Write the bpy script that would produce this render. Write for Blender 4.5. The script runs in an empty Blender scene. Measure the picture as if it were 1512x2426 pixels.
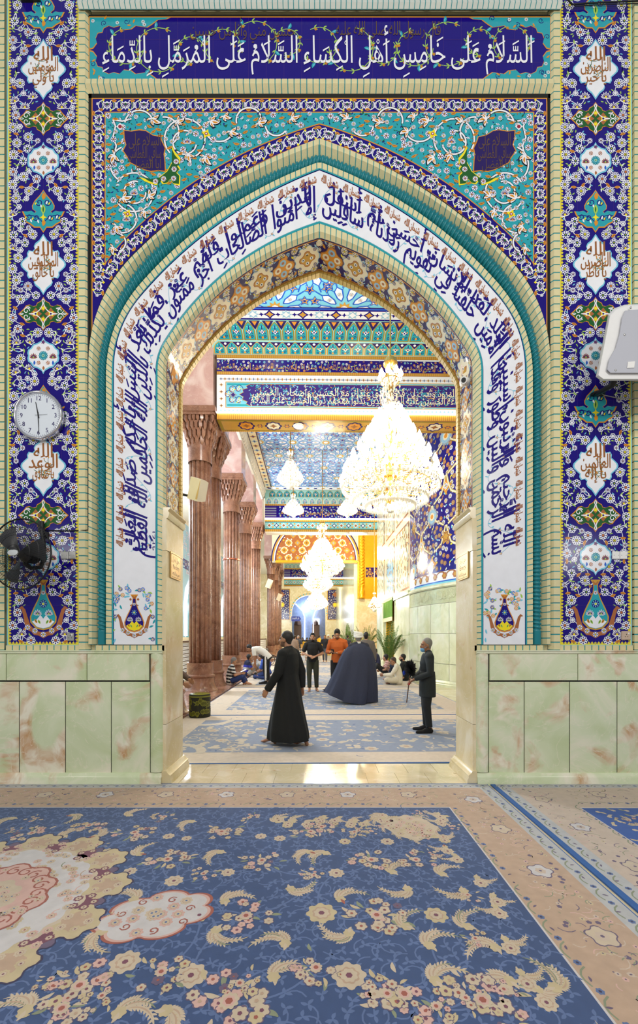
import bpy, bmesh, math, random, unicodedata
import numpy as np
from mathutils import Vector, Matrix, Euler

# ---------------------------------------------------------------- camera, world, lights, exposure
S = bpy.context.scene
C = S.collection
R = math.radians
F, CZ, VX, VY = 1000.0, 1.65, 756.0, 1508.0      # focal length in pixels of the 1512 wide frame, eye height, vanishing point
cam_d = bpy.data.cameras.new('camera')
cam_d.sensor_fit = 'HORIZONTAL'; cam_d.sensor_width = 24.0; cam_d.lens = 24.0 * F / 1512.0
cam_d.shift_x = 0.0
cam_d.shift_y = (VY - 1213.0) / 1512.0
cam_d.clip_start = 0.05; cam_d.clip_end = 300
cam = bpy.data.objects.new('camera', cam_d); C.objects.link(cam)
cam.location = (0, 0, CZ); cam.rotation_euler = (R(90), 0, 0)
S.camera = cam
S.view_settings.view_transform = 'Standard'
S.view_settings.look = 'None'
S.view_settings.exposure = 0.0
S.view_settings.gamma = 1.0
S.view_settings.use_curve_mapping = False
cy = S.cycles
cy.max_bounces = 5; cy.diffuse_bounces = 3; cy.glossy_bounces = 3; cy.transmission_bounces = 4; cy.transparent_max_bounces = 6
cy.caustics_reflective = False; cy.caustics_refractive = False
cy.sample_clamp_indirect = 6.0; cy.blur_glossy = 0.5
world = bpy.data.worlds.new('world'); S.world = world; world.use_nodes = True
bg = world.node_tree.nodes['Background']
bg.inputs[0].default_value = (0.92, 0.96, 1.0, 1); bg.inputs[1].default_value = 0.34
HROT = Matrix.Rotation(0.016, 4, 'Z')            # the hall's axis leans a degree to the left of the camera's
I4 = Matrix.Identity(4)
FRAME = I4
def lamp(name, loc, power, col=(1, .95, .87), radius=.4, kind='POINT', size=(1, 1), rot=(0, 0, 0), frame=None):
    d = bpy.data.lights.new(name, kind); d.energy = power; d.color = col
    if kind == 'POINT': d.shadow_soft_size = radius
    else:
        d.shape = 'RECTANGLE'; d.size, d.size_y = size
    o = bpy.data.objects.new(name, d); C.objects.link(o)
    o.matrix_world = (frame or I4) @ Matrix.Translation(loc) @ Euler(rot).to_matrix().to_4x4()
    return o
# the front hall's own chandeliers, behind and above the camera
for q in [(-3.6, -1.6, 5.4, 380), (3.6, -1.6, 5.4, 380), (-1.2, -3.2, 8.6, 520), (1.6, -3.2, 8.6, 520), (-5.4, .6, 3.4, 55), (5.4, .6, 3.4, 55)]:
    lamp('hall_lamp', q[:3], q[3] , (1, .965, .91), .28)
# chandeliers of the inner hall (hall frame)
CHANDS = [(1.67, 9.0, 4.32, 2.1, 3.3, 640), (.46, 19.3, 4.36, 1.95, 2.55, 1000), (.36, 26.5, 4.4, 1.8, 2.4, 600), (.36, 37.0, 4.0, 2.0, 2.5, 900)]
for q in CHANDS:
    lamp('chandelier_light', (q[0], q[1], q[2] + q[4] * .36), q[5], (1, .87, .66), .45, frame=HROT)
lamp('gold_light', (3.0, 29.0, 7.4), 900, (1, .86, .6), .4, frame=HROT)
lamp('aisle_light', (-6.2, 13.5, 6.0), 1500, (.9, .95, 1), .5, frame=HROT)
lamp('aisle_light', (-6.4, 23.5, 6.0), 1700, (.9, .95, 1), .5, frame=HROT)
lamp('far_light', (.5, 50.0, 6.0), 1300, (1, .93, .82), .5, frame=HROT)
lamp('court_light', (-1.0, 63.0, 6.0), 300, (.8, .9, 1), .4, frame=HROT)
lamp('bay_light', (-1.5, 8.2, 8.4), 360, (1, .95, .88), .3, frame=HROT)

# ---------------------------------------------------------------- helpers
SW = 210.0; DW = F / SW                            # pixels per metre and distance of the front wall
CX = 757.0
def wx(px): return (px - VX) / SW
def wz(py): return CZ + (VY - py) / SW
def W(px, py, off=0.0): return (wx(px), DW - off, wz(py))
def lin(c):
    return tuple(((x / 255) / 12.92 if x / 255 <= .04045 else ((x / 255 + .055) / 1.055) ** 2.4) for x in c)

def mk_obj(name, me, parent=None, label=None, cat=None, group=None, kind=None, mat=None):
    o = bpy.data.objects.new(name, me); C.objects.link(o)
    if parent is not None: o.parent = parent
    else: o.matrix_world = FRAME @ (mat or I4)
    if label: o['label'] = label
    if cat: o['category'] = cat
    if group: o['group'] = group
    if kind: o['kind'] = kind
    return o
def thing(name, label, cat, loc=(0, 0, 0), rotz=0.0, group=None, kind=None):
    return mk_obj(name, None, None, label, cat, group, kind, Matrix.Translation(loc) @ Matrix.Rotation(rotz, 4, 'Z'))
def copy_tree(o, parent=None):
    c = o.copy(); C.objects.link(c)
    if parent is not None: c.parent = parent
    for ch in list(o.children): copy_tree(ch, c)
    return c
def place(o, loc, rotz=0.0, sc=1.0):
    o.matrix_world = FRAME @ Matrix.Translation(loc) @ Matrix.Rotation(rotz, 4, 'Z') @ Matrix.Scale(sc, 4)

class MB:
    def __init__(s): s.v = []; s.f = []; s.m = []
    def add(s, v, f, mat=0):
        b = len(s.v); s.v.extend([tuple(p) for p in v])
        for q in f: s.f.append([b + i for i in q]); s.m.append(mat)
        return s
    def quad(s, a, b, c, d, mat=0): return s.add([a, b, c, d], [(0, 1, 2, 3)], mat)
    def boxb(s, x0, y0, z0, x1, y1, z1, mat=0, M=None):
        v = [(x, y, z) for z in (z0, z1) for y in (y0, y1) for x in (x0, x1)]
        if M is not None: v = [M @ Vector(p) for p in v]
        return s.add(v, [(0, 2, 3, 1), (4, 5, 7, 6), (0, 1, 5, 4), (2, 6, 7, 3), (0, 4, 6, 2), (1, 3, 7, 5)], mat)
    def box(s, c, d, mat=0, M=None):
        return s.boxb(c[0] - d[0] / 2, c[1] - d[1] / 2, c[2] - d[2] / 2, c[0] + d[0] / 2, c[1] + d[1] / 2, c[2] + d[2] / 2, mat, M)
    def rings(s, rg, mat=0, close=True, caps=True):
        n = len(rg[0]); b = len(s.v)
        for r in rg: s.v.extend([tuple(p) for p in r])
        for i in range(len(rg) - 1):
            for j in range(n if close else n - 1):
                k = (j + 1) % n
                s.f.append([b + i * n + j, b + i * n + k, b + (i + 1) * n + k, b + (i + 1) * n + j]); s.m.append(mat)
        if caps and close:
            s.f.append([b + j for j in range(n)][::-1]); s.m.append(mat)
            e = b + (len(rg) - 1) * n
            s.f.append([e + j for j in range(n)]); s.m.append(mat)
        return s
    def lathe(s, prof, n=24, c=(0, 0, 0), mat=0, rf=None, caps=True):
        rg = []
        for (r, z) in prof:
            ring = []
            for j in range(n):
                a = 2 * math.pi * j / n; q = r * (rf(a, z) if rf else 1)
                ring.append((c[0] + q * math.cos(a), c[1] + q * math.sin(a), c[2] + z))
            rg.append(ring)
        return s.rings(rg, mat, True, caps)
    def tube(s, pts, r, n=8, mat=0, caps=True):
        pts = [Vector(p) for p in pts]; rg = []; up = None
        for i, p in enumerate(pts):
            t = (pts[min(i + 1, len(pts) - 1)] - pts[max(i - 1, 0)])
            t = t.normalized() if t.length > 1e-9 else Vector((0, 0, 1))
            if up is None:
                up = Vector((0, 0, 1)) if abs(t.z) < .9 else Vector((1, 0, 0))
            a = t.cross(up)
            if a.length < 1e-6: a = t.cross(Vector((0, 1, 0)))
            a.normalize(); b = a.cross(t).normalized(); up = b
            q = r[i] if isinstance(r, (list, tuple)) else r
            rg.append([p + a * (q * math.cos(2 * math.pi * j / n)) + b * (q * math.sin(2 * math.pi * j / n)) for j in range(n)])
        return s.rings(rg, mat, True, caps)
    def ell(s, c, r, n=12, m=8, mat=0, M=None):
        c = Vector(c); v = []; f = []
        for i in range(m + 1):
            ph = math.pi * i / m
            for j in range(n):
                a = 2 * math.pi * j / n
                p = Vector((r[0] * math.sin(ph) * math.cos(a), r[1] * math.sin(ph) * math.sin(a), -r[2] * math.cos(ph)))
                if i in (0, m) and j: continue
                v.append(c + (M @ p if M is not None else p))
        def ix(i, j):
            if i == 0: return 0
            if i == m: return 1 + (m - 1) * n
            return 1 + (i - 1) * n + j % n
        for i in range(m):
            for j in range(n):
                q = [ix(i, j), ix(i, j + 1), ix(i + 1, j + 1), ix(i + 1, j)]
                q2 = []
                for k in q:
                    if k not in q2: q2.append(k)
                f.append(q2)
        return s.add(v, f, mat)
    def caps(s, a, b, ra, rb, n=10, mat=0):
        a = Vector(a); b = Vector(b); d = b - a; L = d.length
        d = d / L if L > 1e-6 else Vector((0, 0, 1))
        P = []; Rr = []
        for k in range(4):
            t = math.pi / 2 * (k / 4.0); P.append(a - d * ra * math.cos(t)); Rr.append(max(ra * math.sin(t), .0015))
        P.append(a); Rr.append(ra); P.append(b); Rr.append(rb)
        for k in range(1, 5):
            t = math.pi / 2 * (k / 4.0); P.append(b + d * rb * math.sin(t)); Rr.append(max(rb * math.cos(t), .0015))
        x = d.orthogonal().normalized(); y = d.cross(x)
        rg = [[p + x * (r * math.cos(2 * math.pi * j / n)) + y * (r * math.sin(2 * math.pi * j / n)) for j in range(n)] for p, r in zip(P, Rr)]
        return s.rings(rg, mat)
    def prism(s, poly, m3, o0, o1, mat=0):
        n = len(poly); v = [m3(x, y, o0) for x, y in poly] + [m3(x, y, o1) for x, y in poly]
        return s.add(v, [list(range(n, 2 * n)), list(range(n))[::-1]] + [[i, (i + 1) % n, n + (i + 1) % n, n + i] for i in range(n)], mat)
    def mesh(s, name, mats, smooth=False):
        me = bpy.data.meshes.new(name); me.from_pydata(s.v, [], s.f)
        for m in mats: me.materials.append(m)
        if len(mats) > 1: me.polygons.foreach_set('material_index', s.m)
        if smooth:
            me.polygons.foreach_set('use_smooth', [True] * len(s.f))
            if smooth != 'all':
                try: me.set_sharp_from_angle(angle=R(38))
                except Exception: pass
        me.update(); return me
    def build(s, name, mats, parent=None, smooth=False, **k):
        if not isinstance(mats, (list, tuple)): mats = [mats]
        return mk_obj(name, s.mesh(name, mats, smooth), parent, **k)

# ---------------------------------------------------------------- materials
def nmat(name):
    m = bpy.data.materials.new(name); m.use_nodes = True
    nt = m.node_tree; b = nt.nodes['Principled BSDF']
    return m, nt, b, nt.nodes.new, nt.links.new
def plain(name, rgb, rough=.5, metal=0.0, var=.08, scale=6.0, emit=0, bump=0, bscale=60., coat=0, sheen=0):
    m, nt, b, N, L = nmat(name)
    c = lin(rgb)
    tc = N('ShaderNodeTexCoord'); nz = N('ShaderNodeTexNoise'); nz.inputs['Scale'].default_value = scale; nz.inputs['Detail'].default_value = 3
    L(tc.outputs['Object'], nz.inputs['Vector'])
    mx = N('ShaderNodeMix'); mx.data_type = 'RGBA'
    mx.inputs[6].default_value = tuple(x * (1 - var) for x in c) + (1,)
    mx.inputs[7].default_value = tuple(min(1, x * (1 + var)) for x in c) + (1,)
    L(nz.outputs[0], mx.inputs[0]); L(mx.outputs[2], b.inputs['Base Color'])
    b.inputs['Roughness'].default_value = rough; b.inputs['Metallic'].default_value = metal
    b.inputs['Specular IOR Level'].default_value = .5
    if coat: b.inputs['Coat Weight'].default_value = coat; b.inputs['Coat Roughness'].default_value = .08
    if sheen: b.inputs['Sheen Weight'].default_value = sheen
    if bump:
        n2 = N('ShaderNodeTexNoise'); n2.inputs['Scale'].default_value = bscale; n2.inputs['Detail'].default_value = 4
        L(tc.outputs['Object'], n2.inputs['Vector'])
        bp = N('ShaderNodeBump'); bp.inputs['Strength'].default_value = bump; bp.inputs['Distance'].default_value = .01
        L(n2.outputs[0], bp.inputs['Height']); L(bp.outputs[0], b.inputs['Normal'])
    if emit:
        b.inputs['Emission Color'].default_value = c + (1,); b.inputs['Emission Strength'].default_value = emit
    return m
PAL = dict(navy=(26, 10, 120), navy2=(30, 16, 122), indigo=(40, 26, 92), teal=(42, 158, 172), teal2=(20, 128, 140), sky=(120, 196, 222), ltblue=(150, 190, 215),
           white=(232, 234, 240), cream=(234, 222, 190), orange=(214, 142, 44), yellow=(240, 222, 40), lime=(160, 200, 90), green=(34, 92, 44),
           brown=(150, 96, 52), brown2=(92, 70, 56), gold=(196, 150, 60), black=(14, 14, 22), blue=(36, 96, 200), purple=(104, 60, 110), red=(150, 40, 60), rust=(168, 104, 62), olive=(150, 128, 40), grey=(150, 160, 172), paleteal=(150, 205, 205), violet=(58, 36, 120))
TM = {}
def tm(k):
    if k not in TM:
        m = plain('glaze_' + k, PAL[k], .16, 0, .07, 9.0); m.node_tree.nodes['Principled BSDF'].inputs['Specular IOR Level'].default_value = .3; TM[k] = m
    return TM[k]
CPAL = dict(cblue=(52, 74, 116), cblue2=(66, 92, 142), ccream=(188, 172, 150), ctan=(176, 150, 128), cbeige=(186, 168, 152), cgrey=(172, 172, 172), cwine=(112, 66, 84), cpink=(196, 160, 150), cyel=(184, 168, 134), cdark=(52, 46, 78), cmid=(84, 104, 146), cplum=(98, 84, 108), cred=(150, 84, 72), cnavy=(36, 78, 150), cgreen=(128, 136, 110), cwhite=(190, 186, 186), cstrip=(22, 84, 150), hblue=(126, 136, 158), hcream=(190, 178, 162), htan=(200, 184, 166), hbeige=(206, 190, 172))
def cm(k):
    if k not in TM:
        TM[k] = plain('pile_' + k, CPAL[k], .95, 0, .16, 14.0, bump=.25, bscale=900., sheen=.15)
    return TM[k]

def onyx(name, c0, c1, warm, vein, sc=1.5, rough=.16, warmth=.6, blotch=None):
    m, nt, b, N, L = nmat(name)
    tc = N('ShaderNodeTexCoord'); oi = N('ShaderNodeObjectInfo')
    ml = N('ShaderNodeVectorMath'); ml.operation = 'SCALE'; ml.inputs[0].default_value = (37, 19, 53); L(oi.outputs['Random'], ml.inputs['Scale'])
    ad = N('ShaderNodeVectorMath'); ad.operation = 'ADD'; L(tc.outputs['Object'], ad.inputs[0]); L(ml.outputs[0], ad.inputs[1])
    def noise(s, d, dist):
        n = N('ShaderNodeTexNoise'); n.inputs['Scale'].default_value = s; n.inputs['Detail'].default_value = d; n.inputs['Distortion'].default_value = dist
        L(ad.outputs[0], n.inputs['Vector']); return n
    def ramp(src, st):
        r = N('ShaderNodeValToRGB'); r.color_ramp.elements[0].position = st[0][0]; r.color_ramp.elements[0].color = st[0][1]
        r.color_ramp.elements[1].position = st[-1][0]; r.color_ramp.elements[1].color = st[-1][1]
        for p, c in st[1:-1]: e = r.color_ramp.elements.new(p); e.color = c
        L(src, r.inputs[0]); return r
    g = lambda v: (v, v, v, 1)
    n1 = noise(sc, 7, 1.2); r1 = ramp(n1.outputs[0], [(.3, lin(c0) + (1,)), (.55, lin(c1) + (1,)), (.72, lin(blotch or vein) + (1,))])
    n2 = noise(sc * .8, 6, 2.4); r2 = ramp(n2.outputs[0], [(warmth, g(0)), (warmth + .1, g(.85)), (warmth + .18, g(1))])
    mx = N('ShaderNodeMix'); mx.data_type = 'RGBA'; L(r2.outputs[0], mx.inputs[0]); L(r1.outputs[0], mx.inputs[6])
    n4 = noise(sc * 2.5, 6, 1.0); r4 = ramp(n4.outputs[0], [(.35, lin(warm) + (1,)), (.6, lin(vein) + (1,))]); L(r4.outputs[0], mx.inputs[7])
    n3 = noise(sc * .9, 9, 3.5); r3 = ramp(n3.outputs[0], [(.488, g(0)), (.5, g(.5)), (.512, g(0))])
    m2 = N('ShaderNodeMix'); m2.data_type = 'RGBA'; L(r3.outputs[0], m2.inputs[0]); L(mx.outputs[2], m2.inputs[6]); m2.inputs[7].default_value = lin(vein) + (1,)
    L(m2.outputs[2], b.inputs['Base Color']); b.inputs['Roughness'].default_value = rough
    return m
M_ONYX = onyx('green_onyx', (192, 206, 158), (214, 222, 188), (196, 150, 104), (236, 230, 210), 1.5, .2, .53)
M_WARM = onyx('cream_marble', (206, 188, 140), (220, 204, 164), (196, 140, 88), (232, 222, 196), 1.8, .18, .62)
M_HALL = onyx('pale_green_marble', (208, 212, 170), (226, 228, 196), (164, 180, 112), (236, 236, 216), 1.2, .14, .6)
M_FLOOR = onyx('floor_marble', (196, 184, 150), (214, 200, 166), (190, 140, 96), (228, 218, 196), 2.0, .12, .6)
M_COL = onyx('red_brown_marble', (112, 74, 58), (140, 98, 78), (92, 56, 44), (190, 160, 138), 2.6, .26, .78, (150, 108, 86))
M_COLP = onyx('rose_marble', (178, 138, 132), (196, 158, 150), (160, 120, 116), (214, 190, 184), 1.2, .1, .7)
M_BRICK = plain('beige_brick', (214, 204, 158), .55, 0, .14, 7, bump=.25, bscale=120)
M_BRICKW = plain('glazed_white_brick', (205, 212, 204), .2, 0, .1, 7)
M_JOINT = plain('teal_joint', (58, 150, 156), .3)
M_ROPE = plain('teal_glaze', (22, 122, 132), .24, 0, .14, 5)
M_TRIM = plain('gold_brick', (206, 176, 96), .35, 0, .12, 20)
M_GAP = plain('shadow_gap_paint', (20, 22, 20), .9)
M_GOLD = plain('gold_plate', (226, 176, 40), .28, .55, .14, 5, bump=.5, bscale=9)
M_BRASS = plain('brass', (214, 170, 90), .25, .9, .08, 8)
M_BLACKM = plain('black_metal', (18, 18, 20), .4, .2)
M_BLACKP = plain('black_plastic', (14, 15, 17), .5)
M_GREYP = plain('speaker_case', (226, 226, 226), .45, 0, .03, 30, bump=.1, bscale=200)
M_STEEL = plain('brushed_steel', (176, 176, 174), .35, .7)
M_WHITEP = plain('white_plastic', (228, 228, 226), .4, 0, .02)
# ---------------------------------------------------------------- tile and carpet ornament: flat inlays in their own plane
class Orn:
    def __init__(s, seed=1): s.v = []; s.f = []; s.c = []; s.k = 0; s.r = random.Random(seed)
    def mesh(s, pts, faces, col, lay):
        b = len(s.v); s.k = (s.k + 1) % 36; lay = lay + s.k * .022; s.v.extend([(p[0], p[1], lay + (p[2] if len(p) > 2 else 0)) for p in pts])
        for q in faces:
            q = list(q); A = sum(pts[q[i]][0] * pts[q[(i + 1) % len(q)]][1] - pts[q[(i + 1) % len(q)]][0] * pts[q[i]][1] for i in range(len(q)))
            s.f.append([b + i for i in (q if A >= 0 else q[::-1])]); s.c.append(col)
    def poly(s, pts, col, lay=1): s.mesh(pts, [list(range(len(pts)))], col, lay)
    def disc(s, x, y, r, col, lay=2, n=8, ry=None, rot=0):
        ry = r if ry is None else ry; ca, sa = math.cos(rot), math.sin(rot); p = []
        for k in range(n):
            a = 2 * math.pi * k / n; u, v = r * math.cos(a), ry * math.sin(a); p.append((x + u * ca - v * sa, y + u * sa + v * ca))
        s.poly(p, col, lay)
    def scal(s, x, y, r, n, dep, col, lay, rot=0, sub=5, sy=1.0):
        p = []
        for k in range(n * sub):
            a = 2 * math.pi * k / (n * sub) + rot; q = r * (1 - dep + dep * abs(math.cos(n * (a - rot) / 2)) ** .7)
            p.append((x + q * math.cos(a), y + sy * q * math.sin(a)))
        s.poly(p, col, lay)
    def star(s, x, y, r, n, k, col, lay, rot=0):
        s.poly([(x + (r if i % 2 == 0 else r * k) * math.cos(rot + math.pi * i / n), y + (r if i % 2 == 0 else r * k) * math.sin(rot + math.pi * i / n)) for i in range(2 * n)], col, lay)
    def stroke(s, pts, w, col, lay=1, taper=False):
        n = len(pts); L = []; Rr = []
        for i in range(n):
            a = pts[max(i - 1, 0)]; b = pts[min(i + 1, n - 1)]; dx, dy = b[0] - a[0], b[1] - a[1]; d = math.hypot(dx, dy) or 1
            h = w / 2 * (max(.12, math.sin(math.pi * (i + .35) / (n - .3))) if taper else 1)
            L.append((pts[i][0] - dy / d * h, pts[i][1] + dx / d * h)); Rr.append((pts[i][0] + dy / d * h, pts[i][1] - dx / d * h))
        s.mesh(L + Rr, [(i, i + 1, n + i + 1, n + i) for i in range(n - 1)], col, lay)
    def arc(s, p0, p1, bend, w, col, lay=1, n=7, taper=False):
        mx, my = (p0[0] + p1[0]) / 2, (p0[1] + p1[1]) / 2; dx, dy = p1[0] - p0[0], p1[1] - p0[1]
        c = (mx - dy * bend, my + dx * bend)
        s.stroke([((1 - t) ** 2 * p0[0] + 2 * t * (1 - t) * c[0] + t * t * p1[0], (1 - t) ** 2 * p0[1] + 2 * t * (1 - t) * c[1] + t * t * p1[1]) for t in [i / (n - 1) for i in range(n)]], w, col, lay, taper)
    def leaf(s, x, y, L, a, col, lay=1, w=.34, bend=.15, vein=None):
        p1 = (x + L * math.cos(a), y + L * math.sin(a)); s.arc((x, y), p1, bend, L * w, col, lay, 7, True)
        if vein: s.arc((x + .2 * L * math.cos(a), y + .2 * L * math.sin(a)), (x + .8 * L * math.cos(a), y + .8 * L * math.sin(a)), bend, L * w * .3, vein, lay + 1, 5, True)
    def spiral(s, x, y, r0, r1, a0, turns, w, col, lay, n=26):
        s.stroke([(x + (r0 + (r1 - r0) * t) * math.cos(a0 + turns * 2 * math.pi * t), y + (r0 + (r1 - r0) * t) * math.sin(a0 + turns * 2 * math.pi * t)) for t in [i / (n - 1) for i in range(n)]], w, col, lay)
    # flowers
    def flower(s, x, y, r, n=8, out='white', gap='navy', cen='yellow', dot='green', lay=2, rot=None):
        rot = s.r.random() * 6 if rot is None else rot
        s.scal(x, y, r, n, .22, out, lay, rot)
        for k in range(n):
            a = rot + 2 * math.pi * k / n; s.disc(x + .69 * r * math.cos(a), y + .69 * r * math.sin(a), .21 * r, gap, lay + 1, 6, 1.05 * r / n, a)
        s.disc(x, y, .4 * r, gap, lay + 1, 8); s.disc(x, y, .27 * r, cen, lay + 2, 7); s.disc(x, y, .13 * r, dot, lay + 3, 5)
    def lotus(s, x, y, r, a, out='white', gap='navy', cen='yellow', lay=2, tint='purple'):
        for k in (-3, 3, -2, 2, -1, 1, 0):
            t = a + k * .42; L = r * (1.25 - .1 * abs(k))
            s.arc((x - .55 * r * math.cos(a), y - .55 * r * math.sin(a)), (x - .55 * r * math.cos(a) + L * 1.25 * math.cos(t), y - .55 * r * math.sin(a) + L * 1.25 * math.sin(t)), 0, .46 * r, out, lay, 6, True)
            s.arc((x - .3 * r * math.cos(a), y - .3 * r * math.sin(a)), (x - .55 * r * math.cos(a) + L * 1.05 * math.cos(t), y - .55 * r * math.sin(a) + L * 1.05 * math.sin(t)), 0, .2 * r, tint if k % 2 else gap, lay + 1, 5, True)
        s.disc(x - .2 * r * math.cos(a), y - .2 * r * math.sin(a), .26 * r, cen, lay + 2, 7)
    def berry(s, x, y, r, out='white', gap='navy', lay=2, n=6):
        for k in range(n):
            a = 2 * math.pi * k / n; s.disc(x + .58 * r * math.cos(a), y + .58 * r * math.sin(a), .46 * r, out, lay, 7); s.disc(x + .58 * r * math.cos(a), y + .58 * r * math.sin(a), .2 * r, gap, lay + 1, 5)
        s.disc(x, y, .3 * r, out, lay + 1, 6)
    def scatter(s, box, d, free, tries=4000, pts=None):
        out = [] if pts is None else list(pts); k0 = len(out)
        for _ in range(tries):
            p = (s.r.uniform(box[0], box[2]), s.r.uniform(box[1], box[3]))
            if not free(*p): continue
            if all((p[0] - q[0]) ** 2 + (p[1] - q[1]) ** 2 > d * d for q in out): out.append(p)
        return out[k0:]
    def build(s, name, m3, parent=None, lift=.0007, mats=tm, base=0.0, flip=None, **k):
        cols = sorted(set(s.c)); ci = {c: i for i, c in enumerate(cols)}
        v = np.array(s.v, dtype=float).reshape(-1, 3)
        X = m3(v[:, 0], v[:, 1], base + v[:, 2] * lift)
        me = bpy.data.meshes.new(name)
        me.from_pydata(np.stack([np.broadcast_to(q, v[:, 0].shape) for q in X], 1).tolist(), [], s.f)
        for c in cols: me.materials.append(mats(c))
        me.polygons.foreach_set('material_index', [ci[c] for c in s.c])
        me.update(); nf = len(me.polygons); nn = np.zeros(nf * 3); cc = np.zeros(nf * 3); ar = np.zeros(nf)
        me.polygons.foreach_get('normal', nn); me.polygons.foreach_get('center', cc); me.polygons.foreach_get('area', ar)
        if flip is None: flip = ((nn.reshape(-1, 3) * (np.array((0, 0, CZ)) - cc.reshape(-1, 3))).sum(1) * ar).sum() < 0     # front sides towards the room
        if flip: me.flip_normals()
        return mk_obj(name, me, parent, **k)
def Wv(px, py, off): return ((px - VX) / SW, DW - off, CZ + (VY - py) / SW)
def inpoly(poly, x, y):
    c = False; n = len(poly); j = n - 1
    for i in range(n):
        xi, yi = poly[i]; xj, yj = poly[j]
        if (yi > y) != (yj > y) and x < (xj - xi) * (y - yi) / (yj - yi) + xi: c = not c
        j = i
    return c

# ---------------------------------------------------------------- lettering: glyph outlines shaped for joined script
_forms = {}; _lig = {}
for cp in range(0xFE70, 0xFEFD):
    d = unicodedata.decomposition(chr(cp)).split()
    if len(d) == 2: _forms.setdefault(chr(int(d[1], 16)), {})[d[0]] = chr(cp)
    elif len(d) == 3 and d[1] == '0644': _lig.setdefault(chr(int(d[2], 16)), {})[d[0]] = chr(cp)
MARKS = '\u064b\u064c\u064d\u064e\u064f\u0650\u0651\u0652\u0670'
_gc = {}
def _raw(body):
    c = bpy.data.curves.new('glyph', 'FONT'); c.body = body; c.size = 1; c.resolution_u = 3
    o = bpy.data.objects.new('glyph', c); C.objects.link(o); bpy.context.view_layer.update()
    me = bpy.data.meshes.new_from_object(o.evaluated_get(bpy.context.evaluated_depsgraph_get()))
    v = [(p.co.x, p.co.y) for p in me.vertices]; f = [list(q.vertices) for q in me.polygons]
    bpy.data.objects.remove(o); bpy.data.curves.remove(c); bpy.data.meshes.remove(me)
    return v, f
_bar = None
def glyph(ch):
    global _bar
    if _bar is None: _bar = max(p[0] for p in _raw('||')[0])
    if ch not in _gc:
        if ch == ' ': _gc[ch] = ([], [], .22)
        else:
            v, f = _raw(ch); adv = max(p[0] for p in _raw('|' + ch + '|')[0]) - _bar
            _gc[ch] = (v, f, adv)
    return _gc[ch]
def shape(txt):
    seq = []
    for ch in txt:
        if ch in MARKS and seq: seq[-1][1].append(ch)
        else: seq.append([ch, []])
    i = 0; out = []; prev_joins = False
    while i < len(seq):
        ch, mk = seq[i]; nx = seq[i + 1][0] if i + 1 < len(seq) else ' '
        if ch == '\u0644' and nx in _lig:
            out.append((_lig[nx]['<final>' if prev_joins else '<isolated>'], mk + seq[i + 1][1])); prev_joins = False; i += 2; continue
        fm = _forms.get(ch)
        if not fm: out.append((ch, mk)); prev_joins = False; i += 1; continue
        can = '<initial>' in fm; nj = nx in _forms and '<final>' in _forms[nx] and can
        key = '<medial>' if prev_joins and nj else '<final>' if prev_joins else '<initial>' if nj else '<isolated>'
        out.append((fm.get(key, fm.get('<isolated>')), mk)); prev_joins = nj; i += 1
    return out
def _mark(m, x, top, bot):
    P = []
    bar = lambda y, k=.2: [(x - k * .8, y - .04), (x + k * .8, y + .09), (x + k * .8, y + .14), (x - k * .8, y + .02)]
    if m in '\u064e\u064b': P.append(bar(top + .06)); 
    if m == '\u064b': P.append(bar(top + .17))
    if m in '\u0650\u064d': P.append(bar(bot - .22)); 
    if m == '\u0670': P.append([(x - .02, top + .04), (x + .03, top + .04), (x + .01, top + .3), (x - .04, top + .3)])
    if m in '\u064f\u064c':
        P.append([(x + .1 * math.cos(a), top + .14 + .08 * math.sin(a)) for a in [k * .9 for k in range(7)]]); P.append([(x + .06, top + .1), (x + .11, top + .1), (x - .06, top - .04), (x - .1, top - .02)])
    if m == '\u0651':
        P += [[(x - .14 + d, top + .05), (x - .1 + d, top + .05), (x - .09 + d, top + .2), (x - .14 + d, top + .2)] for d in (0, .11, .22)] + [[(x - .14, top + .03), (x + .13, top + .03), (x + .13, top + .08), (x - .14, top + .08)]]
    if m == '\u0652':
        for k in range(8):
            a, b = k * math.pi / 4, (k + 1) * math.pi / 4
            P.append([(x + .08 * math.cos(a), top + .12 + .08 * math.sin(a)), (x + .08 * math.cos(b), top + .12 + .08 * math.sin(b)), (x + .045 * math.cos(b), top + .12 + .045 * math.sin(b)), (x + .045 * math.cos(a), top + .12 + .045 * math.sin(a))])
    return P
def script(txt, tall=1.0, bold=0.0, ltr=False):
    """polygons of a line of joined script: x runs from 0 to the left (or right when ltr), y up, em = 1"""
    V = []; Fc = []; x = 0.0; gi = 0
    sq = [(c, []) for c in txt] if ltr else shape(txt)
    for ch, mk in sq:
        v, f, adv = glyph(ch)
        if not ltr: x -= adv
        if v:
            b = len(V); Y = [p[1] for p in v]; Xs = [p[0] for p in v]
            st = lambda y: y if y < .34 else .34 + (y - .34) * tall
            gi = (gi + 1) % 20; V += [(p[0] + x, st(p[1]), gi * .025) for p in v]; Fc += [[b + i for i in q] for q in f]
            top = st(max(Y)); mx = x + (min(Xs) + max(Xs)) / 2; bot = min(min(Y), 0)
            if max(Y) > .6: top = .34 + .2
            for m in sorted(mk, key=lambda q: q != '\u0651'):
                for P in _mark(m, mx, top, bot):
                    gi = (gi + 1) % 20; b = len(V); V += [(u_, w_, gi * .025) for u_, w_ in P]; Fc.append(list(range(b, b + len(P))))
                if m == '\u0651': top += .2
        if ltr: x += adv
    return np.array(V), Fc, abs(x)
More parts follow.
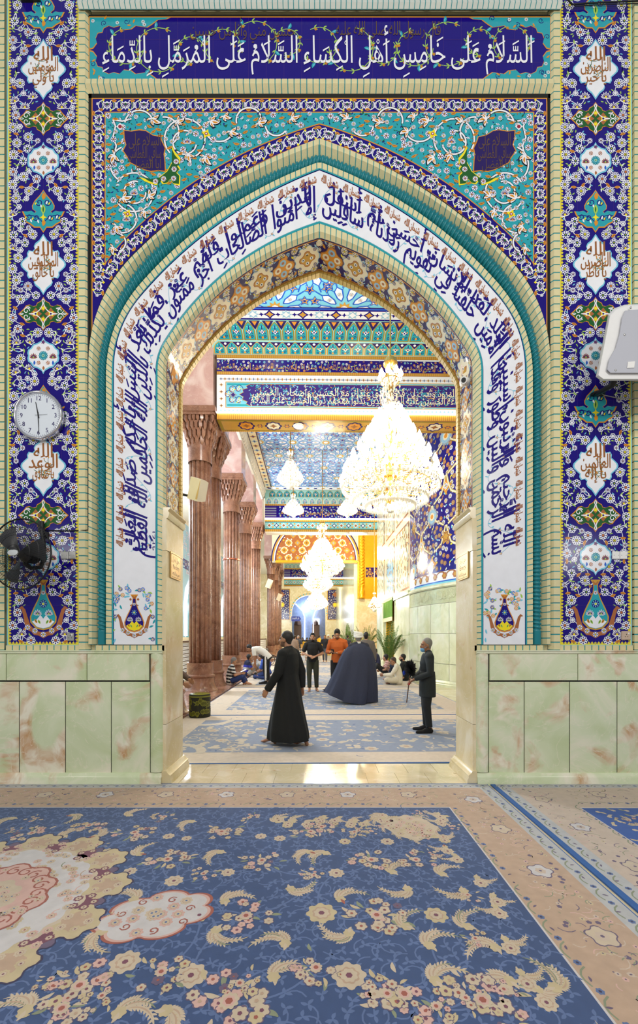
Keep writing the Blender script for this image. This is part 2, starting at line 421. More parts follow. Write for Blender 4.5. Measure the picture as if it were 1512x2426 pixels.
def put_script(o, txt, col, lay, x_right, x_left, ybase, size, tall=1.0, ltr=False, slant=0.0, bold=0):
    """a line fitted between two x positions (photo pixels, y down)"""
    V, Fc, wd = script(txt, tall, ltr=ltr)
    if bold: V = np.concatenate([V, V + (bold, bold * .4, .012)]); n0 = len(V) // 2; Fc = Fc + [[i + n0 for i in q] for q in Fc]
    k = (x_right - x_left) / wd
    x0 = x_left if ltr else x_right
    o.mesh([(x0 + p[0] * k - p[1] * slant * size, ybase - p[1] * size, p[2]) for p in V], Fc, col, lay)
# ---------------------------------------------------------------- the arch: one profile curve per moulding, in photo pixels of the wall plane
ARCH = dict(A=(217, 829, 310, .756, 330), A2=(187.9, 834, 382, .776, 295), B=(213, 861, 353, .78, 335), C=(228.5, 904, 434, .834, 362), D=(252, 890, 330, .72, 386),
            E=(266, 884, 281, .661, 401), F=(269.5, 874, 264, .701, 404), G=(370, 878, 131, .548, 526), H=(374.5, 877, 122, .548, 532), I=(392, 871, 84, .537, 557))
BOT = 1527.0
def half_curve(key, n=64):
    a, s, r1, phi, ap = ARCH[key]; cx = 754.0
    c1 = (a + r1, s); j = (c1[0] - r1 * math.cos(phi), c1[1] - r1 * math.sin(phi)); d = (math.cos(phi), math.sin(phi))
    w = (j[0] - cx, j[1] - ap); r2 = -(w[0] ** 2 + w[1] ** 2) / (2 * (w[0] * d[0] + w[1] * d[1])); c2 = (j[0] + r2 * d[0], j[1] + r2 * d[1])
    P = [(c1[0] - r1 * math.cos(phi * t / n), c1[1] - r1 * math.sin(phi * t / n)) for t in range(n)]
    a0 = math.atan2(j[1] - c2[1], j[0] - c2[0]) % (2 * math.pi); a1 = math.atan2(ap - c2[1], cx - c2[0]) % (2 * math.pi)
    P += [(c2[0] + r2 * math.cos(a0 + (a1 - a0) * t / n), c2[1] + r2 * math.sin(a0 + (a1 - a0) * t / n)) for t in range(n + 1)]
    k = (CX - a) / (cx - a)
    return [(a + (x - a) * k, y) for x, y in P]
class Curve:
    """whole arch line, left foot to right foot, addressed by u in 0..1; the straight feet take the first and last part"""
    def __init__(s, key, bot=BOT, straight=True):
        h = half_curve(key)
        if straight: h = [(h[0][0], bot + (h[0][1] - bot) * i / 30.0) for i in range(30)] + h
        h = np.array(h); d = np.r_[0, np.cumsum(np.hypot(*np.diff(h, axis=0).T))]; s.len = 2 * d[-1]; s.h = h; s.d = d / d[-1]
    def __call__(s, u):
        u = np.asarray(u, float); q = np.where(u <= .5, u, 1 - u) * 2
        x = np.interp(q, s.d, s.h[:, 0]); y = np.interp(q, s.d, s.h[:, 1])
        return np.where(u <= .5, x, 2 * CX - x), y
def strip(c0, c1):
    def f(u, v):
        x0, y0 = c0(u); x1, y1 = c1(u); return x0 + (x1 - x0) * v, y0 + (y1 - y0) * v
    return f
CV = {k: Curve(k) for k in 'BCDEFGHI'}
CVA = {k: Curve(k, straight=False) for k in ('A', 'A2')}
U = np.linspace(0, 1, 321)

# rows of bricks: profile is a list of (v, offset); a teal bed lies below
def brick_run(mb, mp, n, prof, gap=.15, bed=-.004, m=0, mj=1, u0=0., u1=1.):
    for i in range(n):
        a = u0 + (u1 - u0) * (i + gap / 2) / n; b = u0 + (u1 - u0) * (i + 1 - gap / 2) / n
        rows = []
        for v, o in prof:
            xa, ya = mp(a, v); xb, yb = mp(b, v); rows.append((W(float(xa), float(ya), o), W(float(xb), float(yb), o)))
        xa, ya = mp(a, prof[0][0]); xb, yb = mp(b, prof[0][0]); first = (W(float(xa), float(ya), -.02), W(float(xb), float(yb), -.02))
        rows = [first] + rows
        L = [r[0] for r in rows]; Rr = [r[1] for r in rows]; k = len(rows)
        mb.add(L + Rr, [(j, j + 1, k + j + 1, k + j) for j in range(k - 1)] + [list(range(k))[::-1], list(range(k, 2 * k))], m)
    us = np.linspace(u0, u1, max(2, min(300, n * 2)))
    rg = []
    for v, o in prof:
        x, y = mp(us, np.full_like(us, v)); rg.append([W(float(p), float(q), o + bed) for p, q in zip(x, y)])
    mb.rings(rg, mj, close=False, caps=False)
def vline(x0, y0, x1, y1, nx):      # straight strip from (x0,y0) to (x1,y1), v runs along nx
    return lambda u, v: (x0 + (x1 - x0) * u + nx[0] * v, y0 + (y1 - y0) * u + nx[1] * v)

TOP = -90.0
wallF = thing('wall_front', None, None, (0, DW, 0), kind='structure')
FO = Matrix.Translation((0, -DW, 0))
def wchild(mb_or_o, name, mats=None, smooth=False, **k):
    """a piece of the front wall, kept in wall-local coordinates"""
    o = mb_or_o.build(name, mats, wallF, smooth, **k) if isinstance(mb_or_o, MB) else mb_or_o
    o.parent = wallF; o.matrix_parent_inverse = I4; o.matrix_basis = FO
    return o
# masonry behind the facing, pierced by the doorway
mb = MB()
xi, yi = CV['I'](U); arch = [(float(x), float(y)) for x, y in zip(xi, yi)]
arch = [(arch[0][0], 1860.)] + arch + [(arch[-1][0], 1860.)]
nh = len(arch) // 2
left = [(-120, TOP), (CX, TOP)] + [p for p in arch[:nh + 1]][::-1] + [(-120, 1860)]
right = [(1640, TOP), (CX, TOP)] + [p for p in arch[nh:]] + [(1640, 1860)]
for poly in (left, right): mb.add([W(x, y, -.03) for x, y in poly], [list(range(len(poly)))], 0)
TH = .56
for poly in (left, right): mb.add([W(x, y, -TH) for x, y in poly], [list(range(len(poly)))], 0)
wchild(mb, 'masonry', [M_BRICK])

# --- brick courses and mouldings round the arch
mb = MB()
brick_run(mb, strip(CV['B'], CV['C']), 190, [(0, .0), (.04, .035), (.58, .04), (1, -.03)])
wchild(mb, 'brick_border', [M_BRICK, M_JOINT])
mb = MB(); brick_run(mb, strip(CV['D'], CV['E']), 205, [(.05, .015), (.9, .015), (1, .01)], gap=.17)
wchild(mb, 'brick_border', [M_BRICK, M_JOINT])
mb = MB(); brick_run(mb, strip(CV['H'], CV['I']), 168, [(0, .012), (.72, .012), (1, -.03)], gap=.15)
wchild(mb, 'brick_border', [M_BRICK, M_JOINT])
for a, b in (('E', 'F'), ('G', 'H')):
    mb = MB(); rg = []
    for v, o in ((0, .012), (.5, .02), (1, .012)):
        x, y = strip(CV[a], CV[b])(U, np.full_like(U, v)); rg.append([W(float(p), float(q), o) for p, q in zip(x, y)])
    mb.rings(rg, 0, False, False); wchild(mb, 'turquoise_fillet', [tm('teal')], True)
# twisted rope moulding: a tube with raised slanting strands
us = np.linspace(0, 1, 2700); x, y = strip(CV['C'], CV['D'])(us, np.full_like(us, .5)); x0, y0 = CV['C'](us); x1, y1 = CV['D'](us)
rad = np.hypot(x1 - x0, y1 - y0) / 2 / SW * .97; ph = us * CV['C'].len / 9.6 * 2 * math.pi
NS = 14; rg = []
for i in range(len(us)):
    dx, dy = x1[i] - x0[i], y1[i] - y0[i]; d = math.hypot(dx, dy); dx /= d; dy /= d; r_ = []
    for j in range(NS):
        th = math.pi * (j / (NS - 1)) * 1.1 - .05 * math.pi
        q = rad[i] * (.66 + .34 * abs(math.sin((ph[i] + th * 1.5) / 2)) ** .8)
        if us[i] * CV['C'].len < 33 or (1 - us[i]) * CV['C'].len < 33: q = rad[i] * (.9 + .1 * abs(math.cos(th * 3)))
        c_, s_ = math.cos(th) * q, math.sin(th) * q
        r_.append((wx(x[i] - dx * c_ * 1), DW - (s_ - .03), wz(y[i] - dy * c_ * 1)) if False else (wx(x[i]) - dx * c_, DW + .03 - s_, wz(y[i]) + dy * c_))
    rg.append(r_)
mb = MB(); mb.rings(rg, 0, False, False); wchild(mb, 'rope_molding', [M_ROPE], 'all')

# --- white calligraphy band
o = Orn(5); st = strip(CV['G'], CV['F'])       # v: 0 inner, 1 outer
n = 240
us = np.linspace(0, 1, n + 1); xa, ya = CV['G'](us); xb, yb = CV['F'](us)
base = [(float(p), float(q)) for p, q in zip(xa, ya)] + [(float(p), float(q)) for p, q in zip(xb, yb)]
o.mesh(base, [(i, i + 1, n + 2 + i, n + 1 + i) for i in range(n)], 'white', 0)
for cv_ in ('F', 'G'):
    x, y = CV[cv_](us); o.stroke([(float(p), float(q)) for p, q in zip(x, y)], 2.2, 'navy2', 1)
def band_uv(P):                                  # (s in 0..1 counted from the right foot, t across) -> photo pixels
    x, y = st(1 - P[:, 0], P[:, 1]); return list(zip(x.tolist(), y.tolist(), P[:, 2].tolist() if P.shape[1] > 2 else [0.] * len(P)))
def fine(V, Fc): return V, Fc
def band_text(txt, s0, s1, t0, size, col, lay, tall=1.0, bold=((0, 0),)):
    V, Fc, wd = script(txt, tall)
    P = np.stack([s0 + (-V[:, 0] / wd) * (s1 - s0), t0 + V[:, 1] * size, V[:, 2]], 1)
    for d, e in bold: o.mesh(band_uv(P + (d, e, d)), Fc, col, lay)
A0, A1 = .085, .915
T1 = 'بِسْمِ اللّهِ الرَّحْمنِ الرَّحِيمِ وَالتِّينِ وَالزَّيْتُونِ وَطُورِ سِينِينَ وَهذَا الْبَلَدِ الْأَمِينِ لَقَدْ خَلَقْنَا الْإِنْسَانَ فِي أَحْسَنِ تَقْوِيمٍ ثُمَّ رَدَدْنَاهُ أَسْفَلَ سَافِلِينَ'
T2 = 'إِلَّا الَّذِينَ آمَنُوا وَعَمِلُوا الصَّالِحَاتِ فَلَهُمْ أَجْرٌ غَيْرُ مَمْنُونٍ فَمَا يُكَذِّبُكَ بَعْدُ بِالدِّينِ أَلَيْسَ اللّهُ بِأَحْكَمِ الْحَاكِمِينَ صَدَقَ اللّهُ الْعَلِيُّ الْعَظِيمُ'
BO = ((0, 0), (.0009, .008))
def two_rows(T, s0, s1):
    w = T.split(' '); lo, hi = [], []
    for i, q in enumerate(w): (lo if i % 2 == 0 else hi).append(q)
    band_text('  '.join(lo), s0, s1, .2, .5, 'navy2', 3, 1.9, BO)
    band_text('  '.join(hi), s0 + .004, s1 - .002, .47, .42, 'navy2', 2, 1.6, BO)
two_rows(T1, A0, .497); two_rows(T2, .503, A1)
BO2 = ((0, 0), (.0005, .006))
for i in range(40):
    a = A0 + (A1 - A0) * (i + .12) / 40; b = A0 + (A1 - A0) * (i + .9) / 40
    band_text('سُبْحان اللّه', a, b, .77, .2, 'rust', 4, 1.3, BO2)
band_text('١٤٢٩', .888, .908, .02, .09, 'navy2', 4)
for i in range(150):                              # fine pale vine with small blossoms behind the letters
    s = A0 + (A1 - A0) * i / 150.; t = .42 + .3 * math.sin(i * .8)
    P = [(s + (A1 - A0) / 150 * k / 5, .42 + .3 * math.sin((i + k / 5) * .8)) for k in range(6)]
    o.stroke(band_uv(np.array(P)), 1.4, 'ltblue', 1)
    p = band_uv(np.array([(s, t)]))[0]
    o.leaf(p[0], p[1], 8, o.r.random() * 6.3, 'sky', 1, .4)
    if i % 4 == 0: o.star(p[0], p[1], 4, 5, .45, 'rust', 2); o.disc(p[0], p[1], 1.6, 'cream', 3, 5)
# vase with flowers at either foot
def vase(o, cx, yb, k, ground, body, out, boat='rust'):
    P = lambda q: [(cx + x * k, yb - y * k) for x, y in q]
    o.poly(P([(-54, 64), (-47, 62), (-43, 48), (-40, 30), (-33, 17), (-26, 14), (-20, 7), (-11, 6), (0, 0), (11, 6), (20, 7), (26, 14), (33, 17), (40, 30), (43, 48), (47, 62), (54, 64), (46, 70), (39, 62), (34, 46), (28, 28), (16, 16), (0, 12), (-16, 16), (-28, 28), (-34, 46), (-39, 62), (-46, 70)]), boat, 3)
    for x in (-34, -18, 0, 18, 34): q = P([(x, 8 + abs(x) * .45)])[0]; o.flower(q[0], q[1], 6 * k, 6, 'white', 'navy', 'yellow', 'black', 4, 0)
    o.poly(P([(-28, 34), (-29, 46), (-22, 64), (-12, 84), (-6, 100), (-5, 116), (-11, 126), (11, 126), (5, 116), (6, 100), (12, 84), (22, 64), (29, 46), (28, 34), (16, 21), (0, 17), (-16, 21)]), out, 4)
    o.poly(P([(-25, 35), (-26, 46), (-20, 62), (-10, 83), (-4, 100), (-3, 114), (3, 114), (4, 100), (10, 83), (20, 62), (26, 46), (25, 35), (14, 24), (0, 20), (-14, 24)]), body, 5)
    o.poly(P([(-24, 36), (-14, 25), (0, 21), (14, 25), (24, 36), (14, 40), (6, 50), (0, 42), (-6, 50), (-14, 40)]), ground, 6)
    for x in (-12, 12): q = P([(x, 54)])[0]; o.lotus(q[0], q[1], 8 * k, -math.pi / 2, 'white', 'navy', 'lime', 7)
    q = P([(0, 74)])[0]; o.flower(q[0], q[1], 9 * k, 8, 'navy', 'sky', 'yellow', 'lime', 7, 0)
    q = P([(0, 98)])[0]; o.flower(q[0], q[1], 4.5 * k, 6, 'white', 'navy', 'orange', 'black', 7, 0)
    for x in (-1, 1):
        for d in (6, 13): q = P([(x * d, 30 + d * .2)])[0]; o.leaf(q[0], q[1], 10 * k, -math.pi / 2 + x * .5, 'orange' if d > 8 else 'lime', 7, .5, .1 * x, 'green')
        o.arc(P([(x * 6, 122)])[0], P([(x * 12, 94)])[0], x * .9, 3.2 * k, boat, 5)
        q = P([(x * 11, 112)])[0]; o.disc(q[0], q[1], 3.4 * k, boat, 5)
for sx in (1, -1):
    cxv = 319 if sx > 0 else 2 * CX - 319
    vase(o, cxv, 1512, .82, 'yellow', 'navy2', 'orange')
    for k in range(90):
        px = cxv + o.r.uniform(-46, 46); py = o.r.uniform(1393, 1520)
        if abs(px - cxv) < (12 if py < 1440 else 26 if py < 1466 else 43) and py > 1408: continue
        o.leaf(px, py, 11, o.r.random() * 6.3, o.r.choice(['sky', 'teal', 'sky', 'lime']), 2, .4)
        if k % 2 == 0: o.flower(px, py, 5.2, 6, o.r.choice(['navy2', 'orange', 'blue']), 'white', 'yellow', 'red', 3)
wchild(o.build('calligraphy_band', lambda x, y, q: Wv(x, y, q + .006), lift=.0006, label='white tile band around the arch with blue script and vases at its feet'), '')

# --- frame of brick beside and above, window-side strips
def side_bricks(x0, x1, y0, y1, n, flip=False, rec=-.02, face=.03):
    mb = MB(); w = x1 - x0
    if not flip: brick_run(mb, vline(x0, y0, x0, y1, (w, 0)), n, [(0, face), (.64, face), (1, rec)])
    else: brick_run(mb, vline(x1, y0, x1, y1, (-w, 0)), n, [(0, face), (.64, face), (1, rec)])
    wchild(mb, 'brick_border', [M_BRICK, M_JOINT])
side_bricks(190, 213, TOP, 1540, 88); side_bricks(2 * CX - 213, 2 * CX - 190, TOP, 1540, 88, True)
for a, b in ((-40, 15), (2 * CX - 15, 2 * CX + 40)):
    mb = MB(); brick_run(mb, vline(a, TOP, a, 1540, (b - a, 0)), 88, [(0, .03), (1, .03)]); wchild(mb, 'brick_border', [M_BRICK, M_JOINT])
for a, b in ((16, 196), (228, 392)):
    for f in (0, 1):
        mb = MB(); x0 = a if not f else 2 * CX - b
        brick_run(mb, vline(x0, 1529, x0 + b - a, 1529, (0, 13)), int((b - a) / 16), [(0, .02), (1, .02)]); wchild(mb, 'brick_border', [M_BRICK, M_JOINT])
mb = MB(); brick_run(mb, vline(192, 18, 1324, 18, (0, 19)), 92, [(0, .03), (.2, .075), (.7, .085), (1, .05)], gap=.16); wchild(mb, 'brick_sill', [M_BRICKW, M_JOINT], label='row of glazed white bricks above the banner')
mb = MB(); brick_run(mb, vline(206, 199, 1308, 199, (0, 27)), 74, [(0, .045), (.45, .05), (1, -.04)], gap=.15); wchild(mb, 'brick_sill', [M_BRICK, M_JOINT])
mb = MB()
for x0, y0, x1, y1 in ((204, 34, 1310, 236), (206, 222, 1308, 850)):
    pass
mb.boxb(wx(205), DW - .0, wz(232), wx(1309), DW + .01, wz(222)); 
mb.boxb(wx(205), DW - .0, wz(850), wx(217), DW + .01, wz(222)); mb.boxb(wx(1299), DW - .0, wz(850), wx(1309), DW + .01, wz(222))
mb.boxb(wx(205), DW - .0, wz(41), wx(1309), DW + .01, wz(35))
wchild(mb, 'dark_gap', [M_GAP])
mb = MB(); rg = []
for cv_, ot in ((CVA['A'], 0), (Curve('B', straight=False), 0)):
    x, y = cv_(U); rg.append([W(float(p), float(q), .002) for p, q in zip(x, y)])
mb.rings(rg, 0, False, False); wchild(mb, 'dark_gap', [M_GAP])

# --- tall side panels
def zigzag(o, x0, y0, x1, y1, nx, step=7.7, col='yellow', d=8):
    L = math.hypot(x1 - x0, y1 - y0); n = int(L / step); tx, ty = (x1 - x0) / L, (y1 - y0) / L
    o.stroke([(x0 + nx[0] * 1, y0 + nx[1] * 1), (x1 + nx[0] * 1, y1 + nx[1] * 1)], 2.4, col, 2)
    for i in range(n):
        s = (i + .5) * L / n; cx, cy_ = x0 + tx * s, y0 + ty * s
        o.poly([(cx + tx * a + nx[0] * b, cy_ + ty * a + nx[1] * b) for a, b in ((-3.4, 0), (-1.6, 2.6), (-3, 4.6), (-.9, 5.8), (0, d), (.9, 5.8), (3, 4.6), (1.6, 2.6), (3.4, 0))], col, 2)
        o.disc(cx + nx[0] * 3.6, cy_ + nx[1] * 3.6, .8, 'navy', 3, 4)
def lobed(o, cx, cy_, prof, layers, lay):
    """cartouche from one quarter outline, drawn in shrinking layers"""
    q = prof; full = [(x, y) for x, y in q] + [(x, -y) for x, y in q[::-1][1:]]; full += [(-x, y) for x, y in full[::-1][1:-1]]
    for i, (k, c) in enumerate(layers): o.poly([(cx + x * k, cy_ + y * k) for x, y in full], c, lay + i)
PROF_MED = [(0, -71), (3, -66), (9, -57), (19, -49), (22, -42), (20, -36), (25, -31), (34, -33), (38, -26), (37, -19), (44, -13), (51, -6), (53, 0)]
PROF_CART = [(0, -40), (6, -31), (15, -26), (17, -20), (24, -18), (33, -22), (41, -20), (46, -13), (53, -6), (60, 0)]
PROF_ROS = [(0, -44), (4, -36), (14, -30), (24, -27), (30, -18), (36, -14), (38, -6), (36, 0)]
def teal_final(o, cx, cy_):
    h = [(0, -50), (8, -38), (21, -24), (27, -12), (26, -4), (18, 2), (22, 6), (30, 0), (40, 2), (51, 1), (46, 12), (40, 18), (44, 26), (32, 32), (22, 40), (8, 40), (0, 52)]
    full = h + [(-x, y) for x, y in h[::-1][1:-1]]
    for i, (k, c) in enumerate(((1.0, 'orange'), (.93, 'teal'))): o.poly([(cx + x * k, cy_ + y * k) for x, y in full], c, 4 + i)
    for s in (-1, 1):
        for (x, y, r) in ((10, -20, 9), (34, 14, 8), (17, 16, 8)):
            o.spiral(cx + s * x, cy_ + y, r, 2, 0 if s > 0 else math.pi, 1.2 * s, 2.2, 'navy', 6, 14); o.leaf(cx + s * (x - 4), cy_ + y + 5, 9, -1.2 * s, 'white', 7, .45); o.leaf(cx + s * (x + 6), cy_ + y, 7, 2, 'yellow', 7, .5)
        o.arc((cx, cy_ + 30), (cx + s * 42, cy_ + 12), -.35 * s, 1.8, 'navy', 6)
    o.leaf(cx, cy_ - 26, 16, -math.pi / 2, 'orange', 7, .6); o.leaf(cx, cy_ + 8, 22, -math.pi / 2, 'lime', 7, .5, 0, 'green'); o.star(cx, cy_ + 16, 9, 4, .4, 'yellow', 8); o.leaf(cx, cy_ + 36, 15, -math.pi / 2, 'orange', 7, .6)
def medallion(o, cx, cy_, txt):
    lobed(o, cx, cy_, PROF_MED, ((1.06, 'navy'), (1.02, 'sky'), (.95, 'white')), 4)
    for k in range(16):
        a = o.r.random() * 6.3; q = o.r.uniform(8, 36); o.arc((cx + q * math.cos(a) * .8, cy_ + q * math.sin(a)), (cx + q * .9 * math.cos(a + .9) * .8, cy_ + q * .9 * math.sin(a + .9)), .4, 1.1, 'green', 7)
        o.disc(cx + q * math.cos(a) * .8, cy_ + q * math.sin(a), 1.8, 'orange', 8, 5)
    w = txt.split('|')
    ys = {3: (26, 1, -24), 2: (18, -10), 1: (8,)}[len(w)]
    for t, y, hw in zip(w, ys, (26, 36, 24)):
        put_script(o, t, 'brown', 9, cx + hw, cx - hw, cy_ + y + 4, 36, 1.6, bold=.03)
def cart(o, cx, cy_):
    lobed(o, cx, cy_, PROF_CART, ((1.0, 'orange'), (.94, 'green')), 4)
    for s in (-1, 1):
        o.star(cx + s * 18, cy_, 15, 4, .62, 'rust', 6, 0); o.star(cx + s * 18, cy_, 9, 4, .5, 'yellow', 7, math.pi / 4); o.disc(cx + s * 18, cy_, 2.4, 'navy', 8)
        o.arc((cx, cy_ - 30), (cx + s * 34, cy_), .45 * s, 2.2, 'white', 7); o.arc((cx, cy_ + 30), (cx + s * 34, cy_), -.45 * s, 2.2, 'white', 7)
        o.spiral(cx + s * 40, cy_ - 7, 8, 2, 0, 1.1 * s, 1.9, 'white', 7, 14); o.spiral(cx + s * 40, cy_ + 7, 8, 2, 0, -1.1 * s, 1.9, 'white', 7, 14)
        o.leaf(cx + s * 30, cy_ - 13, 12, -.2 if s > 0 else 3.3, 'white', 7, .4, .2, 'purple'); o.leaf(cx + s * 30, cy_ + 13, 12, .2 if s > 0 else 2.9, 'white', 7, .4, .2, 'purple'); o.leaf(cx + s * 46, cy_, 10, 0 if s > 0 else math.pi, 'white', 7, .5, 0, 'green')
    for s in (-1, 1):
        o.star(cx, cy_ + s * 14, 10, 4, .6, 'rust', 6, math.pi / 2); o.star(cx, cy_ + s * 13, 6, 5, .5, 'yellow', 8); o.leaf(cx, cy_ + s * 24, 12, s * math.pi / 2, 'white', 7, .6, 0, 'green')
def rosette(o, cx, cy_):
    lobed(o, cx, cy_, PROF_ROS, ((1.05, 'navy'), (1.0, 'sky'), (.9, 'white')), 4)
    o.flower(cx, cy_, 11, 12, 'teal2', 'sky', 'lime', 'blue', 7, 0)
    for s in (-1, 1):
        o.lotus(cx + s * 23, cy_ + 2, 8, -math.pi / 2, 'rust', 'navy', 'lime', 7); o.flower(cx + s * 11, cy_ - 17, 5, 5, 'rust', 'white', 'brown', 'red', 7); o.flower(cx + s * 11, cy_ + 17, 5, 5, 'rust', 'white', 'orange', 'red', 7); o.leaf(cx + s * 22, cy_ + 22, 10, -1.5, 'blue', 7, .5)
    o.star(cx, cy_ - 32, 6, 5, .5, 'purple', 7); o.leaf(cx, cy_ + 34, 9, -math.pi / 2, 'rust', 7, .6)
def side_panel(cx, names, clockside):
    o = Orn(11); x0, x1 = cx - 83, cx + 83
    o.poly([(x0 - 4, TOP), (x1 + 4, TOP), (x1 + 4, 1530), (x0 - 4, 1530)], 'paleteal', 0); o.poly([(x0, TOP), (x1, TOP), (x1, 1527), (x0, 1527)], 'navy', 1)
    zigzag(o, x0, TOP, x0, 1527, (1, 0)); zigzag(o, x1, TOP, x1, 1527, (-1, 0)); zigzag(o, x0, 1527, x1, 1527, (0, -1))
    els = []
    for i, y in enumerate((165, 627, 1104)):
        els += [(y, 58, 76, 0, names[i]), (y + 117, 66, 42, 1, None), (y + 216, 40, 46, 2, None)]
        if i < 2: els.append((y + 335, 54, 56, 3, None))
    els.append((28, 54, 56, 3, None)); els = [e for e in els if e[0] < 1400] + [(1456, 52, 64, 4, None)]
    for y, w, h, t, nm in els:
        if t == 0: medallion(o, cx, y, nm)
        elif t == 1: cart(o, cx, y)
        elif t == 2: rosette(o, cx, y)
        elif t == 3: teal_final(o, cx, y)
        else: vase(o, cx, 1512, 1.1, 'white', 'teal', 'gold')
    free = lambda x, y: 12 < x < 73 and all((x / (e[1] + 6)) ** 1.25 + (abs(y - e[0]) / (e[2] + 4)) ** 1.25 > 1 for e in els)
    big = o.scatter((8, TOP, 74, 1518), 27, free, 9000); sm = o.scatter((6, TOP, 76, 1520), 16.5, free, 9000, big)
    ptsall = big + sm
    for i, (x, y) in enumerate(ptsall):           # thin stems to the nearest neighbours
        nb = sorted(((x - p[0]) ** 2 + (y - p[1]) ** 2, p) for p in ptsall if p != (x, y))[:2]
        for d, p in nb:
            bd = o.r.choice((-.3, .3))
            for s in (1, -1): o.arc((cx + s * x, y), (cx + s * p[0], p[1]), bd * s, 1.5, 'white', 2, 6)
    for i, (x, y) in enumerate(big):
        k = i % 5; a = o.r.uniform(-2.2, -1)
        for s in (1, -1):
            X = cx + s * x; aa = a if s > 0 else math.pi - a
            if k in (0, 3): o.flower(X, y, 11.5, 10, lay=3, rot=.3)
            elif k == 1: o.lotus(X, y, 10.5, aa, lay=3)
            elif k == 2: o.flower(X, y, 10.5, 8, cen='orange', dot='red', lay=3, rot=0)
            else: o.flower(X, y, 10, 7, cen='green', dot='yellow', lay=3, rot=.2)
    for i, (x, y) in enumerate(sm):
        k = i % 4; a = o.r.random() * 6.3
        for s in (1, -1):
            X = cx + s * x; aa = a if s > 0 else math.pi - a
            if k == 0: o.berry(X, y, 6.8, lay=3)
            elif k == 1: o.leaf(X - 5 * math.cos(aa), y - 5 * math.sin(aa), 13, aa, 'orange', 3, .5, .12 * s, 'brown')
            elif k == 2: o.flower(X, y, 6.4, 6, cen='purple', dot='yellow', lay=3, rot=.5)
            else: o.leaf(X - 5 * math.cos(aa), y - 5 * math.sin(aa), 11, aa, 'lime', 3, .36, .2 * s); o.leaf(X, y, 8, aa + 2, 'white', 3, .4, .2 * s)
    for x, y in o.scatter((6, TOP, 78, 1520), 9.5, free, 7000, ptsall):
        a = o.r.random() * 6.3
        for s in (1, -1): o.leaf(cx + s * x, y, 7.5, a if s > 0 else math.pi - a, 'lime' if o.r.random() < .7 else 'sky', 2, .36, .2 * s)
    for y in range(30, 1527, 54): o.stroke([(x0, y), (x1, y)], .7, 'violet', 2)
    for k in (-1, 0, 1): o.stroke([(cx + k * 43, TOP), (cx + k * 43, 1527)], .7, 'violet', 2)
    wchild(o.build('tile_panel', Wv, lift=.0006, label='tall navy floral tile strip with yellow zigzag edge, ' + clockside), '')
side_panel(103, ('يا ولي|المؤمنين|الله', 'يا خالق|المخلوقين|الله', 'يا صادق|الوعد|الله'), 'on the clock side')
side_panel(2 * CX - 103, ('يا خير|الناصرين|الله', 'يا ناظر|الناصرين|الله', 'يا إله|العالمين|الله'), 'on the loudspeaker side')

# --- banner of white script
def ivy(o, cx, cy_, r, a0, a1, n, w=1.7):
    P = [(cx + r * math.cos(a0 + (a1 - a0) * k / 16), cy_ + r * math.sin(a0 + (a1 - a0) * k / 16)) for k in range(17)]
    o.stroke(P, w, 'lime', 2)
    for k in range(n):
        a = a0 + (a1 - a0) * (k + .5) / n; x, y = cx + r * math.cos(a), cy_ + r * math.sin(a)
        for s in (-1, 1): o.leaf(x, y, 9, a + math.pi / 2 + s * .7, 'lime', 2, .36, .2 * s)
        if k % 2 == 0: o.flower(x + 3, y + 3, 3.6, 5, 'orange', 'brown', 'yellow', 'red', 3)
        if k % 5 == 2: o.leaf(x, y, 15, a + .4, 'teal', 3, .5, .25, 'sky')
o = Orn(21)
o.poly([(210, 39), (1306, 39), (1306, 198), (210, 198)], 'orange', 0); o.poly([(212.5, 41.5), (1303.5, 41.5), (1303.5, 195.5), (212.5, 195.5)], 'navy', 1)
for s in (1, -1):
    X = lambda x: x if s > 0 else 2 * 758 - x
    for up in (1, -1):
        Y = lambda y: y if up > 0 else 237 - y
        out = [(213, 42), (213, 118), (221, 116), (230, 104), (227, 92), (232, 80), (243, 78), (246, 68), (258, 62), (270, 66), (284, 62), (294, 72), (312, 70), (322, 62), (336, 64), (350, 66), (362, 58), (375, 48), (396, 46), (405, 42)]
        o.poly([(X(x), Y(y)) for x, y in out], 'orange', 2); o.poly([(X(x * .985 + 3), Y(y * .96 + 1.4)) for x, y in out], 'teal', 3)
        for k in range(34):
            x, y = o.r.uniform(216, 385), o.r.uniform(44, 112)
            if not inpoly(out, x + 4, y + 5): continue
            if k % 3 == 0: o.flower(X(x), Y(y), 4.4, 6, 'white', 'teal', 'red', 'yellow', 5)
            elif k % 3 == 1: o.leaf(X(x), Y(y), 10, o.r.random() * 6, 'orange', 5, .4)
            else: o.spiral(X(x), Y(y), 7, 2, o.r.random() * 6, 1.1, 1.4, 'navy', 4, 12)
for k in range(13):
    cx = 300 + k * 76; ivy(o, cx, 110 + 10 * math.sin(k), 42 + 12 * math.sin(k * 2.1), k * .7, k * .7 + 4.6, 9)
for x in range(253, 1303, 42): o.stroke([(x, 42), (x, 195)], .8, 'violet', 2)
for y in (94, 149): o.stroke([(213, y), (1303, y)], .8, 'violet', 2)
put_script(o, 'اَلسَّلَامُ عَلَى خَامِسِ أَهْلِ الْكِسَاءِ السَّلَامُ عَلَى الْمُرَمَّلِ بِالدِّمَاءِ', 'white', 8, 1264, 242, 150, 72, 1.5)
put_script(o, 'حسين مني وأنا من حسين', 'brown2', 6, 700, 450, 86, 40, 1.3); put_script(o, 'قال رسول الله صلى الله عليه', 'brown2', 6, 1045, 795, 84, 40, 1.3)
wchild(o.build('calligraphy_banner', Wv, lift=.0006, label='wide navy tile banner with large white script'), '')
